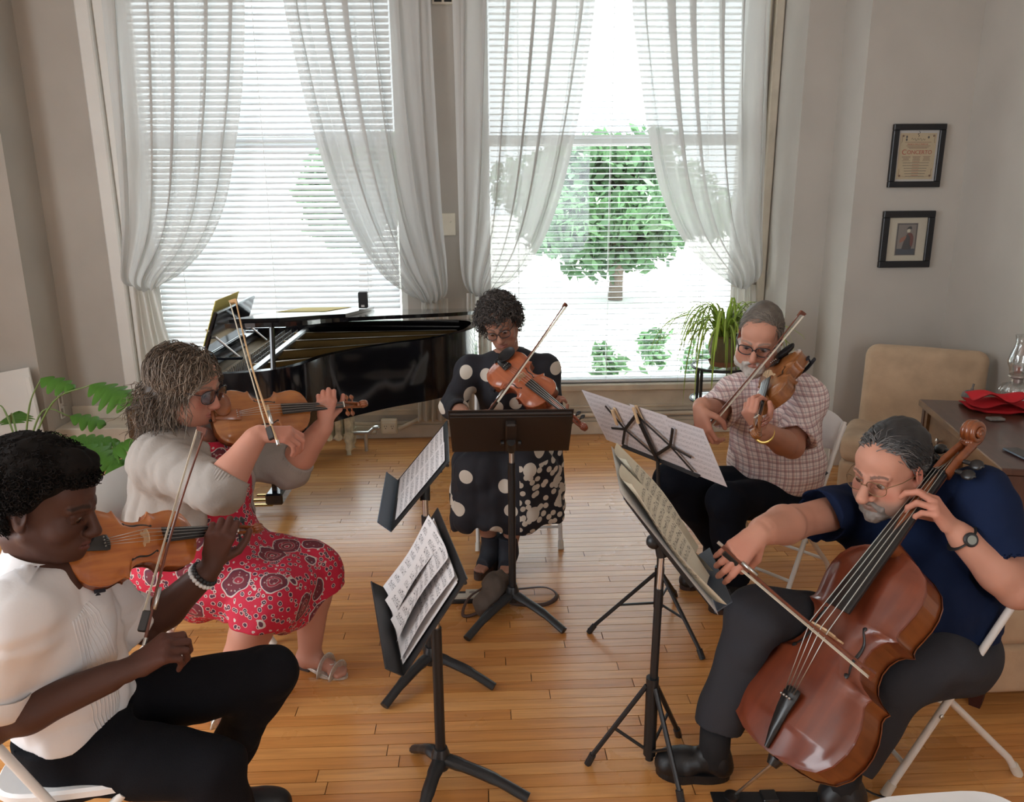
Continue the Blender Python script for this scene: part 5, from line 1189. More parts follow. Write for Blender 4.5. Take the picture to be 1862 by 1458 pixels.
    for t in (0.28, 0.40, 0.52):
        MB().ball(P_(t, 0.150)+np.array((-0.02, 0, 0)), (0.006, 0.003, 0.006)).build('button', 'bead_white', root, smooth=True, world=True)
    p = hc+HR@(np.array((0.083*hw, -0.005, -0.045))*hs); MB().ball(p, 0.007).build('earring', 'shoe_black', root, smooth=True, world=True)
    # open-toe wedge ankle boots
    for s_, toe in (('R', atz(866, 1056)), ('L', atz(917, 1059))):
        a = J['a'+s_]; d = unit(np.array((toe[0]-a[0], toe[1]-a[1], 0))); g = np.array((a[0], a[1], 0.0)); B = Blob(0.02)
        B.cone(g+np.array((0, 0, 0.10)), g+np.array((0, 0, 0.19)), 0.047, 0.050, k=0.02, cap=True); B.cone(g+np.array((0, 0, 0.10)), toe-d*0.07+np.array((0, 0, 0.055)), 0.046, 0.040, k=0.03); B.cone(g-d*0.03+np.array((0, 0, 0.09)), g-d*0.02+np.array((0, 0, 0.16)), 0.042, 0.040); B.cut(toe-d*0.055, d); B.cut((0, 0, 0.045), (0, 0, -1))
        sh = blob_obj('ankle_boot', B, 0.0045, 'shoe_navy', root)
        side = np.cross(d, (0, 0, 1)); V = []; ln = np.linalg.norm(toe[:2]-g[:2])+0.06; mid = (g-d*0.06+toe)/2
        for k_, ztop in ((0, None), (1, 1)):
            for q in np.linspace(0, 2*math.pi, 28, endpoint=False):
                cx, sy = math.cos(q), math.sin(q); z = 0.001 if k_ == 0 else 0.035+0.045*max(0, min(1, 0.5-cx*0.7)); V.append(mid+d*cx*ln*0.5+side*sy*0.046*(1 if cx > 0 else 0.85)+np.array((0, 0, z)))
        mb = MB().add(np.array(V)-np.array(root.location), [(i, (i+1) % 28, 28+(i+1) % 28, 28+i) for i in range(28)]+[tuple(range(28))[::-1], tuple(range(28, 56))]); q = mb.build('wedge_sole', 'shoe_sole', None); q.parent = sh
        B = Blob(0.006); s2 = side
        for qn, q in enumerate((-1.5, -0.6, 0.3, 1.1)): B.cone(toe-d*0.075+s2*q*0.017+np.array((0, 0, 0.055)), toe-d*(0.018+abs(q)*0.006)+s2*q*0.017+np.array((0, 0, 0.045)), 0.013, 0.0095)
        blob_obj('toes', B, 0.003, 'skin', root, lambda V: np.tile(np.array(skin), (len(V), 1)))
person_dots()
# ------------------------------------------------------------------ violinist in a grey cardigan
def person_cardigan():
    J = dict(pel=at(325, 1010, 2.86), neck=at(338, 782, 2.84), sR=at(292, 838, 2.68), sL=at(420, 815, 3.04), eR=at(398, 893, 2.47), wR=at(468, 786, 2.56), eL=at(528, 852, 3.02), wL=at(592, 772, 2.97),
             hR=at(335, 1030, 2.76), kR=at(492, 1090, 2.62), aR=at(392, 1285, 2.58), hL=at(360, 1000, 2.96), kL=at(578, 1036, 2.87), aL=at(563, 1188, 2.85), fwd=np.array((0.97, -0.22, 0)))
    J['toeL'] = atz(626, 1232)+np.array((0, 0, 0.012)); J['toeR'] = atz(420, 1325)+np.array((0.0, 0, 0.012)); J['heel'] = 0.03
    root = empty('person', (J['pel'][0], J['pel'][1], 0), 'woman with wavy grey-brown hair, grey cardigan and red paisley dress playing the violin', 'person')
    hc = at(340, 700, 2.80); HR = frame((0.94, -0.30, -0.22), (0.05, 0, 1)); hs, hw = 1.10, 1.02; skin = (0.50, 0.235, 0.165)
    arms = dict(R=dict(d=(0.88, 0.10, -0.12), palm=(0.15, 0.35, -0.9), curl=[(32, 48, 28), (38, 52, 28), (42, 52, 28), (38, 45, 25)], thumb=BOW_THUMB, sc=1.05), L=dict(d=(0.10, 0.0, 0.95), palm=(-0.25, 0.88, 0.15), curl=NECK_CURL, thumb=NECK_THUMB, sc=1.0))
    make_body(root, J, skin, hc, HR, hs, hw, arms, fcol=face_color(hc, HR, hs, skin, (0.40, 0.14, 0.12), (0.20, 0.15, 0.11), 0.25), leg_r=(0.09, 0.072, 0.070, 0.043), arm_r=(0.065, 0.053, 0.050, 0.031), head_kw=dict(jaw=1.08, nose=1.0, fat=0.012), thin=(0.17, 0.12), neck_r=0.06)
    add_eyes(root, hc, HR, hs, hw); glasses(root, hc, HR, hs, hw, 'frame_dark', 'lens_dark', 0.029, 0.022, 0.0018, 'sunglasses')
    B = Blob(0.03); T = lambda x, y, z: hc+HR@(np.array((x*hw, y, z))*hs)
    brown, light = np.array((0.075, 0.05, 0.034)), np.array((0.27, 0.205, 0.15))
    def cf(p, rg, n, m):
        f = np.clip(rg.rand(n, 1)*0.75+0.25*(p[:, 1:2] > 0.02), 0, 1)**1.7; return brown*(1-f)+light*f
    hair_cap(root, hc, HR, hs, (0, -0.032, 0.040), (0.088, 0.105, 0.092), brown*0.6, 0.004, 60, extra=[((0.045, -0.055, -0.05), (0.058, 0.062, 0.085)), ((-0.045, -0.055, -0.05), (0.058, 0.062, 0.085)), ((0, -0.08, -0.06), (0.07, 0.045, 0.08))])
    grow_hair(root, hc, HR, hs, hw, 2400, 12, hairline_std(0.066, 0.0, -0.06), 0.0130, 17, lambda p, n: np.stack([np.sign(p[:, 0]+0.02)*0.55, -0.22+0*p[:, 0], -0.9+0*p[:, 0]], 1), 0.30, 0.16, 0.62, 1.05, 0.0020, cf, 1.10, jitter=0.16, start=0.008, hug=1.34, clear=(np.array((0, 0.085, -0.035)), np.array((0.082, 0.085, 0.105))))
    # cardigan
    B = Blob(0.05); R_, P_ = torso(B, J, (0.215, 0.18), (0.215, 0.19), (0.20, 0.15), grow=0.016, bust=0.09, belly=0.08)
    for s_, e_, w_, f in (('sR', 'eR', 'wR', 0.28), ('sL', 'eL', 'wL', 0.22)):
        w = J[e_]+(J[w_]-J[e_])*f; B.cone(J[s_], J[e_], 0.100, 0.076, k=0.05); B.cone(J[e_], w, 0.076, 0.068, k=0.03, cap=True); B.cone(w, w+(J[w_]-J[e_])*0.2, 0.058, 0.06, k=0.002, neg=True)
    f = R_[:, 1]; sd = R_[:, 0]; up = R_[:, 2]
    B.disp = folds(30, 0.006, (0.3, 0.2, 0.8), 0.45, 4)
    # open front: a wedge over the chest is left free
    apex = J['neck']+f*0.03
    B.cone(P_(0.98, 0.12), P_(0.55, 0.32), 0.06, 0.16, k=0.012, neg=True); B.cone(P_(0.55, 0.32), P_(-0.1, 0.36), 0.16, 0.24, k=0.012, neg=True)
    B.cut(P_(0.13, 0), -up)
    B.cone(J['neck'], hc, 0.07, 0.06, k=0.01, neg=True)
    blob_obj('cardigan', B, 0.0055, 'cardigan', root)
    for s_, e_, w_, fr in (('sR', 'eR', 'wR', 0.28), ('sL', 'eL', 'wL', 0.22)):
        w = J[e_]+(J[w_]-J[e_])*fr; ax = unit(J[w_]-J[e_]); Q = rot_to(ax); mb = MB()
        prof = []
        n_ = 84; P = []
        for t, r in ((-0.055, 0.073), (0.0, 0.0705), (0.004, 0.068), (0.004, 0.060)):
            P.append([w+ax*t+(r+0.0016*math.cos(a*42))*(math.cos(a)*Q[:, 0]+math.sin(a)*Q[:, 2]) for a in np.linspace(0, 2*math.pi, n_*2, endpoint=False)])
        MB().grid(np.array(P), closed=True).build('ribbed_cuff', 'cardigan', root, smooth=True, world=True)
    # dress
    B = Blob(0.05); torso(B, J, (0.215, 0.18), (0.215, 0.19), (0.20, 0.15), grow=0.006, bust=0.10, belly=0.10)
    hem = 0.14
    for s_ in ('R', 'L'):
        h, k, a = J['h'+s_], J['k'+s_], J['a'+s_]; B.cone(h, k, 0.145, 0.100, k=0.09); d = unit(a-k); B.cone(k-np.array((0.02, 0, 0)), k+d*0.09+np.array((0.01, 0, 0)), 0.100, 0.112, k=0.05, cap=True)
    mk = (J['kR']+J['kL'])/2; mh = (J['hR']+J['hL'])/2; B.cone(mh, mk+np.array((-0.03, 0, -0.01)), 0.14, 0.105, k=0.08); B.cone(mk-np.array((0.03, 0, 0.0)), mk-np.array((0.05, 0, 0.10)), 0.10, 0.10, k=0.06)
    B.cone(J['hR'], J['hR']+np.array((0.05, -0.03, -0.14)), 0.12, 0.07, k=0.06)
    for s_ in ('R', 'L'): k, a = J['k'+s_], J['a'+s_]; d = unit(a-k); B.cone(k+d*0.085, k+d*0.2, 0.082, 0.095, k=0.004, neg=True)
    fo_ = folds(14, 0.011, (0.7, 0, -0.6), 0.5, 6); B.disp = fo_
    B.cone(J['neck']-np.array((0, 0, 0.01)), J['neck']+np.array((0.10, -0.03, 0.05)), 0.085, 0.09, k=0.01, neg=True)
    blob_obj('dress', B, 0.0055, 'paisley_cloth', root)
    # silver slide sandals
    for s_ in ('L', 'R'):
        a = J['a'+s_]; toe = J['toe'+s_].copy(); g = np.array((a[0], a[1], 0)); toe[2] = 0; d = unit(toe-g); side = np.cross(d, (0, 0, 1)); hl = g-d*0.05; ln = np.linalg.norm(toe-hl)+0.015
        V = []; mid = hl+d*ln*0.5
        for lay in (0, 1):
            for q in np.linspace(0, 2*math.pi, 30, endpoint=False):
                cx, sy = math.cos(q), math.sin(q); z = (0.002 if lay == 0 else 0.012)+0.028*max(0, min(1, 0.15-cx*0.9)); V.append(mid+d*cx*ln*0.5+side*sy*0.043*(1 if cx > 0 else 0.8)+np.array((0, 0, z)))
        mb = MB().add(np.array(V)-np.array(root.location), [(i, (i+1) % 30, 30+(i+1) % 30, 30+i) for i in range(30)]+[tuple(range(30))[::-1], tuple(range(30, 60))]); so = mb.build('sandal', 'sandal_silver', root)
        MB().box(hl+d*0.03+np.array((0, 0, 0.017)), (0.05, 0.055, 0.034), rot_to(d)).build('heel', 'shoe_sole', root, world=True).parent = root
        for t, r, hgt in ((0.17, 0.047, 0.042), (0.115, 0.050, 0.062)):
            c = hl+d*(ln-0.235+t+0.02)+np.array((0, 0, 0.006)); arc = [c+side*math.cos(q)*r+np.array((0, 0, math.sin(q)*hgt)) for q in np.linspace(0.05, math.pi-0.05, 16)]
            mb = MB().tube(arc, 0.016, 8, flat=0.2, up=d); mb.build('strap', 'sandal_silver', root, smooth=True, world=True)
        c = hl+d*(ln-0.07)+np.array((0, 0, 0.052)); ring = [c+0.012*(math.cos(q)*d+math.sin(q)*side) for q in np.linspace(0, 2*math.pi, 16)]; MB().tube(ring, 0.003, 6, cap=False).build('ring', 'sandal_silver', root, smooth=True, world=True)
person_cardigan()
# ------------------------------------------------------------------ young violinist in a white shirt
def person_white():
    J = dict(pel=at(150, 1335, 1.86), neck=at(80, 1038, 1.80), sR=at(22, 1118, 1.64), sL=at(165, 1092, 2.00), eR=at(-25, 1325, 1.62), wR=at(228, 1222, 1.70), eL=at(268, 1142, 2.05), wL=at(384, 1032, 2.06),
             hR=at(150, 1372, 1.78), kR=at(392, 1398, 1.73), aR=at(452, 1640, 1.73), hL=at(195, 1300, 1.96), kL=at(492, 1222, 2.00), aL=at(392, 1420, 2.06), fwd=np.array((0.96, 0.15, 0)))
    root = empty('person', (J['pel'][0], J['pel'][1], 0), 'young man with short curly hair, white shirt and black trousers playing the violin', 'person')
    hc = at(82, 915, 1.80); HR = frame((0.97, -0.02, -0.24), (0.06, 0.05, 1)); hs, hw = 1.10, 0.97; skin = (0.075, 0.032, 0.022)
    arms = dict(R=dict(d=(0.80, 0.25, 0.42), palm=(0.35, 0.55, -0.75), curl=[(45, 60, 35), (50, 62, 35), (52, 62, 35), (50, 58, 30)], thumb=BOW_THUMB, sc=1.08, tint=(-0.25, -0.1, -0.1)), L=dict(d=(0.32, 0.05, 0.92), palm=(-0.1, 0.9, 0.05), curl=NECK_CURL, thumb=NECK_THUMB, sc=1.05, tint=(-0.25, -0.1, -0.1)))
    make_body(root, J, skin, hc, HR, hs, hw, arms, fcol=face_color(hc, HR, hs, skin, (0.14, 0.05, 0.045), (0.012, 0.008, 0.006), 0.0), leg_r=(0.07, 0.055, 0.05, 0.035), arm_r=(0.048, 0.040, 0.041, 0.027), head_kw=dict(jaw=0.98, nose=0.98), neck_r=0.055)
    add_eyes(root, hc, HR, hs, hw, (0.03, 0.015, 0.01), (0.1, 0.8, -0.6), 0.0016, (0.16, 0.13, 0.11))
    base = np.array((0.010, 0.008, 0.007)); rg = np.random.RandomState(5)
    hair_cap(root, hc, HR, hs, (0, -0.030, 0.058), (0.090, 0.110, 0.094), base, 0.006, 75, 0.0035, extra=[((0, 0.052, 0.100), (0.062, 0.042, 0.036)), ((0, -0.09, 0.0), (0.068, 0.04, 0.06))], cutf=[((0, 0.115, 0.01), (0.075, 0.05, 0.066))], mat='hair_matte')
    n, m = 2600, 9; p, nn = scalp_roots(n, 9, hairline_std(0.066, 0.012, -0.06), hc, HR, hs, hw, 0.014)
    t = np.linspace(0, 1, m)[None, :, None]; a = np.cross(nn, rg.randn(n, 3)); a /= np.linalg.norm(a, axis=1)[:, None]; b = np.cross(nn, a); tu = 2*math.pi*1.6; ph = rg.rand(n, 1, 1)*6.28; ln = 0.008+0.011*rg.rand(n, 1, 1); topw = 1+0.4*np.clip(p[:, 2:3]/0.1, 0, 1)[:, None, :]
    Pq = p[:, None, :]+nn[:, None, :]*ln*t*topw+(a[:, None, :]*np.cos(ph+tu*t)+b[:, None, :]*np.sin(ph+tu*t))*0.0055
    strand_mesh('hair', hc+(Pq@HR.T)*hs, np.tile(0.0021*(1-0.4*np.linspace(0, 1, m)), (n, 1)), 'hair_matte', root, base*(0.7+1.2*rg.rand(n, 1)), 3)
    # shirt
    B = Blob(0.05); R_, P_ = torso(B, J, (0.165, 0.125), (0.155, 0.115), (0.165, 0.112), grow=0.012, trap=0.045)
    a, b = J['sR'], J['eR']; e = a+(b-a)*0.80; B.cone(a, e, 0.082, 0.072, k=0.05, cap=True)
    a, b = J['sL'], J['eL']; e2 = a+(b-a)*0.88; B.cone(a, e2, 0.080, 0.072, k=0.05, cap=True)
    B.cone(J['neck']+np.array((0, 0, -0.02)), hc, 0.058, 0.055, k=0.006, neg=True)
    B.cut(P_(0.16), -R_[:, 2])
    B.disp = folds(24, 0.010, (0.25, 0.1, 0.8), 0.4, 5)
    blob_obj('shirt', B, 0.005, 'shirt_white', root)
    for q, d_ in ((e, unit(J['eR']-J['sR'])), (e2, unit(J['eL']-J['sL']))):     # rolled cuffs
        Q = rot_to(d_); P = [[q+d_*t+(r+0.003*math.sin(3*a_+t*80))*(math.cos(a_)*Q[:, 0]+math.sin(a_)*Q[:, 2]) for a_ in np.linspace(0, 2*math.pi, 40, endpoint=False)] for t, r in ((-0.055, 0.076), (-0.03, 0.081), (0.0, 0.078), (0.006, 0.072), (0.0, 0.060))]
        MB().grid(np.array(P), closed=True).build('rolled_cuff', 'shirt_white', root, smooth=True, world=True)
    # pleated bib front: narrow raised tucks
    f = R_[:, 1]; sd = R_[:, 0]; up = R_[:, 2]
    bl = B
    sgn = -1 if np.dot(sd, (0, 1, 0)) > 0 else 1
    for i in range(9):
        off = sgn*(0.030+i*0.0095); pts = []
        for t in np.linspace(0.86, 0.10, 14):
            # march onto the shirt surface
            q = P_(t, 0.26)+sd*off; 
            for _ in range(10):
                dd = float(B.field(q[None, :].astype(np.float32))[0]); q = q-f*min(max(dd, -0.03), 0.05)*0.9
            pts.append(q)
        MB().tube(pts, 0.0033, 6, flat=0.6).build('pleat', 'shirt_white', root, smooth=True, world=True)
    # collar, its near wing lying on the shoulder
    def onto(px, py, lift, far=1.76):
        d = at(px, py, 1.0)-CAM_C; d = d/np.linalg.norm(d); t = 1.2
        for _ in range(60):
            q = CAM_C+d*t; e = float(bl.field(q[None, :].astype(np.float32))[0])
            if e < 0.0015 or q[1] > far: break
            t += max(e*0.8, 0.001)
        return CAM_C+d*(t-lift)
    A_, B_, C_, D_ = [np.array(q) for q in ((12, 968), (84, 1012), (50, 1062), (0, 1012))]; G = np.zeros((10, 8, 3))
    for i, u in enumerate(np.linspace(0, 1, 10)):
        for j, v in enumerate(np.linspace(0, 1, 8)):
            q = (A_*(1-u)+B_*u)*(1-v)+(D_*(1-u)+C_*u)*v; G[i, j] = onto(q[0], q[1], 0.012)
    G2 = G-np.array((0.0, -0.004, -0.001)); mb = MB().grid(G[:, ::-1]); mb.grid(G2); mb.build('collar_wing', 'shirt_white', root, smooth=True, world=True)
    nkb = hc+HR@np.array((0, -0.028, -0.085))*hs; fold_collar(root, J['neck']+(nkb-J['neck'])*0.18-np.array((0.01, 0, 0)), np.array((0.25, 0, 1.0)), f+np.array((0, -0.45, 0)), 'shirt_white', 0.066, 0.055, 0.05, 0.1)
    # trousers
    B = Blob(0.05); B.cone(J['pel'], P_(0.17), 0.172, 0.172, k=0.04, cap=True, flat=(R_[:, 1], 0.80))
    for s_ in ('R', 'L'):
        h, k, a = J['h'+s_], J['k'+s_], J['a'+s_]; B.cone(h, k, 0.098, 0.076, k=0.05); B.cone(k, a+(k-a)*0.03, 0.074, 0.058, k=0.03, cap=True)
    B.disp = folds(15, 0.008, (0.8, 0.2, -0.3), 0.5, 8); blob_obj('trousers', B, 0.0055, 'trouser_black', root)
    for s_ in ('L', 'R'):
        a = J['a'+s_]; a2 = np.array((a[0], a[1], 0.10)); shoe(root, a2, a2*np.array((1, 1, 0))+np.array((0.22, 0.02, 0)), 'shoe_black', 0.046)
    # bracelets on the left wrist
    w = J['wL']+(J['eL']-J['wL'])*0.10; ax = unit(J['eL']-J['wL']); Rw = rot_to(ax)
    for dlt, mt, rad in ((0.0, 'watch_black', 0.036), (0.014, 'bead_white', 0.037)):
        mb = MB()
        for q in np.linspace(0, 2*math.pi, 20, endpoint=False): mb.ball(w+ax*dlt+rad*(math.cos(q)*Rw[:, 0]+math.sin(q)*Rw[:, 2]), 0.0068, 8, 6)
        mb.build('bracelet', mt, root, smooth=True, world=True)
person_white()
# ------------------------------------------------------------------ cellist
def person_cellist():
    J = dict(pel=at(1690, 1150, 2.30), neck=at(1672, 880, 2.42), sR=at(1548, 925, 2.50), sL=at(1778, 905, 2.24), eR=at(1442, 950, 2.33), wR=at(1385, 964, 2.12), eL=at(1848, 1072, 2.08), wL=at(1738, 968, 2.14),
             hR=at(1610, 1140, 2.42), kR=at(1370, 1120, 2.22), aR=at(1300, 1345, 2.17), hL=at(1706, 1190, 2.15), kL=at(1628, 1248, 2.09), aL=at(1536, 1402, 2.02), fwd=np.array((-0.86, -0.48, 0)))
    root = empty('person', (J['pel'][0], J['pel'][1], 0), 'dark-haired bearded man in a navy shirt playing the cello', 'person')
    hc = at(1618, 850, 2.31); HR = frame((-0.84, -0.46, -0.26), (0.0, 0.0, 1)); hs, hw = 1.14, 1.0; skin = (0.54, 0.265, 0.185)
    arms = dict(R=dict(d=(-0.72, -0.30, -0.50), palm=(-0.15, 0.62, -0.65), curl=[(22, 35, 20), (28, 40, 22), (32, 42, 22), (28, 38, 20)], thumb=BOW_THUMB, sc=1.12), L=dict(d=(-0.60, 0.10, 0.72), palm=(-0.55, 0.50, -0.45), curl=[(35, 55, 35), (22, 50, 35), (40, 58, 35), (50, 50, 30)], thumb=[(0.4, 0.3, 0.9), (0.6, 0.0, 0.8), (0.8, -0.1, 0.6)], sc=1.12, spread=0.12))
    make_body(root, J, skin, hc, HR, hs, hw, arms, fcol=face_color(hc, HR, hs, skin, (0.40, 0.18, 0.15), (0.045, 0.035, 0.03), 0.22, stubble=(0.20, 0.17, 0.145)), arm_r=(0.062, 0.052, 0.053, 0.035), head_kw=dict(jaw=1.06, nose=1.22, fat=0.006), neck_r=0.066)
    add_eyes(root, hc, HR, hs, hw, (0.05, 0.035, 0.03), (0.1, 0.95, -0.2)); glasses(root, hc, HR, hs, hw, 'frame_wire', 'lens', 0.026, 0.0195, 0.0013)
    dk, gr = np.array((0.032, 0.030, 0.030)), np.array((0.24, 0.23, 0.225))
    def cf(p, rg, n, m):
        f = np.clip(0.9*(p[:, 1:2] > 0.035)*rg.rand(n, 1)+0.85*(p[:, 2:3] < 0.035)*rg.rand(n, 1)+0.22*rg.rand(n, 1), 0, 1); return dk*(1-f)+gr*f
    hair_cap(root, hc, HR, hs, (0, -0.032, 0.046), (0.082, 0.101, 0.087), dk, 0.003, 90)
    grow_hair(root, hc, HR, hs, hw, 2800, 6, hairline_std(0.078, 0.004, -0.07, 0.010), 0.0085, 7, lambda p, n: np.stack([0.25*np.sign(p[:, 0])+p[:, 0]*3, -0.75+0*p[:, 0], -0.1-2*np.abs(p[:, 0])], 1), 0.12, 0.12, 0.2, 1.0, 0.0014, cf, 1.06, jitter=0.22, start=0.004, hug=1.17)
    T = lambda x, y, z: hc+HR@(np.array((x*hw, y, z))*hs)
    B = Blob(0.02)
    for sg in (-1, 1):
        B.cone(T(sg*0.066, 0.018, -0.050), T(sg*0.052, 0.050, -0.092), 0.012, 0.019, k=0.02); B.cone(T(sg*0.052, 0.050, -0.092), T(0, 0.083, -0.110), 0.021, 0.023, k=0.02); B.cone(T(sg*0.004, 0.100, -0.060), T(sg*0.030, 0.088, -0.077), 0.0085, 0.010, k=0.01); B.cone(T(sg*0.031, 0.088, -0.078), T(sg*0.028, 0.080, -0.100), 0.010, 0.016, k=0.01)
    B.ell(T(0, 0.104, -0.073), np.array((0.017, 0.012, 0.0075)), HR, 0.006, True); B.disp = lambda P: np.float32(0.0018)*wob(P, 190, 2, 6)
    def bc(V):
        q = (V-hc)@HR/hs; f = np.clip((q[:, 1:2]-0.045)/0.04, 0, 1); c_ = np.array((0.19, 0.16, 0.14))*(1-f)+np.array((0.24, 0.21, 0.19))*f; return c_*(1+0.3*wob(V.astype(np.float32), 130, 4)[:, None])
    blob_obj('beard', B, 0.003, 'hair', root, bc)
    # shirt
    B = Blob(0.05); R_, P_ = torso(B, J, (0.215, 0.19), (0.225, 0.19), (0.215, 0.15), grow=0.012, belly=0.05)
    for s_, e_, f in (('sR', 'eR', 0.62), ('sL', 'eL', 0.72)):
        a, b = J[s_], J[s_]+(J[e_]-J[s_])*f; B.cone(a, b, 0.092, 0.096, k=0.05, cap=True); B.cone(b-(b-a)*0.02, b+(b-a)*0.12, 0.080, 0.09, k=0.003, neg=True)
    B.cone(J['neck']+np.array((0, 0, -0.02)), hc, 0.072, 0.06, k=0.01, neg=True); B.cut(P_(0.03), -R_[:, 2])
    B.disp = folds(15, 0.015, (0.3, 0.2, 0.9), 0.4, 7)
    blob_obj('shirt', B, 0.0055, 'tee_navy', root)
    B = Blob(0.006); c = J['neck']; f = R_[:, 1]; sd = R_[:, 0]
    for sg in (-1, 1): B.cone(c-f*0.07+np.array((0, 0, 0.045)), c+sd*sg*0.075+np.array((0, 0, 0.02)), 0.012, 0.012); B.cone(c+sd*sg*0.075+np.array((0, 0, 0.02)), c+f*0.08+sd*sg*0.03+np.array((0, 0, -0.03)), 0.013, 0.010)
    blob_obj('collar', B, 0.004, 'tee_navy', root)
    # trousers
    B = Blob(0.05); B.ell(J['pel']-np.array((0, 0, 0.02)), (0.20, 0.25, 0.14))
    for s_ in ('R', 'L'):
        h, k, a = J['h'+s_], J['k'+s_], J['a'+s_]; B.cone(h, k, 0.120, 0.090, k=0.05); B.cone(k, a+(k-a)*0.10, 0.088, 0.078 if s_ == 'R' else 0.07, k=0.03, cap=True)
    B.disp = folds(14, 0.012, (-0.6, -0.3, -0.6), 0.5, 9); blob_obj('trousers', B, 0.0055, 'trouser_grey', root)
    for s_, toe in (('R', atz(1192, 1402)), ('L', atz(1488, 1462))):
        a = J['a'+s_].copy(); a[2] = 0.10; MB().tube([a+np.array((0, 0, -0.04)), J['a'+s_]+np.array((0, 0, 0.05))], 0.05, 12).build('sock', 'sock_black', root, smooth=True, world=True); shoe(root, a, toe, 'shoe_black', 0.054, 'shoe_black', heel_h=0.028)
    # digital wrist watch
    w = J['wL']+(J['eL']-J['wL'])*0.10; ax = unit(J['eL']-J['wL']); Rw = rot_to(ax, (0, -1, 0.3)); ring = [w+0.041*(math.cos(a)*Rw[:, 0]+math.sin(a)*Rw[:, 2]) for a in np.linspace(0, 2*math.pi, 30)]
    wt = MB().tube(ring, 0.012, 8, flat=0.25, cap=False, up=ax).build('wrist_watch', 'watch_black', root, smooth=True, world=True)
    n_ = Rw[:, 2]; o = MB().lathe([(0.001, 0.040), (0.020, 0.040), (0.022, 0.048), (0.018, 0.052), (0.001, 0.052)], 20, c=w, R=np.stack([Rw[:, 0], Rw[:, 1], n_], 1)).build('watch_case', 'watch_black', None, smooth='auto'); o.data.transform(Matrix.Translation(-Vector(root.location))); o.parent = wt
    o = MB().lathe([(0.001, 0.0522), (0.0135, 0.0522), (0.0135, 0.0535), (0.001, 0.0535)], 20, c=w, R=np.stack([Rw[:, 0], Rw[:, 1], n_], 1)).build('watch_display', 'watch_face', None); o.data.transform(Matrix.Translation(-Vector(root.location))); o.parent = wt
person_cellist()
# ================================================================== furniture and stands
plain('chair_plastic', (0.80, 0.79, 0.78), 0.45, var=0.03); plain('chair_tube', (0.76, 0.74, 0.71), 0.38, var=0.04); plain('rubber_foot', (0.70, 0.66, 0.58), 0.7)
plain('stand_black', (0.013, 0.013, 0.014), 0.42, bump=0.05, bscale=400); plain('stand_brown', (0.030, 0.022, 0.019), 0.5, bump=0.06, bscale=300); plain('stand_leg', (0.018, 0.019, 0.021), 0.35); plain('stand_blue', (0.06, 0.085, 0.12), 0.45)
def yawR(f):
    """local -Y turns to the horizontal direction f"""
    f = unit(np.array((f[0], f[1], 0.0))); r = np.cross((0, 0, 1), f)*1.0; return np.stack([r, -f, np.array((0, 0, 1.0))], 1)
def make_chair():
    r = empty('folding_chair')
    ol = []
    for a in np.linspace(0, 2*math.pi, 40, endpoint=False):
        c, s = math.cos(a), math.sin(a); ol.append((0.205*math.copysign(abs(c)**0.45, c), 0.195*math.copysign(abs(s)**0.5, s)-0.02))
    P = []
    for z, k in ((0.425, 0.93), (0.432, 1.0), (0.448, 1.0), (0.455, 0.97), (0.450, 0.85), (0.446, 0.5), (0.445, 0.02)): P.append([(x*k, (y+0.02)*k-0.02, z) for x, y in ol])
    MB().grid(np.array(P), closed=True).build('seat', 'chair_plastic', r, smooth='auto')
    P = []
    for i, u in enumerate(np.linspace(-1, 1, 21)):
        x = u*0.215; yb = 0.175+0.035*(1-u*u); top = 0.835-0.05*abs(u)**4; bot = 0.655+0.012*u*u
        ring = [(x, yb-0.012+0.045*(bot-0.65), bot), (x, yb-0.014+0.02, (bot+top)/2), (x, yb-0.012+0.05, top-0.012), (x, yb+0.045, top), (x, yb+0.066, top-0.014), (x, yb+0.03, (bot+top)/2), (x, yb+0.006, bot)]
        P.append(ring)
    mb = MB().grid(np.array(P), closed=True); mb.f.append(tuple(range(7))); mb.f.append(tuple(range(140, 147))[::-1]); mb.build('backrest', 'chair_plastic', r, smooth='auto')
    for sx in (-1, 1):
        f = MB().tube([(sx*0.222, -0.215, 0.012), (sx*0.222, 0.01, 0.44), (sx*0.218, 0.205, 0.80)], 0.0115, 10).build('leg', 'chair_tube', r, smooth='auto')
        MB().tube([(sx*0.222, -0.222, 0.0), (sx*0.222, -0.20, 0.042)], [0.016, 0.0145], 10).build('foot_cap', 'rubber_foot', f, smooth='auto')
        b = MB().tube([(sx*0.196, 0.255, 0.012), (sx*0.196, 0.215, 0.07), (sx*0.196, -0.145, 0.425)], 0.0115, 10).build('leg', 'chair_tube', r, smooth='auto')
        MB().tube([(sx*0.196, 0.262, 0.0), (sx*0.196, 0.238, 0.040)], [0.016, 0.0145], 10).build('foot_cap', 'rubber_foot', b, smooth='auto')
        MB().ball((sx*0.236, -0.075, 0.28), (0.004, 0.008, 0.008), 8, 6).build('rivet', 'steel', r, smooth=True)
    MB().tube([(-0.222, -0.165, 0.105), (0.222, -0.165, 0.105)], 0.008, 8).build('stretcher', 'chair_tube', r); MB().tube([(-0.196, 0.19, 0.095), (0.196, 0.19, 0.095)], 0.008, 8).build('stretcher', 'chair_tube', r)
    return r
chair0 = make_chair()
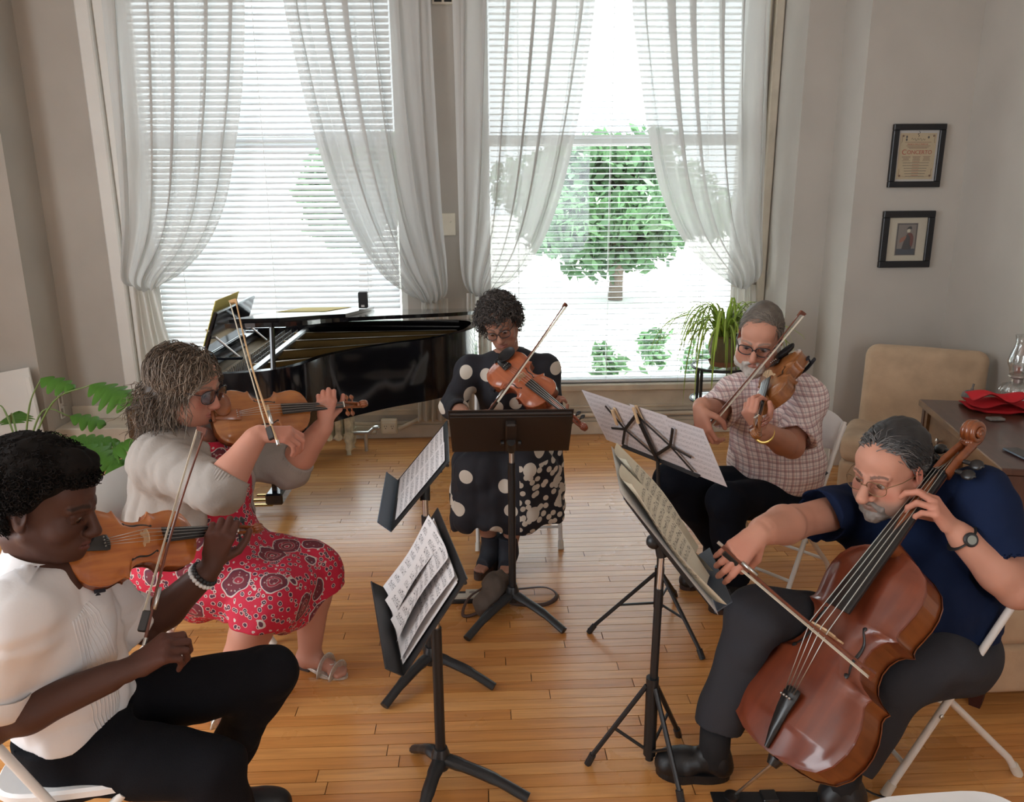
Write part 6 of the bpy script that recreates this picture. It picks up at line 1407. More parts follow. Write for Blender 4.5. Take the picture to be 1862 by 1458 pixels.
for i, (x, y, f, lb) in enumerate(((0.185, 4.12, (0, -1), 'white folding chair under the curly-haired woman in polka dots'), (-1.17, 2.87, (0.97, -0.22), 'white folding chair under the woman in the grey cardigan'), (-1.07, 1.86, (0.98, 0.12), 'white folding chair under the young man in the white shirt'),
        (1.40, 3.55, (-0.78, -0.62), 'white folding chair under the man in the checked shirt'), (1.45, 2.30, (-1, -0.09), 'white folding chair under the cellist'), (1.055, 1.345, (-0.05, 1.0), 'empty white folding chair at the bottom edge, only its seat rim showing'), (1.56, 1.36, (0.0, 1.0), 'empty white folding chair in the bottom right corner'))):
    c = chair0 if i == 0 else copy_tree(chair0); pose(c, yawR(f), (x, y, 0)); tag(c, lb, 'chair', 'white folding chairs')

# ------------------------------------------------------------------ music stands
def score_mat(name, paper, ink, per=0.030):
    m, nt, b = newmat(name); tc = N(nt, 'ShaderNodeTexCoord'); sp = N(nt, 'ShaderNodeSeparateXYZ'); L(nt, tc.outputs['Object'], sp.inputs[0])
    def mth(op, a, bb=None):
        n = N(nt, 'ShaderNodeMath', operation=op)
        if isinstance(a, (int, float)): n.inputs[0].default_value = a
        else: L(nt, a, n.inputs[0])
        if bb is not None:
            if isinstance(bb, (int, float)): n.inputs[1].default_value = bb
            else: L(nt, bb, n.inputs[1])
        return n.outputs[0]
    fr = mth('FRACT', mth('MULTIPLY', sp.outputs['Y'], 1/per)); inst = mth('LESS_THAN', fr, 0.5); ln = mth('LESS_THAN', mth('FRACT', mth('MULTIPLY', fr, 10.0)), 0.28)
    mp = N(nt, 'ShaderNodeMapping'); mp.inputs['Scale'].default_value = (230, 150, 1); L(nt, tc.outputs['Object'], mp.inputs[0]); nz = N(nt, 'ShaderNodeTexNoise'); nz.inputs['Scale'].default_value = 1.0; nz.inputs['Detail'].default_value = 1; L(nt, mp.outputs[0], nz.inputs['Vector'])
    note = mth('MULTIPLY', mth('GREATER_THAN', nz.outputs[0], 0.585), mth('LESS_THAN', fr, 0.62)); ink_ = mth('MAXIMUM', mth('MULTIPLY', mth('MULTIPLY', inst, ln), 0.75), note)
    edge = mth('MULTIPLY', mth('LESS_THAN', mth('ABSOLUTE', sp.outputs['X']), 0.095), mth('LESS_THAN', mth('ABSOLUTE', sp.outputs['Y']), 0.132)); k = mth('MULTIPLY', ink_, edge)
    mx = N(nt, 'ShaderNodeMix', data_type='RGBA'); mx.inputs[6].default_value = c4(paper); mx.inputs[7].default_value = c4(ink); L(nt, k, mx.inputs[0]); L(nt, mx.outputs[2], b.inputs['Base Color']); b.inputs['Roughness'].default_value = 0.75
score_mat('score_white', (0.74, 0.72, 0.73), (0.10, 0.10, 0.11)); score_mat('score_show', (0.66, 0.63, 0.65), (0.40, 0.38, 0.40)); score_mat('score_cream', (0.62, 0.57, 0.44), (0.12, 0.11, 0.09)); plain('paper_plain', (0.70, 0.68, 0.68), 0.8); plain('paper_yellow', (0.72, 0.60, 0.16), 0.7)
def page(parent_root, mat, off, w=0.215, h=0.28, curl=0.0, skew=0.0, name='page', z=0.0):
    """page lies in the frame of its thing: x across, y up the desk, z out of the desk"""
    nx, ny = 9, 9; P = np.zeros((nx, ny, 3))
    for i, u in enumerate(np.linspace(-0.5, 0.5, nx)):
        for j, v in enumerate(np.linspace(-0.5, 0.5, ny)): P[i, j] = (u*w+skew*v*h, v*h, 0.0006+curl*(4*u*u)*0.03+abs(curl)*0.012*math.sin(v*5+u*3))
    V = MB().grid(P[:, ::-1]); k = len(V.v); Q = P.copy(); Q[:, :, 2] -= 0.0006; V.grid(Q)
    o = V.build(name, mat, parent_root, smooth=True); o.location = (off[0], off[1], z); return o
def desk_frame(face, lean):
    """columns: x along the desk, y up its slope, z out of its face"""
    f = unit(np.array((face[0], face[1], 0.0))); n = f*math.cos(lean)+np.array((0, 0, 1))*math.sin(lean); u = -f*math.sin(lean)+np.array((0, 0, 1))*math.cos(lean); return np.stack([np.cross(u, n), u, n], 1)
def solid_stand(label, hub, centre, face, lean, feet, desk_mat='stand_black', lip_mat='stand_black'):
    r = empty('music_stand', (hub[0], hub[1], 0), label, 'music stand'); top = np.array(centre)-np.array(r.location); R = desk_frame(face, lean); jz = top-R[:, 2]*0.05-R[:, 1]*0.04
    for fx, fy in feet:
        v = np.array((fx-hub[0], fy-hub[1], 0)); ln = np.linalg.norm(v); d = v/ln
        MB().tube(smooth_path([(0, 0, 0.085), tuple(d*0.06+np.array((0, 0, 0.078))), tuple(d*ln*0.6+np.array((0, 0, 0.055))), tuple(d*ln+np.array((0, 0, 0.012)))], 5), [0.025]*6+[0.022]*5+[0.019]*5, 10, flat=0.75).build('leg', 'stand_leg', r, smooth='auto')
    MB().lathe([(0.026, 0.05), (0.03, 0.06), (0.03, 0.10), (0.022, 0.125)], 16).build('hub', 'stand_leg', r, smooth='auto')
    MB().tube([(0, 0, 0.08), (0, 0, jz[2]-0.10)], 0.0165, 12).build('post', 'stand_black', r, smooth='auto'); MB().tube([(0, 0, jz[2]-0.11), (0, 0, jz[2]-0.03)], 0.0115, 12).build('inner_post', 'steel', r, smooth='auto')
    MB().tube([(0, 0, jz[2]-0.04), tuple(jz+np.array((0, 0, 0.02)))], 0.019, 12).build('tilt_joint', 'stand_black', r, smooth='auto')
    D = MB(); D.box((0, 0, 0), (0.51, 0.325, 0.0035)); D.box((0, 0.145, -0.006), (0.50, 0.012, 0.012), bev=0.004); D.box((0, 0.115, -0.003), (0.50, 0.008, 0.006), bev=0.002); D.box((0, -0.02, -0.014), (0.045, 0.22, 0.03), bev=0.006)
    d = D.build('desk', desk_mat, r); pose_local(d, R, top)
    lip = MB(); lip.box((0, -0.162, 0.028), (0.51, 0.003, 0.058)); lip.box((0, -0.161, 0.057), (0.51, 0.006, 0.006), bev=0.002); l = lip.build('lip', lip_mat, r); pose_local(l, R, top)
    for sx in (-0.03, 0.03):
        k = MB().lathe([(0.003, 0), (0.011, 0), (0.011, 0.012), (0.006, 0.016)], 12, c=(sx, -0.045, -0.03), R=rot_to((0, 1, 0), (1 if sx > 0 else -1, 0, 0))).build('knob', 'stand_black', r, smooth='auto'); pose_local(k, R, top)
    return r, R, np.array(centre)
def pose_local(o, R, loc):
    m = Matrix.Identity(4)
    for i in range(3):
        for j in range(3): m[i][j] = float(R[i][j])
        m[i][3] = float(loc[i])
    o.matrix_local = m
def sheet(label, R, c, pages, cat='sheet music', name='sheet_music'):
    r = empty(name, c, label, cat); pose(r, R, c)
    for p in pages: page(r, **p)
    return r
cA = at(929, 784, 3.20); _, R, c = solid_stand('dark brown music stand in front of the curly-haired woman, seen from behind', (0.121, 3.266), cA, (0.02, 1), math.radians(41), [(0.336, 3.06), (-0.085, 3.02), (0.13, 3.52)], 'stand_brown', 'stand_brown')
sheet('sheet music leaning on the dark brown stand of the curly-haired woman', R, c+R[:, 2]*0.004, [dict(mat='score_white', off=(-0.11, 0.0), h=0.26), dict(mat='score_white', off=(0.11, 0.0), h=0.26)])
cB = at(766, 858, 2.82); _, R, c = solid_stand('black music stand with a grey lip facing the woman in the cardigan', (-0.222, 2.789), cB, (-0.97, -0.05), math.radians(40), [(-0.385, 2.575), (0.026, 2.672), (-0.262, 2.97)], 'stand_black', 'stand_blue')
sheet('sheet music on the stand of the woman in the cardigan', R, c+R[:, 2]*0.004, [dict(mat='score_white', off=(-0.115, 0.0)), dict(mat='score_white', off=(0.105, 0.005), z=0.001)])
cC = at(768, 1062, 2.17); _, R, c = solid_stand('black music stand nearest the camera with a thick stack of sheet music', (-0.155, 2.194), cC, (-0.96, -0.20), math.radians(34), [(-0.255, 2.335), (0.122, 2.088), (-0.215, 1.99)])
sheet('thick stack of sheet music on the stand nearest the camera', R, c+R[:, 2]*0.004, [dict(mat='score_white', off=(-0.10, 0.0), curl=0.5, z=0.006), dict(mat='score_white', off=(0.11, 0.0), curl=0.4, z=0.006), dict(mat='paper_plain', off=(0.0, -0.004), w=0.44, z=0.001), dict(mat='paper_plain', off=(0.012, -0.008), w=0.43, z=0.003, skew=0.03), dict(mat='score_white', off=(0.02, 0.008), w=0.24, z=0.012, skew=-0.05, curl=0.6)])
def tripod(r, base, feet, jz, zc, zlow, mat='stand_black'):
    for fx, fy in feet:
        v = np.array((fx-base[0], fy-base[1], 0)); d = unit(v); f = v+np.array((0, 0, 0.012)); t = d*0.018+np.array((0, 0, zc))
        lg = MB().tube([t, f], 0.0085, 8).build('leg', mat, r, smooth='auto'); MB().tube([f+(t-f)*0.09, f-np.array((0, 0, 0.012))], 0.0125, 8).build('foot_cap', 'stand_leg', lg, smooth='auto')
        m_ = f+(t-f)*0.45; MB().tube([m_, (d[0]*0.015, d[1]*0.015, zlow)], 0.0055, 6).build('brace', mat, r, smooth='auto')
    MB().tube([(0, 0, zlow-0.02), (0, 0, zc+0.03)], 0.021, 12).build('collar', mat, r, smooth='auto'); 
def wire_stand():
    base = atz(1196, 1152)[:2]; base = np.array((0.745, 3.07)); r = empty('wire_music_stand', (base[0], base[1], 0), 'folding wire music stand in front of the man in the checked shirt', 'music stand')
    tripod(r, base, [(0.443, 3.06), (0.882, 2.835), (0.897, 3.363)], 0, 0.27, 0.13)
    c = at(1196, 838, 3.06); top = c-np.array((base[0], base[1], 0)); MB().tube([(0, 0, 0.1), (top[0]*0.3, top[1], top[2]*0.6), top], [0.0105, 0.009, 0.0075], 10).build('post', 'stand_black', r, smooth='auto')
    R = desk_frame((0.86, 0.50), math.radians(30)); loc = top+R[:, 1]*0.0
    def bar(name, a, b, w=0.007, t=0.004):
        a, b = np.array(a), np.array(b); o = MB().tube([a, b], w, 6, flat=0.4, up=(0, 0, 1)).build(name, 'stand_black', r); pose_local(o, R, loc); return o
    o = MB().box((0, 0.0, 0.018), (0.46, 0.004, 0.045), bev=0.001).build('ledge', 'stand_black', r); pose_local(o, R, loc)
    o = MB().box((0, 0.125, 0), (0.022, 0.27, 0.008), bev=0.002).build('spine', 'stand_black', r); pose_local(o, R, loc)
    for sx in (-1, 1):
        bar('arm', (0, 0.25, 0), (sx*0.135, 0.13, 0)); bar('arm', (0, 0.03, 0), (sx*0.135, 0.13, 0)); bar('arm', (sx*0.135, 0.13, 0), (sx*0.21, 0.02, 0)); bar('arm', (sx*0.135, 0.13, 0), (sx*0.20, 0.24, 0)); bar('arm', (sx*0.135, 0.13, 0), (sx*0.235, 0.105, 0))
    for sx, yy in ((-0.015, 0.26), (0.15, 0.20)):
        p = MB(); p.box((sx, yy, -0.012), (0.012, 0.075, 0.006), np.array(Matrix.Rotation(0.12, 3, 'X'))); p.box((sx, yy, 0.006), (0.012, 0.075, 0.006)); o = p.build('clothes_peg', 'maple_bridge', r); pose_local(o, R, loc)
    cw = c+R[:, 2]*0.012
    sheet('four sheets of music spread on the folding wire stand', R, cw, [dict(mat='score_show', off=(-0.255, 0.135), w=0.215, h=0.29), dict(mat='score_show', off=(-0.07, 0.14), w=0.215, h=0.29, z=0.002), dict(mat='score_show', off=(0.09, 0.13), w=0.215, h=0.29, z=0.001), dict(mat='score_show', off=(0.25, 0.13), w=0.215, h=0.29, z=0.003)])
wire_stand()
def book_stand():
    base = np.array((0.535, 2.235)); r = empty('tripod_music_stand', (base[0], base[1], 0), 'black tripod music stand with an open yellowed score in front of the cellist', 'music stand')
    tripod(r, base, [(0.330, 2.245), (0.668, 2.37), (0.60, 2.055)], 0, 0.30, 0.06)
    c = at(1206, 962, 2.24); top = c-np.array((base[0], base[1], 0)); MB().tube([(0, 0, 0.02), (top[0]*0.6, top[1]*0.6, top[2]-0.20)], 0.0135, 12).build('post', 'stand_black', r, smooth='auto'); MB().tube([(top[0]*0.55, top[1]*0.55, top[2]-0.22), tuple(top-np.array((0, 0, 0.07)))], 0.0095, 12).build('inner_post', 'steel', r, smooth='auto')
    R = desk_frame((0.985, -0.10), math.radians(38)); D = MB().box((0, 0.01, -0.004), (0.36, 0.42, 0.004)).build('desk', 'stand_black', r); pose_local(D, R, top)
    o = MB(); ol = [(-0.10, -0.16), (0.10, -0.16), (0.08, 0.0), (0.05, 0.16), (-0.05, 0.16), (-0.08, 0.0)]; o.prism(ol, -0.030, -0.006); o = o.build('bracket', 'stand_black', r); pose_local(o, R, top)
    o = MB().box((0, -0.225, 0.025), (0.36, 0.004, 0.06)).build('lip', 'stand_blue', r); pose_local(o, R, top)
    k = MB().ball((0, 0, 0), 0.024, 12, 8).build('tilt_knob', 'stand_leg', r, smooth=True); k.location = tuple(top-R[:, 2]*0.035-np.array((0, 0, 0.02))); MB().tube([tuple(top-np.array((0, 0, 0.09))), tuple(top-R[:, 2]*0.02)], 0.018, 10).build('tilt_joint', 'stand_black', r, smooth='auto')
    sheet('open yellowed cello score on the tripod stand', R, c+R[:, 2]*0.006, [dict(mat='score_cream', off=(-0.105, 0.02), w=0.20, h=0.46, curl=0.9), dict(mat='score_cream', off=(0.105, 0.02), w=0.20, h=0.46, curl=0.9), dict(mat='paper_plain', off=(0, 0.015), w=0.42, h=0.47, z=-0.003)], 'score book', 'score_book')
book_stand()
# ================================================================== grand piano
plain('piano_black', (0.006, 0.006, 0.008), 0.10, coat=0.6, spec=0.5); plain('piano_inside', (0.05, 0.018, 0.010), 0.35, coat=0.2); plain('piano_plate', (0.28, 0.17, 0.055), 0.35, metal=0.7, var=0.1); plain('piano_felt', (0.35, 0.03, 0.03), 0.9); plain('ivory', (0.78, 0.74, 0.64), 0.3); plain('brass', (0.6, 0.43, 0.16), 0.25, metal=1.0); plain('sound_wood', (0.40, 0.22, 0.085), 0.4)
def piano():
    ZT, ZB = 1.03, 0.66
    r = empty('grand_piano', (-1.0, 4.6, 0), 'glossy black grand piano with its lid slightly raised in front of the left window', 'piano')
    side = smooth_path([(x, y, 0) for x, y in ((-1.45, 3.70), (-1.30, 3.71), (-1.05, 3.78), (-0.90, 3.92), (-0.80, 4.16), (-0.55, 4.42), (-0.27, 4.62), (-0.08, 4.88), (-0.02, 5.12))], 6)
    side += smooth_path([(-0.02, 5.12, 0), (-0.04, 5.26, 0), (-0.14, 5.34, 0)], 4)[1:]
    out = [(p[0], p[1]) for p in side]+[(-1.45, 5.34)]
    def ring_solid(nm, outl, z0, z1, th, mat, sub=None):
        c = np.mean(np.array(outl), 0); inn = []
        n = len(outl); A = np.array(outl)
        for i in range(n):
            t0 = A[i]-A[i-1]; t1 = A[(i+1) % n]-A[i]; t0 /= np.linalg.norm(t0); t1 /= np.linalg.norm(t1); n0 = np.array((-t0[1], t0[0])); n1 = np.array((-t1[1], t1[0])); b = n0+n1; b /= np.linalg.norm(b); inn.append(A[i]+b*th/max(0.35, np.dot(b, n0)))
        V = [(x, y, z) for z in (z0, z1) for x, y in outl]+[(x, y, z) for z in (z0, z1) for x, y in inn]; F = []
        for i in range(n):
            j = (i+1) % n; F += [(i, j, n+j, n+i), (2*n+j, 2*n+i, 3*n+i, 3*n+j), (n+i, n+j, 3*n+j, 3*n+i), (j, i, 2*n+i, 2*n+j)]
        mb = MB().add(V, F); return mb.build(nm, mat, r, smooth='auto', world=True), inn
    rim, inn = ring_solid('rim', out, ZB, ZT, 0.045, 'piano_black')
    mb = MB(); mb.prism(inn, ZB+0.02, ZB+0.04); mb.build('underside', 'piano_inside', r, world=True)
    mb = MB(); mb.prism(inn, 0.855, 0.87); mb.build('soundboard', 'sound_wood', r, world=True)
    # cast plate: wide gold frame with struts
    fr, inn2 = ring_solid('cast_plate', [tuple(q) for q in inn], 0.905, 0.93, 0.10, 'piano_plate')
    for y0, x1, y1 in ((3.86, -0.92, 4.10), (4.18, -0.42, 4.62), (4.52, -0.20, 4.92), (4.86, -0.12, 5.10), (5.16, -0.16, 5.24)):
        mb = MB(); a = np.array((-1.22, y0, 0.955)); b = np.array((x1, y1, 0.945)); mb.box((a+b)/2, (0.035, np.linalg.norm(b-a), 0.055), rot_to(b-a), bev=0.006); mb.build('strut', 'piano_plate', r, world=True)
    mb = MB(); mb.box((-1.25, 4.52, 0.93), (0.16, 1.50, 0.04), bev=0.01); mb.build('pin_block', 'piano_inside', r, world=True)
    mb = MB()
    for i in range(44):
        for k in range(3): mb.tube([(-1.30+0.04*k, 3.82+i*0.033+0.01*k, 0.945), (-1.30+0.04*k, 3.82+i*0.033+0.01*k, 0.985)], 0.004, 5)
    o = mb.build('tuning_pins', 'steel', r, world=True); o['kind'] = 'stuff'
    mb = MB()
    for i in range(60):
        y0 = 3.82+i*0.0245; t = i/59; x1 = -0.98+0.80*t; y1 = 3.98+1.15*t; mb.tube([(-1.18, y0, 0.94), (x1, y1, 0.935)], 0.0012, 4)
    o = mb.build('strings', 'brass', r, world=True); o['kind'] = 'stuff'
    mb = MB(); mb.box((-1.17, 4.55, 0.975), (0.05, 1.48, 0.03), bev=0.008); mb.build('damper_rail', 'steel', r, world=True)
    # key bed and keys
    mb = MB(); mb.box((-1.54, 4.52, 0.69), (0.28, 1.64, 0.09), bev=0.01); mb.build('key_bed', 'piano_black', r, world=True)
    
    for yy in (3.735, 5.305): MB().box((-1.58, yy, 0.80), (0.24, 0.07, 0.16), bev=0.01).build('cheek', 'piano_black', r, world=True)
    k0 = None
    for i in range(52):
        if k0 is None: k0 = MB().box((0, 0, 0), (0.145, 0.0222, 0.02), bev=0.002).build('white_key', 'ivory', r); o = k0
        else: o = k0.copy(); col.objects.link(o); o.parent = r
        o.location = (-1.59+1.0, 3.80+i*0.0276-4.6, 0.755)
    b0 = None
    for i in range(51):
        if i % 7 in (2, 6): continue
        if b0 is None: b0 = MB().box((0, 0, 0), (0.09, 0.011, 0.022), bev=0.003).build('black_key', 'piano_black', r); o = b0
        else: o = b0.copy(); col.objects.link(o); o.parent = r
        o.location = (-1.565+1.0, 3.80+(i+0.5)*0.0276-4.6, 0.774)
    mb = MB(); mb.box((-1.47, 4.52, 0.90), (0.03, 1.52, 0.26), bev=0.006); mb.build('fallboard', 'piano_black', r, world=True)
    # lid: hinged along the far side, propped a little; front flap folded back on top
    hinge = np.array((0, 5.37, 1.075)); ang = math.radians(6.0)
    def lidpt(x, y, h): d = 5.37-y; return (x, 5.37-d*math.cos(ang)-h*math.sin(ang), 1.075+d*math.sin(ang)+h*math.cos(ang))
    def slab(nm, outl, h0, h1):
        n = len(outl); V = [lidpt(x, y, h) for h in (h0, h1) for x, y in outl]; F = [(i, (i+1) % n, n+(i+1) % n, n+i) for i in range(n)]+[tuple(range(n))[::-1], tuple(range(n, 2*n))]; return MB().add(V, F).build(nm, 'piano_black', r, world=True)
    lo = [(x+0.02, y-0.02) for x, y in out if x > -1.13 and y < 5.33]; lo = [(-1.20, 3.72)]+lo+[(-0.12, 5.37), (-1.20, 5.37)]
    slab('lid', lo, 0.0, 0.022); slab('front_lid', [(-1.19, 3.76), (-0.97, 3.84), (-0.83, 4.10), (-0.72, 4.22), (-0.72, 5.36), (-1.19, 5.36)], 0.023, 0.042)
    MB().tube([(-1.02, 3.83, 1.02), lidpt(-1.02, 3.86, 0)], 0.013, 8).build('lid_prop', 'piano_black', r, smooth='auto', world=True)
    for x in (-1.1, -0.65, -0.3): MB().tube([(x-0.05, 5.375, 1.07), (x+0.05, 5.375, 1.07)], 0.008, 8).build('hinge', 'brass', r, world=True)
    # music desk
    Rm = np.array(Matrix.Rotation(math.radians(20), 3, 'Y'))
    mb = MB(); mb.box((-1.42, 4.52, 1.15), (0.02, 0.72, 0.24), Rm, bev=0.006); mb.build('music_desk', 'piano_black', r, world=True)
    
    for yy in (4.25, 4.79): MB().tube([(-1.30, yy, 1.0), (-1.47, yy, 1.16)], 0.006, 6).build('desk_strut', 'steel', r, smooth='auto', world=True)
    
    for yy in (4.05, 4.99): MB().box((-1.40, yy, 1.04), (0.34, 0.025, 0.012)).build('desk_slide', 'piano_black', r, world=True)
    for x, y in ((-1.36, 3.84), (-1.36, 5.18), (-0.15, 5.16)):
        lg = MB().lathe([(0.055, ZB), (0.06, 0.60), (0.05, 0.5), (0.035, 0.12), (0.04, 0.08), (0.03, 0.065)], 12, c=(x, y, 0)).build('leg', 'piano_black', r, smooth='auto', world=True)
        m2 = MB().tube([(x-0.018, y, 0.032), (x+0.018, y, 0.032)], 0.031, 12); o = m2.build('caster', 'brass', None, smooth='auto'); o.data.transform(Matrix.Translation(-Vector(r.location))); o.parent = lg
    mb = MB(); mb.box((-1.22, 4.40, 0.42), (0.03, 0.03, 0.5)); mb.box((-1.22, 4.64, 0.42), (0.03, 0.03, 0.5)); mb.box((-1.22, 4.52, 0.14), (0.10, 0.34, 0.07), bev=0.01); mb.build('pedal_lyre', 'piano_black', r, world=True)
    for yy in (4.44, 4.52, 4.60): MB().box((-1.32, yy, 0.075), (0.14, 0.028, 0.012), bev=0.004).build('pedal', 'brass', r, world=True)
    p = MB(); p.add([lidpt(-1.18, 4.6, 0.0435), lidpt(-1.18, 5.3, 0.0435), lidpt(-0.86, 5.3, 0.0435), lidpt(-0.90, 4.6, 0.0435), lidpt(-1.18, 4.6, 0.0450), lidpt(-1.18, 5.3, 0.0450), lidpt(-0.86, 5.3, 0.0450), lidpt(-0.90, 4.6, 0.0450)], [(3, 2, 1, 0), (4, 5, 6, 7), (0, 1, 5, 4), (1, 2, 6, 5), (2, 3, 7, 6), (3, 0, 4, 7)])
    tag(p.build('yellow_sheet', 'paper_yellow'), 'yellow sheet of music lying on the folded piano lid', 'sheet music')
    yb = MB().box((-1.445, 4.45, 1.19), (0.004, 0.42, 0.26), Rm).build('yellow_score', 'paper_yellow'); tag(yb, 'yellow score propped upright on the piano music desk', 'score')
    b = empty('metronome_box', lidpt(-0.74, 5.02, 0.042), 'small black box standing on the piano lid', 'box')
    MB().box((0, 0, 0.055), (0.055, 0.05, 0.10), bev=0.004).build('case', 'black_satin', b); MB().box((0, -0.026, 0.02), (0.02, 0.004, 0.012)).build('mark', 'bead_white', b)
piano()
# piano bench
b = empty('piano_bench', (-1.72, 4.44, 0), 'black padded piano bench partly hidden behind the woman in the cardigan', 'bench')
MB().box((0, 0, 0.50), (0.34, 0.72, 0.085), bev=0.035).build('cushion', 'black_satin', b, smooth='auto'); MB().box((0, 0, 0.42), (0.32, 0.70, 0.09), bev=0.01).build('apron', 'piano_black', b)
for sx in (-1, 1):
    for sy in (-1, 1): MB().box((sx*0.13, sy*0.31, 0.19), (0.055, 0.055, 0.38), bev=0.006).build('leg', 'piano_black', b)
# cast iron radiator below the left window
plain('radiator_paint', (0.60, 0.54, 0.38), 0.55, var=0.5, vscale=14, bump=0.3, bscale=30)
rd = empty('radiator', (-1.45, 5.66, 0), 'old cream cast-iron radiator with flaking paint under the left window', 'radiator')
s0 = None
for i in range(14):
    if s0 is None:
        mb = MB()
        for yy in (-0.075, 0, 0.075): mb.tube(smooth_path([(0, yy, 0.14), (0, yy, 0.30), (0, yy, 0.46)], 4), 0.026, 8)
        mb.tube([(0, -0.10, 0.14), (0, 0.10, 0.14)], 0.03, 8); mb.tube([(0, -0.10, 0.46), (0, 0.10, 0.46)], 0.03, 8); s0 = mb.build('section', 'radiator_paint', rd, smooth='auto'); o = s0
    else: o = s0.copy(); col.objects.link(o); o.parent = rd
    o.location = (-0.42+i*0.068, 0, 0)
for x in (-0.42, 0.464):
    for sy in (-0.07, 0.07): MB().tube(smooth_path([(x, sy, 0.16), (x+0.005, sy*1.2, 0.09), (x, sy*1.25, 0.03), (x, sy*1.35, 0.0)], 4), [0.036]*4+[0.026]*4+[0.016]*4+[0.022], 10).build('leg', 'radiator_paint', rd, smooth='auto')
mb = MB(); mb.tube([(0.48, 0, 0.14), (0.60, 0.0, 0.14), (0.64, 0.02, 0.17)], 0.014, 8); mb.tube([(0.58, 0.0, 0.14), (0.58, 0.0, 0.0)], 0.014, 8); mb.ball((0.66, 0.0, 0.18), (0.03, 0.03, 0.018), 10, 6); mb.build('valve', 'steel', rd, smooth='auto')
# ================================================================== plants
leaf_material('philo_leaf', (0.14, 0.34, 0.05), 0.5); leaf_material('spider_leaf', (0.58, 0.72, 0.20), 0.6); plain('stem_green', (0.16, 0.24, 0.07), 0.5); plain('dry_sheath', (0.30, 0.13, 0.04), 0.8); plain('terracotta', (0.30, 0.13, 0.07), 0.8, var=0.15); plain('pot_olive', (0.16, 0.12, 0.06), 0.6, var=0.2); plain('soil', (0.05, 0.035, 0.025), 0.95, bump=0.5, bscale=80); plain('wicker', (0.20, 0.10, 0.04), 0.8, bump=0.6, bscale=60)
plain('iron_black', (0.015, 0.015, 0.016), 0.4); thin_glass('table_glass', (0.92, 0.97, 0.95), 0.12)
def lobed_leaf(n_lobes=6, length=0.26, width=0.20):
    """deeply cut leaf lying in x (across) and y (along), drooping in z"""
    mb = MB(); V = [(0, t*length, 0) for t in np.linspace(0, 1, 13)]; mid = np.array(V)
    P = []
    for t in np.linspace(0, 1, 61):
        base = math.sin(math.pi*min(1, (t*0.93+0.07)))**0.7; lobe = 0.42+0.58*abs(math.sin(math.pi*n_lobes*t))**0.8; w = width*0.5*base*lobe
        y = t*length+0.05*length*base*lobe; z = -0.35*w*w/width-0.10*length*t*t
        P.append([(-w, y, z-0.12*w), (-w*0.5, y-0.02*length*lobe, z*0.3), (0, t*length, -0.10*length*t*t+0.004), (w*0.5, y-0.02*length*lobe, z*0.3), (w, y, z-0.12*w)])
    P = np.array(P); Q = P.copy(); Q[:, :, 2] -= 0.0012
    mb.grid(P); mb.grid(Q[:, ::-1]); return mb
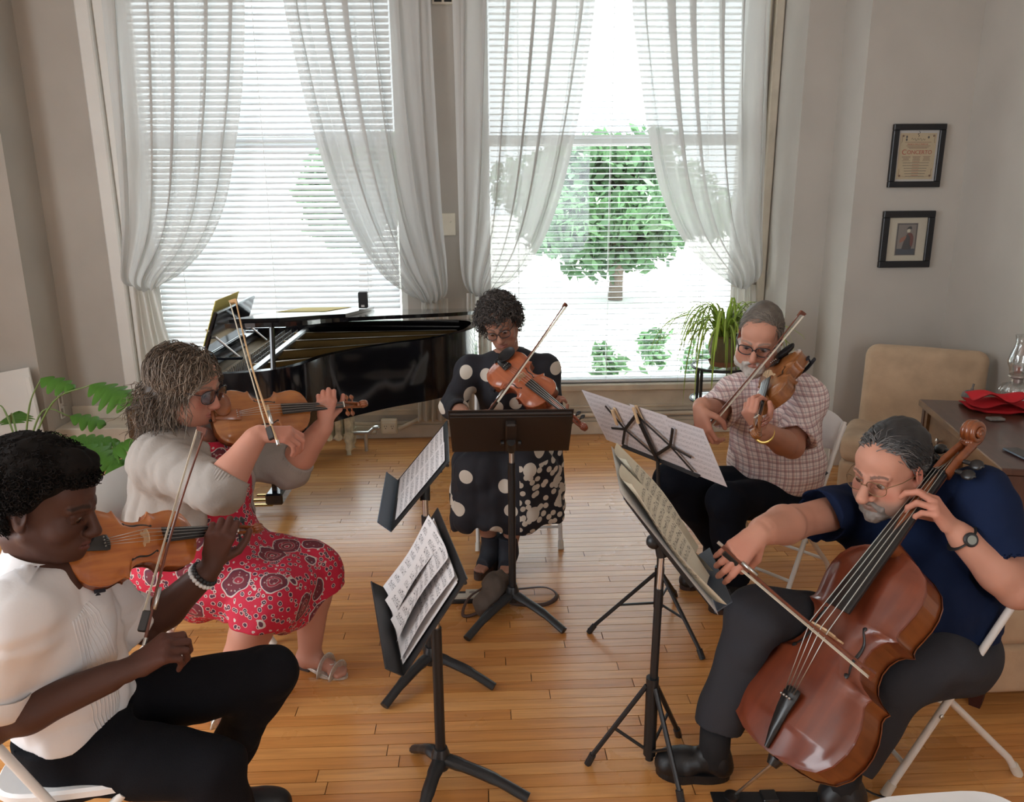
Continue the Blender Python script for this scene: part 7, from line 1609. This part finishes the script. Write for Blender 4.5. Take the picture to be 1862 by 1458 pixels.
def philodendron():
    c = np.array((-2.78, 4.62, 0.0)); r = empty('philodendron', c, 'leafy green philodendron with deeply cut leaves in the left corner', 'plant')
    MB().lathe([(0.02, 0.0), (0.13, 0.0), (0.16, 0.16), (0.17, 0.20), (0.15, 0.20), (0.14, 0.17), (0.01, 0.17)], 28).build('pot', 'wicker', r, smooth='auto'); MB().lathe([(0.001, 0.172), (0.14, 0.172)], 24, cap=False).build('soil', 'soil', r)
    rg = np.random.RandomState(3); crown = np.array((0.02, 0.0, 0.30))
    MB().tube(smooth_path([(0, 0, 0.15), (0.01, 0.0, 0.25), (0.03, 0, 0.36)], 4), [0.028, 0.026, 0.026, 0.026, 0.024, 0.022, 0.02, 0.016, 0.014], 10).build('trunk', 'dry_sheath', r, smooth=True)
    for i in range(7):
        a = rg.rand()*6.28; MB().tube(smooth_path([crown+np.array((0, 0, 0.0)), crown+np.array((math.cos(a)*0.05, math.sin(a)*0.05, 0.08)), crown+np.array((math.cos(a)*0.12, math.sin(a)*0.12, 0.14*rg.rand()+0.06))], 4), [0.010]*4+[0.006]*4+[0.001], 6, flat=0.4).build('sheath', 'dry_sheath' if i % 2 else 'stem_green', r, smooth=True)
    meshes = [lobed_leaf(5, 0.26, 0.22), lobed_leaf(6, 0.30, 0.26), lobed_leaf(4, 0.20, 0.17)]; datas = []
    for k, mb in enumerate(meshes):
        o = mb.build('leaf', 'philo_leaf', r, smooth=True, colors=np.random.RandomState(k).rand(len(mb.v), 1)*0.15*np.ones(3)+0.5); datas.append(o.data); bpy.data.objects.remove(o)
    for i, (px, py, Y, dx, dy, dz, k) in enumerate(((75, 688, 4.62, 0.95, -0.1, -0.25, 2), (165, 700, 4.55, 0.95, -0.2, -0.30, 1), (128, 757, 4.70, 0.9, 0.2, -0.25, 2), (120, 800, 4.75, 0.8, 0.3, -0.1, 1), (150, 812, 4.60, 0.9, -0.2, -0.45, 1), (178, 868, 4.45, 0.55, -0.4, -0.05, 0), (180, 838, 4.62, 0.8, 0.3, 0.5, 0), (196, 880, 4.52, 0.9, -0.2, -0.3, 2), (165, 905, 4.40, 0.6, -0.6, -0.3, 0), (10, 905, 4.3, -0.3, -0.9, -0.2, 1), (-10, 735, 4.7, -0.9, -0.2, -0.1, 1), (20, 770, 5.0, -0.3, 0.9, 0.1, 0), (30, 860, 4.25, 0.3, -0.9, -0.2, 0))):
        p = at(px, py, Y)-c; p[2] = max(p[2], 0.08); d = unit(np.array((dx, dy, dz))); R = rot_to(d, (0.1*((i % 3)-1), -0.35, 0.9)); o = bpy.data.objects.new('leaf', datas[k]); col.objects.link(o); o.parent = r; pose_local(o, R, p)
        m_ = (crown+p)/2+np.array((0, 0, 0.10+0.04*(i % 3))); MB().tube(smooth_path([crown, m_, p], 6), [0.0055]*7+[0.004]*6, 6).build('stem', 'stem_green', r, smooth=True)
philodendron()
def spider_plant():
    c = np.array((1.62, 5.22, 0)); st = empty('plant_stand', c, 'round two-tier black metal plant stand with glass tops under the right window', 'plant stand')
    for z, nm in ((0.70, 'top_ring'), (0.47, 'shelf_ring')):
        MB().tube([(0.185*math.cos(a), 0.185*math.sin(a), z) for a in np.linspace(0, 2*math.pi, 40)], 0.010, 8, cap=False).build(nm, 'iron_black', st, smooth=True); MB().lathe([(0.001, z+0.001), (0.18, z+0.001), (0.18, z+0.007), (0.001, z+0.007)], 36).build('glass_shelf', 'table_glass', st)
    for k in range(4):
        a = 0.6+k*math.pi/2; MB().tube([(0.185*math.cos(a), 0.185*math.sin(a), 0.0), (0.185*math.cos(a), 0.185*math.sin(a), 0.70)], 0.011, 8).build('leg', 'iron_black', st, smooth='auto')
    sc = empty('plant_saucer', c+np.array((0.02, 0, 0.7075)), 'terracotta saucer under the spider plant pot', 'saucer'); MB().lathe([(0.001, 0), (0.085, 0), (0.10, 0.035), (0.094, 0.035), (0.08, 0.008), (0.001, 0.008)], 28).build('dish', 'terracotta', sc, smooth='auto')
    pl = empty('spider_plant', c+np.array((0.02, 0, 0.7165)), 'spider plant with long arching striped leaves in an olive pot', 'plant'); MB().lathe([(0.001, 0), (0.068, 0), (0.10, 0.08), (0.105, 0.14), (0.092, 0.185), (0.100, 0.20), (0.088, 0.20), (0.085, 0.17), (0.001, 0.17)], 32).build('pot', 'pot_olive', pl, smooth='auto')
    rg = np.random.RandomState(11)
    for i in range(110):
        a = rg.rand()*2*math.pi; reach = 0.16+0.30*rg.rand(); rise = 0.06+0.26*rg.rand()*(1-reach); drop = 0.02+0.50*rg.rand()**2.2; d = np.array((math.cos(a), math.sin(a)*0.75, 0)); s = np.array((-math.sin(a), math.cos(a), 0)); b = np.array((0, 0, 0.17))+d*0.04*rg.rand()
        p = smooth_path([b, b+d*reach*0.35+np.array((0, 0, rise)), b+d*reach*0.8+np.array((0, 0, rise*0.9)), b+d*reach*1.05+np.array((0, 0, rise*0.5-drop*0.4)), b+d*reach*1.12+np.array((0, 0, rise*0.3-drop))], 4); n = len(p); P = []
        for j, q in enumerate(p):
            t = j/(n-1); w = 0.0072*(1-t)**0.6*(0.6+0.8*min(1, t*6)); w = max(w, 0.0004); P.append([q-s*w, q+np.array((0, 0, -0.0018)), q+s*w, q+np.array((0, 0, -0.0028))])
        mb = MB().grid(np.array(P), closed=True); mb.build('leaf', 'spider_leaf', pl, smooth=True, colors=np.full((len(mb.v), 3), rg.rand()*0.8))
spider_plant()

# ================================================================== right side: desk and upholstery
wood('desk_top_wood', (0.060, 0.022, 0.014), (0.095, 0.038, 0.024), 0.3, 0.3, scale=(4, 40, 4)); wood('desk_drawer_wood', (0.15, 0.075, 0.032), (0.24, 0.13, 0.06), 0.35, 0.2, scale=(4, 40, 30)); plain('desk_dark', (0.012, 0.009, 0.008), 0.5)
plain('upholstery', (0.46, 0.325, 0.21), 0.95, var=0.14, vscale=7, bump=0.15, bscale=90, sheen=0.1); plain('chair_foot_wood', (0.05, 0.012, 0.010), 0.5); plain('felt_red', (0.62, 0.012, 0.022), 0.9, bump=0.1, bscale=200); plain('gourd_grey', (0.16, 0.14, 0.125), 0.7, var=0.3, vscale=50); plain('lamp_metal', (0.45, 0.40, 0.36), 0.35, metal=0.8); thin_glass('lamp_glass', (0.97, 0.98, 0.98), 0.10); thin_glass('lamp_font_glass', (0.93, 0.95, 0.95), 0.16, 0.05); plain('wick', (0.5, 0.32, 0.25), 0.9); plain('phone_blue', (0.10, 0.13, 0.17), 0.2)
def desk():
    A, B_ = np.array((2.355, 4.045, 0)), np.array((2.092, 2.945, 0)); u = unit(B_-A); v = np.array((-u[1], u[0], 0)); ln = np.linalg.norm(B_-A); v = -v if v[0] < 0 else v
    R = np.stack([u, v, np.array((0, 0, 1.0))], 1); r = empty('writing_desk', A, 'dark wooden desk with drawers at the right wall behind the cellist', 'desk'); pose(r, R, A); D = 0.62
    MB().box((ln/2, D/2, 0.745), (ln, D, 0.03), bev=0.004).build('top', 'desk_top_wood', r); MB().box((ln/2, 0.012, 0.742), (ln*0.998, 0.028, 0.034), bev=0.004).build('top_edge', 'desk_drawer_wood', r)
    MB().box((ln/2, 0.33, 0.40), (ln-0.05, 0.52, 0.66)).build('carcass', 'desk_dark', r)
    for x in (0.025, ln-0.025): MB().box((x, 0.31, 0.365), (0.04, 0.58, 0.73), bev=0.003).build('side_panel', 'desk_top_wood', r)
    for x in (0.06, ln*0.5, ln-0.06): MB().box((x, 0.05, 0.365), (0.045, 0.05, 0.73)).build('stile', 'desk_drawer_wood', r)
    for c_ in range(2):
        for k in range(3):
            z = 0.62-k*0.215; x0, x1 = (0.095+c_*(ln*0.5-0.06+0.02), ln*0.5-0.035+c_*(ln*0.5-0.065)); d = MB().box(((x0+x1)/2, 0.052, z), (x1-x0, 0.03, 0.165), bev=0.004).build('drawer', 'desk_drawer_wood', r)
            MB().lathe([(0.006, 0), (0.006, 0.014), (0.015, 0.020), (0.015, 0.028), (0.004, 0.032)], 14, c=((x0+x1)/2, 0.037, z), R=rot_to((0, 0, 1), (0, -1, 0))).build('knob', 'lamp_metal', d, smooth='auto')
            MB().box(((x0+x1)/2, 0.045, z+0.092), (x1-x0, 0.02, 0.007)).build('drawer_rail', 'steel', d)
desk()
ZD = 0.762
p = np.array((2.80, 3.93, ZD)); lp = empty('oil_lamp', p, 'clear glass oil lamp with a tall chimney on the desk', 'oil lamp')
prof = [(0.001, 0.0), (0.052, 0.0), (0.058, 0.012), (0.050, 0.02), (0.072, 0.045), (0.078, 0.07), (0.066, 0.095), (0.034, 0.108), (0.026, 0.115)]
n_ = 48; P = np.array([[(r_*(1+0.05*math.cos(12*a)*(1 if 0.02 < z < 0.1 else 0))*math.cos(a), r_*(1+0.05*math.cos(12*a)*(1 if 0.02 < z < 0.1 else 0))*math.sin(a), z) for a in np.linspace(0, 2*math.pi, n_, endpoint=False)] for r_, z in prof]); MB().grid(P, closed=True).build('font', 'lamp_font_glass', lp, smooth=True)
MB().lathe([(0.020, 0.108), (0.027, 0.110), (0.027, 0.130), (0.034, 0.136), (0.044, 0.142), (0.044, 0.150), (0.02, 0.165), (0.008, 0.170)], 24).build('burner', 'lamp_metal', lp, smooth='auto'); MB().tube([(0.02, 0, 0.145), (0.06, -0.01, 0.14)], 0.003, 6).build('wick_knob', 'lamp_metal', lp); MB().box((0, 0, 0.178), (0.014, 0.003, 0.025)).build('wick', 'wick', lp)
MB().lathe([(0.040, 0.148), (0.042, 0.165), (0.046, 0.185), (0.055, 0.205), (0.057, 0.225), (0.048, 0.265), (0.036, 0.30), (0.032, 0.325), (0.038, 0.36), (0.037, 0.36), (0.030, 0.325), (0.034, 0.30), (0.046, 0.265), (0.055, 0.225), (0.053, 0.205), (0.044, 0.185), (0.040, 0.165)], 36, cap=False).build('chimney', 'lamp_glass', lp, smooth=True)
p = np.array((2.60, 3.985, ZD)); g = empty('stone_gourd', p, 'small grey gourd-shaped ornament beside the red cloth', 'ornament'); MB().lathe([(0.001, 0), (0.035, 0.004), (0.048, 0.022), (0.044, 0.042), (0.026, 0.054), (0.009, 0.058)], 24).build('body', 'gourd_grey', g, smooth=True); MB().tube(smooth_path([(0, 0, 0.054), (0.002, 0, 0.07), (0.006, 0, 0.092)], 4), [0.008]*4+[0.005]*4+[0.006], 8).build('stem', 'gourd_grey', g, smooth=True)
rc = empty('red_cloth', (2.66, 3.80, ZD), 'bright red folded felt cloth on the desk', 'cloth')
for k, (z0, w, d_, ox, oy, amp) in enumerate(((0.004, 0.34, 0.20, 0.0, 0.0, 0.012), (0.022, 0.30, 0.18, -0.01, 0.01, 0.018), (0.048, 0.24, 0.15, -0.03, 0.02, 0.022))):
    P = np.zeros((24, 12, 3))
    for i, a in enumerate(np.linspace(-0.5, 0.5, 24)):
        for j, b_ in enumerate(np.linspace(-0.5, 0.5, 12)): P[i, j] = (ox+a*w+0.25*b_*d_, oy+b_*d_-0.35*a*w, max(0.002, z0+amp*math.sin(a*9+k*1.7)*(0.6-0.5*b_)+amp*0.2*math.sin(b_*7)+0.01*k))
    Q = P.copy(); Q[:, :, 2] += 0.004; mb = MB(); mb.grid(P); mb.grid(Q[:, ::-1]); mb.build('fold', 'felt_red', rc, smooth=True)
b = empty('glasses_case', (2.92, 3.62, ZD), 'black case lying at the right edge behind the red cloth', 'case'); MB().box((0, 0, 0.03), (0.16, 0.07, 0.055), bev=0.02).build('shell', 'black_satin', b, smooth='auto'); MB().tube([(-0.07, -0.036, 0.03), (0.07, -0.036, 0.03)], 0.003, 6).build('hinge_line', 'steel', b)
b = empty('mobile_phone', (2.275, 3.10, ZD), 'dark blue phone lying on the near corner of the desk', 'phone'); MB().box((0, 0, 0.005), (0.07, 0.145, 0.009), bev=0.004).build('body', 'phone_blue', b); MB().box((0, 0, 0.010), (0.062, 0.135, 0.001)).build('screen', 'ebony', b)
b = empty('rosin_box', (2.50, 3.62, ZD), 'small grey-green rosin block on the desk beside the cello scroll', 'rosin'); MB().box((0, 0, 0.006), (0.075, 0.045, 0.012), bev=0.003).build('block', 'gourd_grey', b)
def armchair():
    r = empty('slipper_chair', (2.555, 4.47, 0), 'beige upholstered armless chair with a tall back in the right corner', 'armchair'); c = np.array(r.location); f = unit((-0.52, -0.85, 0)); sd = np.array((-f[1], f[0], 0)); up = np.array((0, 0, 1.0))
    lean = unit(up-f*0.16); Rb = np.stack([sd, np.cross(lean, sd), lean], 1); B = Blob(0.03); B.box(c-f*0.24+up*0.615+np.array((0.05, 0, 0)), (0.68, 0.17, 0.60), Rb, 0.075); B.disp = lambda P: np.float32(0.004)*wob(P, 9, 3, 4); blob_obj('backrest', B, 0.012, 'upholstery', r)
    Rs = np.stack([sd, -f, up], 1); B = Blob(0.02); B.box(c+f*0.03+up*0.36, (0.70, 0.50, 0.17), Rs, 0.06); B.disp = lambda P: np.float32(0.007)*wob(P, 14, 6, 5); blob_obj('seat_cushion', B, 0.012, 'upholstery', r)
    B = Blob(0.02); B.box(c+f*0.0+up*0.19, (0.68, 0.52, 0.19), Rs, 0.03); blob_obj('base', B, 0.012, 'upholstery', r)
    for sx in (-1, 1):
        for sy in (-1, 1): MB().box(c+sd*sx*0.27+f*(sy*0.22)+up*0.05, (0.06, 0.06, 0.10), Rs).build('leg', 'chair_foot_wood', r, world=True)
armchair()
def ottoman():
    r = empty('upholstered_seat', (2.06, 2.64, 0), 'low beige upholstered seat with a dark wooden foot behind the cellist', 'ottoman'); c = np.array(r.location); up = np.array((0, 0, 1.0)); Rs = np.array(Matrix.Rotation(0.02, 3, 'Z'))
    B = Blob(0.01); B.box(c+up*0.355, (0.62, 0.42, 0.17), Rs, 0.05); B.disp = lambda P: np.float32(0.004)*wob(P, 12, 3, 4); blob_obj('cushion', B, 0.011, 'upholstery', r); B = Blob(0.01); B.box(c+up*0.18, (0.61, 0.41, 0.20), Rs, 0.025); blob_obj('base', B, 0.011, 'upholstery', r)
    for sx in (-1, 1):
        for sy in (-1, 1): MB().lathe([(0.026, 0.0), (0.042, 0.10)], 4, c=c+np.array((sx*0.25, sy*0.15, 0))).build('leg', 'chair_foot_wood', r, world=True)
ottoman()

# ================================================================== framed pictures
plain('frame_black', (0.010, 0.010, 0.012), 0.35); plain('mat_board', (0.66, 0.60, 0.47), 0.8); plain('poster_white', (0.62, 0.60, 0.58), 0.7); plain('poster_cream', (0.60, 0.48, 0.30), 0.8, var=0.05); plain('ink_red', (0.45, 0.07, 0.04), 0.8); plain('ink_brown', (0.17, 0.07, 0.045), 0.8); plain('ink_dark', (0.035, 0.03, 0.035), 0.8); plain('print_grey', (0.24, 0.205, 0.185), 0.8); plain('print_blue', (0.045, 0.06, 0.085), 0.8); plain('print_red', (0.15, 0.035, 0.03), 0.8); plain('print_pink', (0.36, 0.14, 0.09), 0.8); thin_glass('picture_glass', (1, 1, 1), 0.03)
def text_part(txt, size, loc, mat, parent, name='lettering'):
    cu = bpy.data.curves.new('t', 'FONT'); cu.body = txt; cu.size = size; cu.align_x = 'CENTER'; cu.align_y = 'CENTER'; cu.extrude = 0.0004; cu.space_character = 0.98; to = bpy.data.objects.new('t', cu); col.objects.link(to)
    dg = bpy.context.evaluated_depsgraph_get(); me = bpy.data.meshes.new_from_object(to.evaluated_get(dg)); bpy.data.objects.remove(to); me.name = name
    o = obj_from(name, me, mat, parent, False); o.rotation_euler = (math.pi/2, 0, 0); o.location = loc; return o
def frame_at(x0, x1, z0, z1, label, bw):
    cx, cz_ = (x0+x1)/2, (z0+z1)/2; w, h = x1-x0, z1-z0; r = empty('picture_frame', (cx, 5.15, cz_), label, 'picture'); D = 0.03
    for nm, c_, s in (('frame_rail', (0, -D/2, h/2-bw/2), (w, D, bw)), ('frame_rail', (0, -D/2, -h/2+bw/2), (w, D, bw)), ('frame_rail', (-w/2+bw/2, -D/2, 0), (bw, D, h-2*bw)), ('frame_rail', (w/2-bw/2, -D/2, 0), (bw, D, h-2*bw))): MB().box(c_, s, bev=0.003).build(nm, 'frame_black', r)
    MB().box((0, -0.022, 0), (w-2*bw, 0.001, h-2*bw)).build('glass', 'picture_glass', r)
    return r, w-2*bw, h-2*bw
r, w, h = frame_at(2.605, 2.940, 1.868, 2.252, 'black framed concert poster with red title above the other frame', 0.037)
MB().box((0, -0.008, 0), (w, 0.008, h)).build('backing', 'poster_white', r); MB().box((0, -0.0128, -0.002), (w-0.026, 0.0016, h-0.03)).build('poster', 'poster_cream', r)
pw, ph = w-0.026, h-0.03; rg = random.Random(2); y0 = -0.0142
text_part('C', 0.044, (-0.083, y0, 0.022), 'ink_red', r, 'title_initial'); text_part('ONCERTO', 0.034, (0.016, y0, 0.021), 'ink_red', r, 'title'); MB().box((0.0, y0, 0.082), (0.17, 0.0004, 0.002)).build('text_line', 'ink_brown', r)
text_part('MUSICA DELLE MARCHE', 0.0125, (0.0, y0, 0.070), 'ink_red', r, 'subtitle')
for i, z in enumerate((0.060, 0.053, 0.046)): MB().box((0.004, y0, z), (0.155-0.02*i, 0.0004, 0.0022)).build('text_line', 'ink_brown', r)
for cx in (-0.066, 0.0, 0.066):
    for k in range(5): MB().box((cx, y0, -0.004-k*0.0062), (rg.uniform(0.036, 0.056), 0.0004, 0.0020)).build('text_line', 'ink_brown', r)
z = -0.042
for k in range(6): MB().box((0, y0, z), (rg.uniform(0.12, 0.17), 0.0004, 0.0026)).build('text_line', 'ink_dark', r); MB().box((0, y0, z+0.007), (0.045, 0.0004, 0.0022)).build('text_line', 'ink_red', r); z -= 0.0165
for sx in (-1, 1):
    for sz in (-1, 1):
        cx, cz_ = sx*(pw/2-0.012), sz*(ph/2-0.012); mb = MB()
        mb.tube(smooth_path([(cx-sx*0.045, y0, cz_), (cx-sx*0.02, y0, cz_-sz*0.004), (cx-sx*0.006, y0, cz_), (cx, y0, cz_-sz*0.008), (cx-sx*0.003, y0, cz_-sz*0.03), (cx, y0, cz_-sz*0.05)], 4), 0.0022, 5, flat=0.2); mb.ball((cx-sx*0.008, y0, cz_-sz*0.008), (0.006, 0.0006, 0.006), 10, 5); mb.build('scroll_ornament', 'ink_brown', r)
for cx, cz_ in ((-0.075, 0.115), (-0.075, 0.098), (0.065, 0.112)): MB().ball((cx, y0, cz_), (0.006, 0.0006, 0.008), 10, 5).build('crest', 'ink_dark', r)
MB().tube(smooth_path([(0.0, y0, 0.148), (0.008, y0, 0.14), (-0.006, y0, 0.132), (0.004, y0, 0.122), (-0.002, y0, 0.115)], 4), 0.0015, 5).build('clef_mark', 'ink_dark', r)
MB().tube(smooth_path([(-0.045+0.006*i, y0, 0.100+0.006*math.sin(i*2.1)+0.003*math.sin(i*0.9)) for i in range(16)], 4), 0.0009, 5).build('script_line', 'ink_dark', r)
r, w, h = frame_at(2.600, 2.938, 1.362, 1.722, 'black framed print of a lady in a dark dress, the lower frame', 0.042)
MB().box((0, -0.008, 0), (w, 0.008, h)).build('mat_board', 'mat_board', r); pw, ph = 0.125, 0.195; MB().box((0, -0.0128, 0.0), (pw+0.012, 0.0016, ph+0.012)).build('mat_bevel', 'print_grey', r); MB().box((0, -0.0140, 0.0), (pw+0.002, 0.0012, ph+0.002)).build('print_edge', 'ink_dark', r); MB().box((0, -0.0150, 0.008), (pw-0.006, 0.0010, ph-0.022)).build('print_ground', 'print_grey', r); MB().box((0, -0.0152, -0.078), (pw-0.006, 0.0010, 0.035)).build('print_floor', 'print_blue', r)
def flat_shape(nm, pts, mat, dy):
    q = smooth_path([(x, 0, z) for x, z in pts+[pts[0]]], 4)[:-1]; n = len(q); V = [(p_[0], dy, p_[2]) for p_ in q]+[(p_[0], dy-0.0005, p_[2]) for p_ in q]; MB().add(V, [(i, (i+1) % n, n+(i+1) % n, n+i) for i in range(n)]+[tuple(range(n)), tuple(range(n, 2*n))[::-1]]).build(nm, mat, r)
flat_shape('printed_gown', [(-0.028, -0.062), (-0.018, -0.02), (-0.002, 0.028), (0.020, 0.030), (0.030, 0.0), (0.034, -0.062)], 'ink_dark', -0.0158); flat_shape('printed_shawl', [(0.0, 0.036), (0.026, 0.040), (0.044, 0.012), (0.040, -0.045), (0.024, -0.03), (0.022, 0.01)], 'print_red', -0.0164); flat_shape('printed_fan', [(-0.046, -0.022), (-0.040, 0.004), (-0.016, 0.018), (-0.002, 0.020), (-0.016, -0.008)], 'print_pink', -0.0166); flat_shape('printed_face', [(0.0, 0.044), (-0.002, 0.056), (0.006, 0.066), (0.018, 0.062), (0.018, 0.046)], 'mat_board', -0.0168); flat_shape('printed_hat', [(-0.006, 0.062), (0.004, 0.078), (0.022, 0.082), (0.028, 0.066), (0.012, 0.066)], 'ink_dark', -0.0172)

# ================================================================== things on the floor and along the left wall
plain('pedal_cream', (0.56, 0.52, 0.44), 0.5); plain('pouch_taupe', (0.10, 0.075, 0.06), 0.85, bump=0.3, bscale=60); plain('strap_leather', (0.07, 0.035, 0.025), 0.5)
p = atz(846, 1092); r = empty('page_turner_pedal', (p[0]-0.02, p[1]+0.01, 0), 'cream and black pedal lying by the feet of the curly-haired woman', 'pedal'); MB().box((0, 0, 0.012), (0.175, 0.085, 0.024), bev=0.005).build('base', 'black_satin', r)
mb = MB(); mb.prism([(-0.085, -0.038), (0.085, -0.038), (0.085, 0.040), (0.022, 0.040), (0.022, 0.002), (-0.018, 0.002), (-0.018, 0.040), (-0.085, 0.040)], 0.024, 0.032); mb.build('top_plate', 'pedal_cream', r)
for sx in (-0.05, 0.055): MB().ball((sx, 0.012, 0.032), (0.018, 0.012, 0.003), 14, 6).build('pad', 'print_grey', r, smooth=True)
r = empty('shoulder_bag', (0.02, 3.28, 0), 'taupe pouch bag with a leather strap lying beside the stand foot', 'bag'); c = np.array(r.location); B = Blob(0.03); B.ell(c+np.array((0.015, 0.06, 0.075)), (0.055, 0.09, 0.075)); B.cone(c+np.array((-0.03, -0.05, 0.05)), c+np.array((0.05, 0.10, 0.10)), 0.05, 0.045); B.cut((0, 0, 0.002), (0, 0, -1)); B.disp = folds(38, 0.008, (0.6, 0.5, 0.6), 0.5, 2); blob_obj('pouch', B, 0.005, 'pouch_taupe', r)
MB().tube(smooth_path([(0.06, 0.06, 0.06), (0.16, 0.10, 0.05), (0.27, 0.14, 0.03), (0.315, 0.09, 0.012), (0.25, 0.02, 0.008), (0.13, 0.03, 0.008), (0.06, 0.03, 0.03)], 6), 0.010, 6, flat=0.25).build('strap', 'strap_leather', r, smooth=True); MB().tube(smooth_path([(-0.02, 0.08, 0.08), (-0.10, 0.02, 0.05), (-0.125, -0.06, 0.01), (-0.06, -0.06, 0.02), (-0.01, -0.02, 0.06)], 6), 0.008, 6, flat=0.3).build('strap', 'strap_leather', r, smooth=True)
r = empty('endpin_strap', (0.90, 2.062, 0), 'flat black strap anchor on the floor under the cello endpin', 'strap'); MB().box((0, 0, 0.003), (0.40, 0.045, 0.005), np.array(Matrix.Rotation(-0.05, 3, 'Z'))).build('band', 'black_satin', r); MB().lathe([(0.002, 0.0055), (0.024, 0.0055), (0.024, 0.012), (0.010, 0.015)], 16, c=(-0.137, 0.008, 0)).build('cup', 'ebony', r, smooth='auto'); MB().box((-0.02, 0.0, 0.010), (0.05, 0.05, 0.010), bev=0.003).build('buckle', 'ebony', r); MB().tube(smooth_path([(0.20, -0.01, 0.006), (0.26, 0.0, 0.03), (0.31, -0.01, 0.012), (0.345, -0.02, 0.004)], 5), 0.006, 6, flat=0.4).build('loop', 'black_satin', r, smooth=True)
r = empty('leaning_panel', (-3.30, 5.42, 0), 'white panel leaning in the left corner behind the plant', 'panel'); Rp = np.array(Matrix.Rotation(math.radians(-12), 3, 'X')) @ np.array(Matrix.Rotation(math.radians(-10), 3, 'Y')); MB().box((-0.10, 0.06, 0.335), (0.58, 0.02, 0.65), Rp, bev=0.003).build('board', 'white_trim', r); MB().box((0.175, 0.055, 0.32), (0.035, 0.03, 0.64), Rp, bev=0.003).build('edge_strip', 'white_trim', r)
r = empty('wall_bracket', (-3.138, 5.82, 0.35), 'small metal bracket on the narrow wall left of the windows', 'bracket'); MB().box((0.006, 0, 0), (0.012, 0.055, 0.20), bev=0.003).build('plate', 'white_trim', r)
for z in (-0.08, 0.0, 0.08): MB().tube([(0.01, 0.01, z), (0.05, 0.0, z), (0.05, -0.03, z+0.005)], 0.004, 6).build('hook', 'lamp_metal', r)
for z in (-0.05, 0.05): MB().box((0.016, -0.016, z), (0.012, 0.012, 0.06)).build('latch', 'lamp_metal', r)
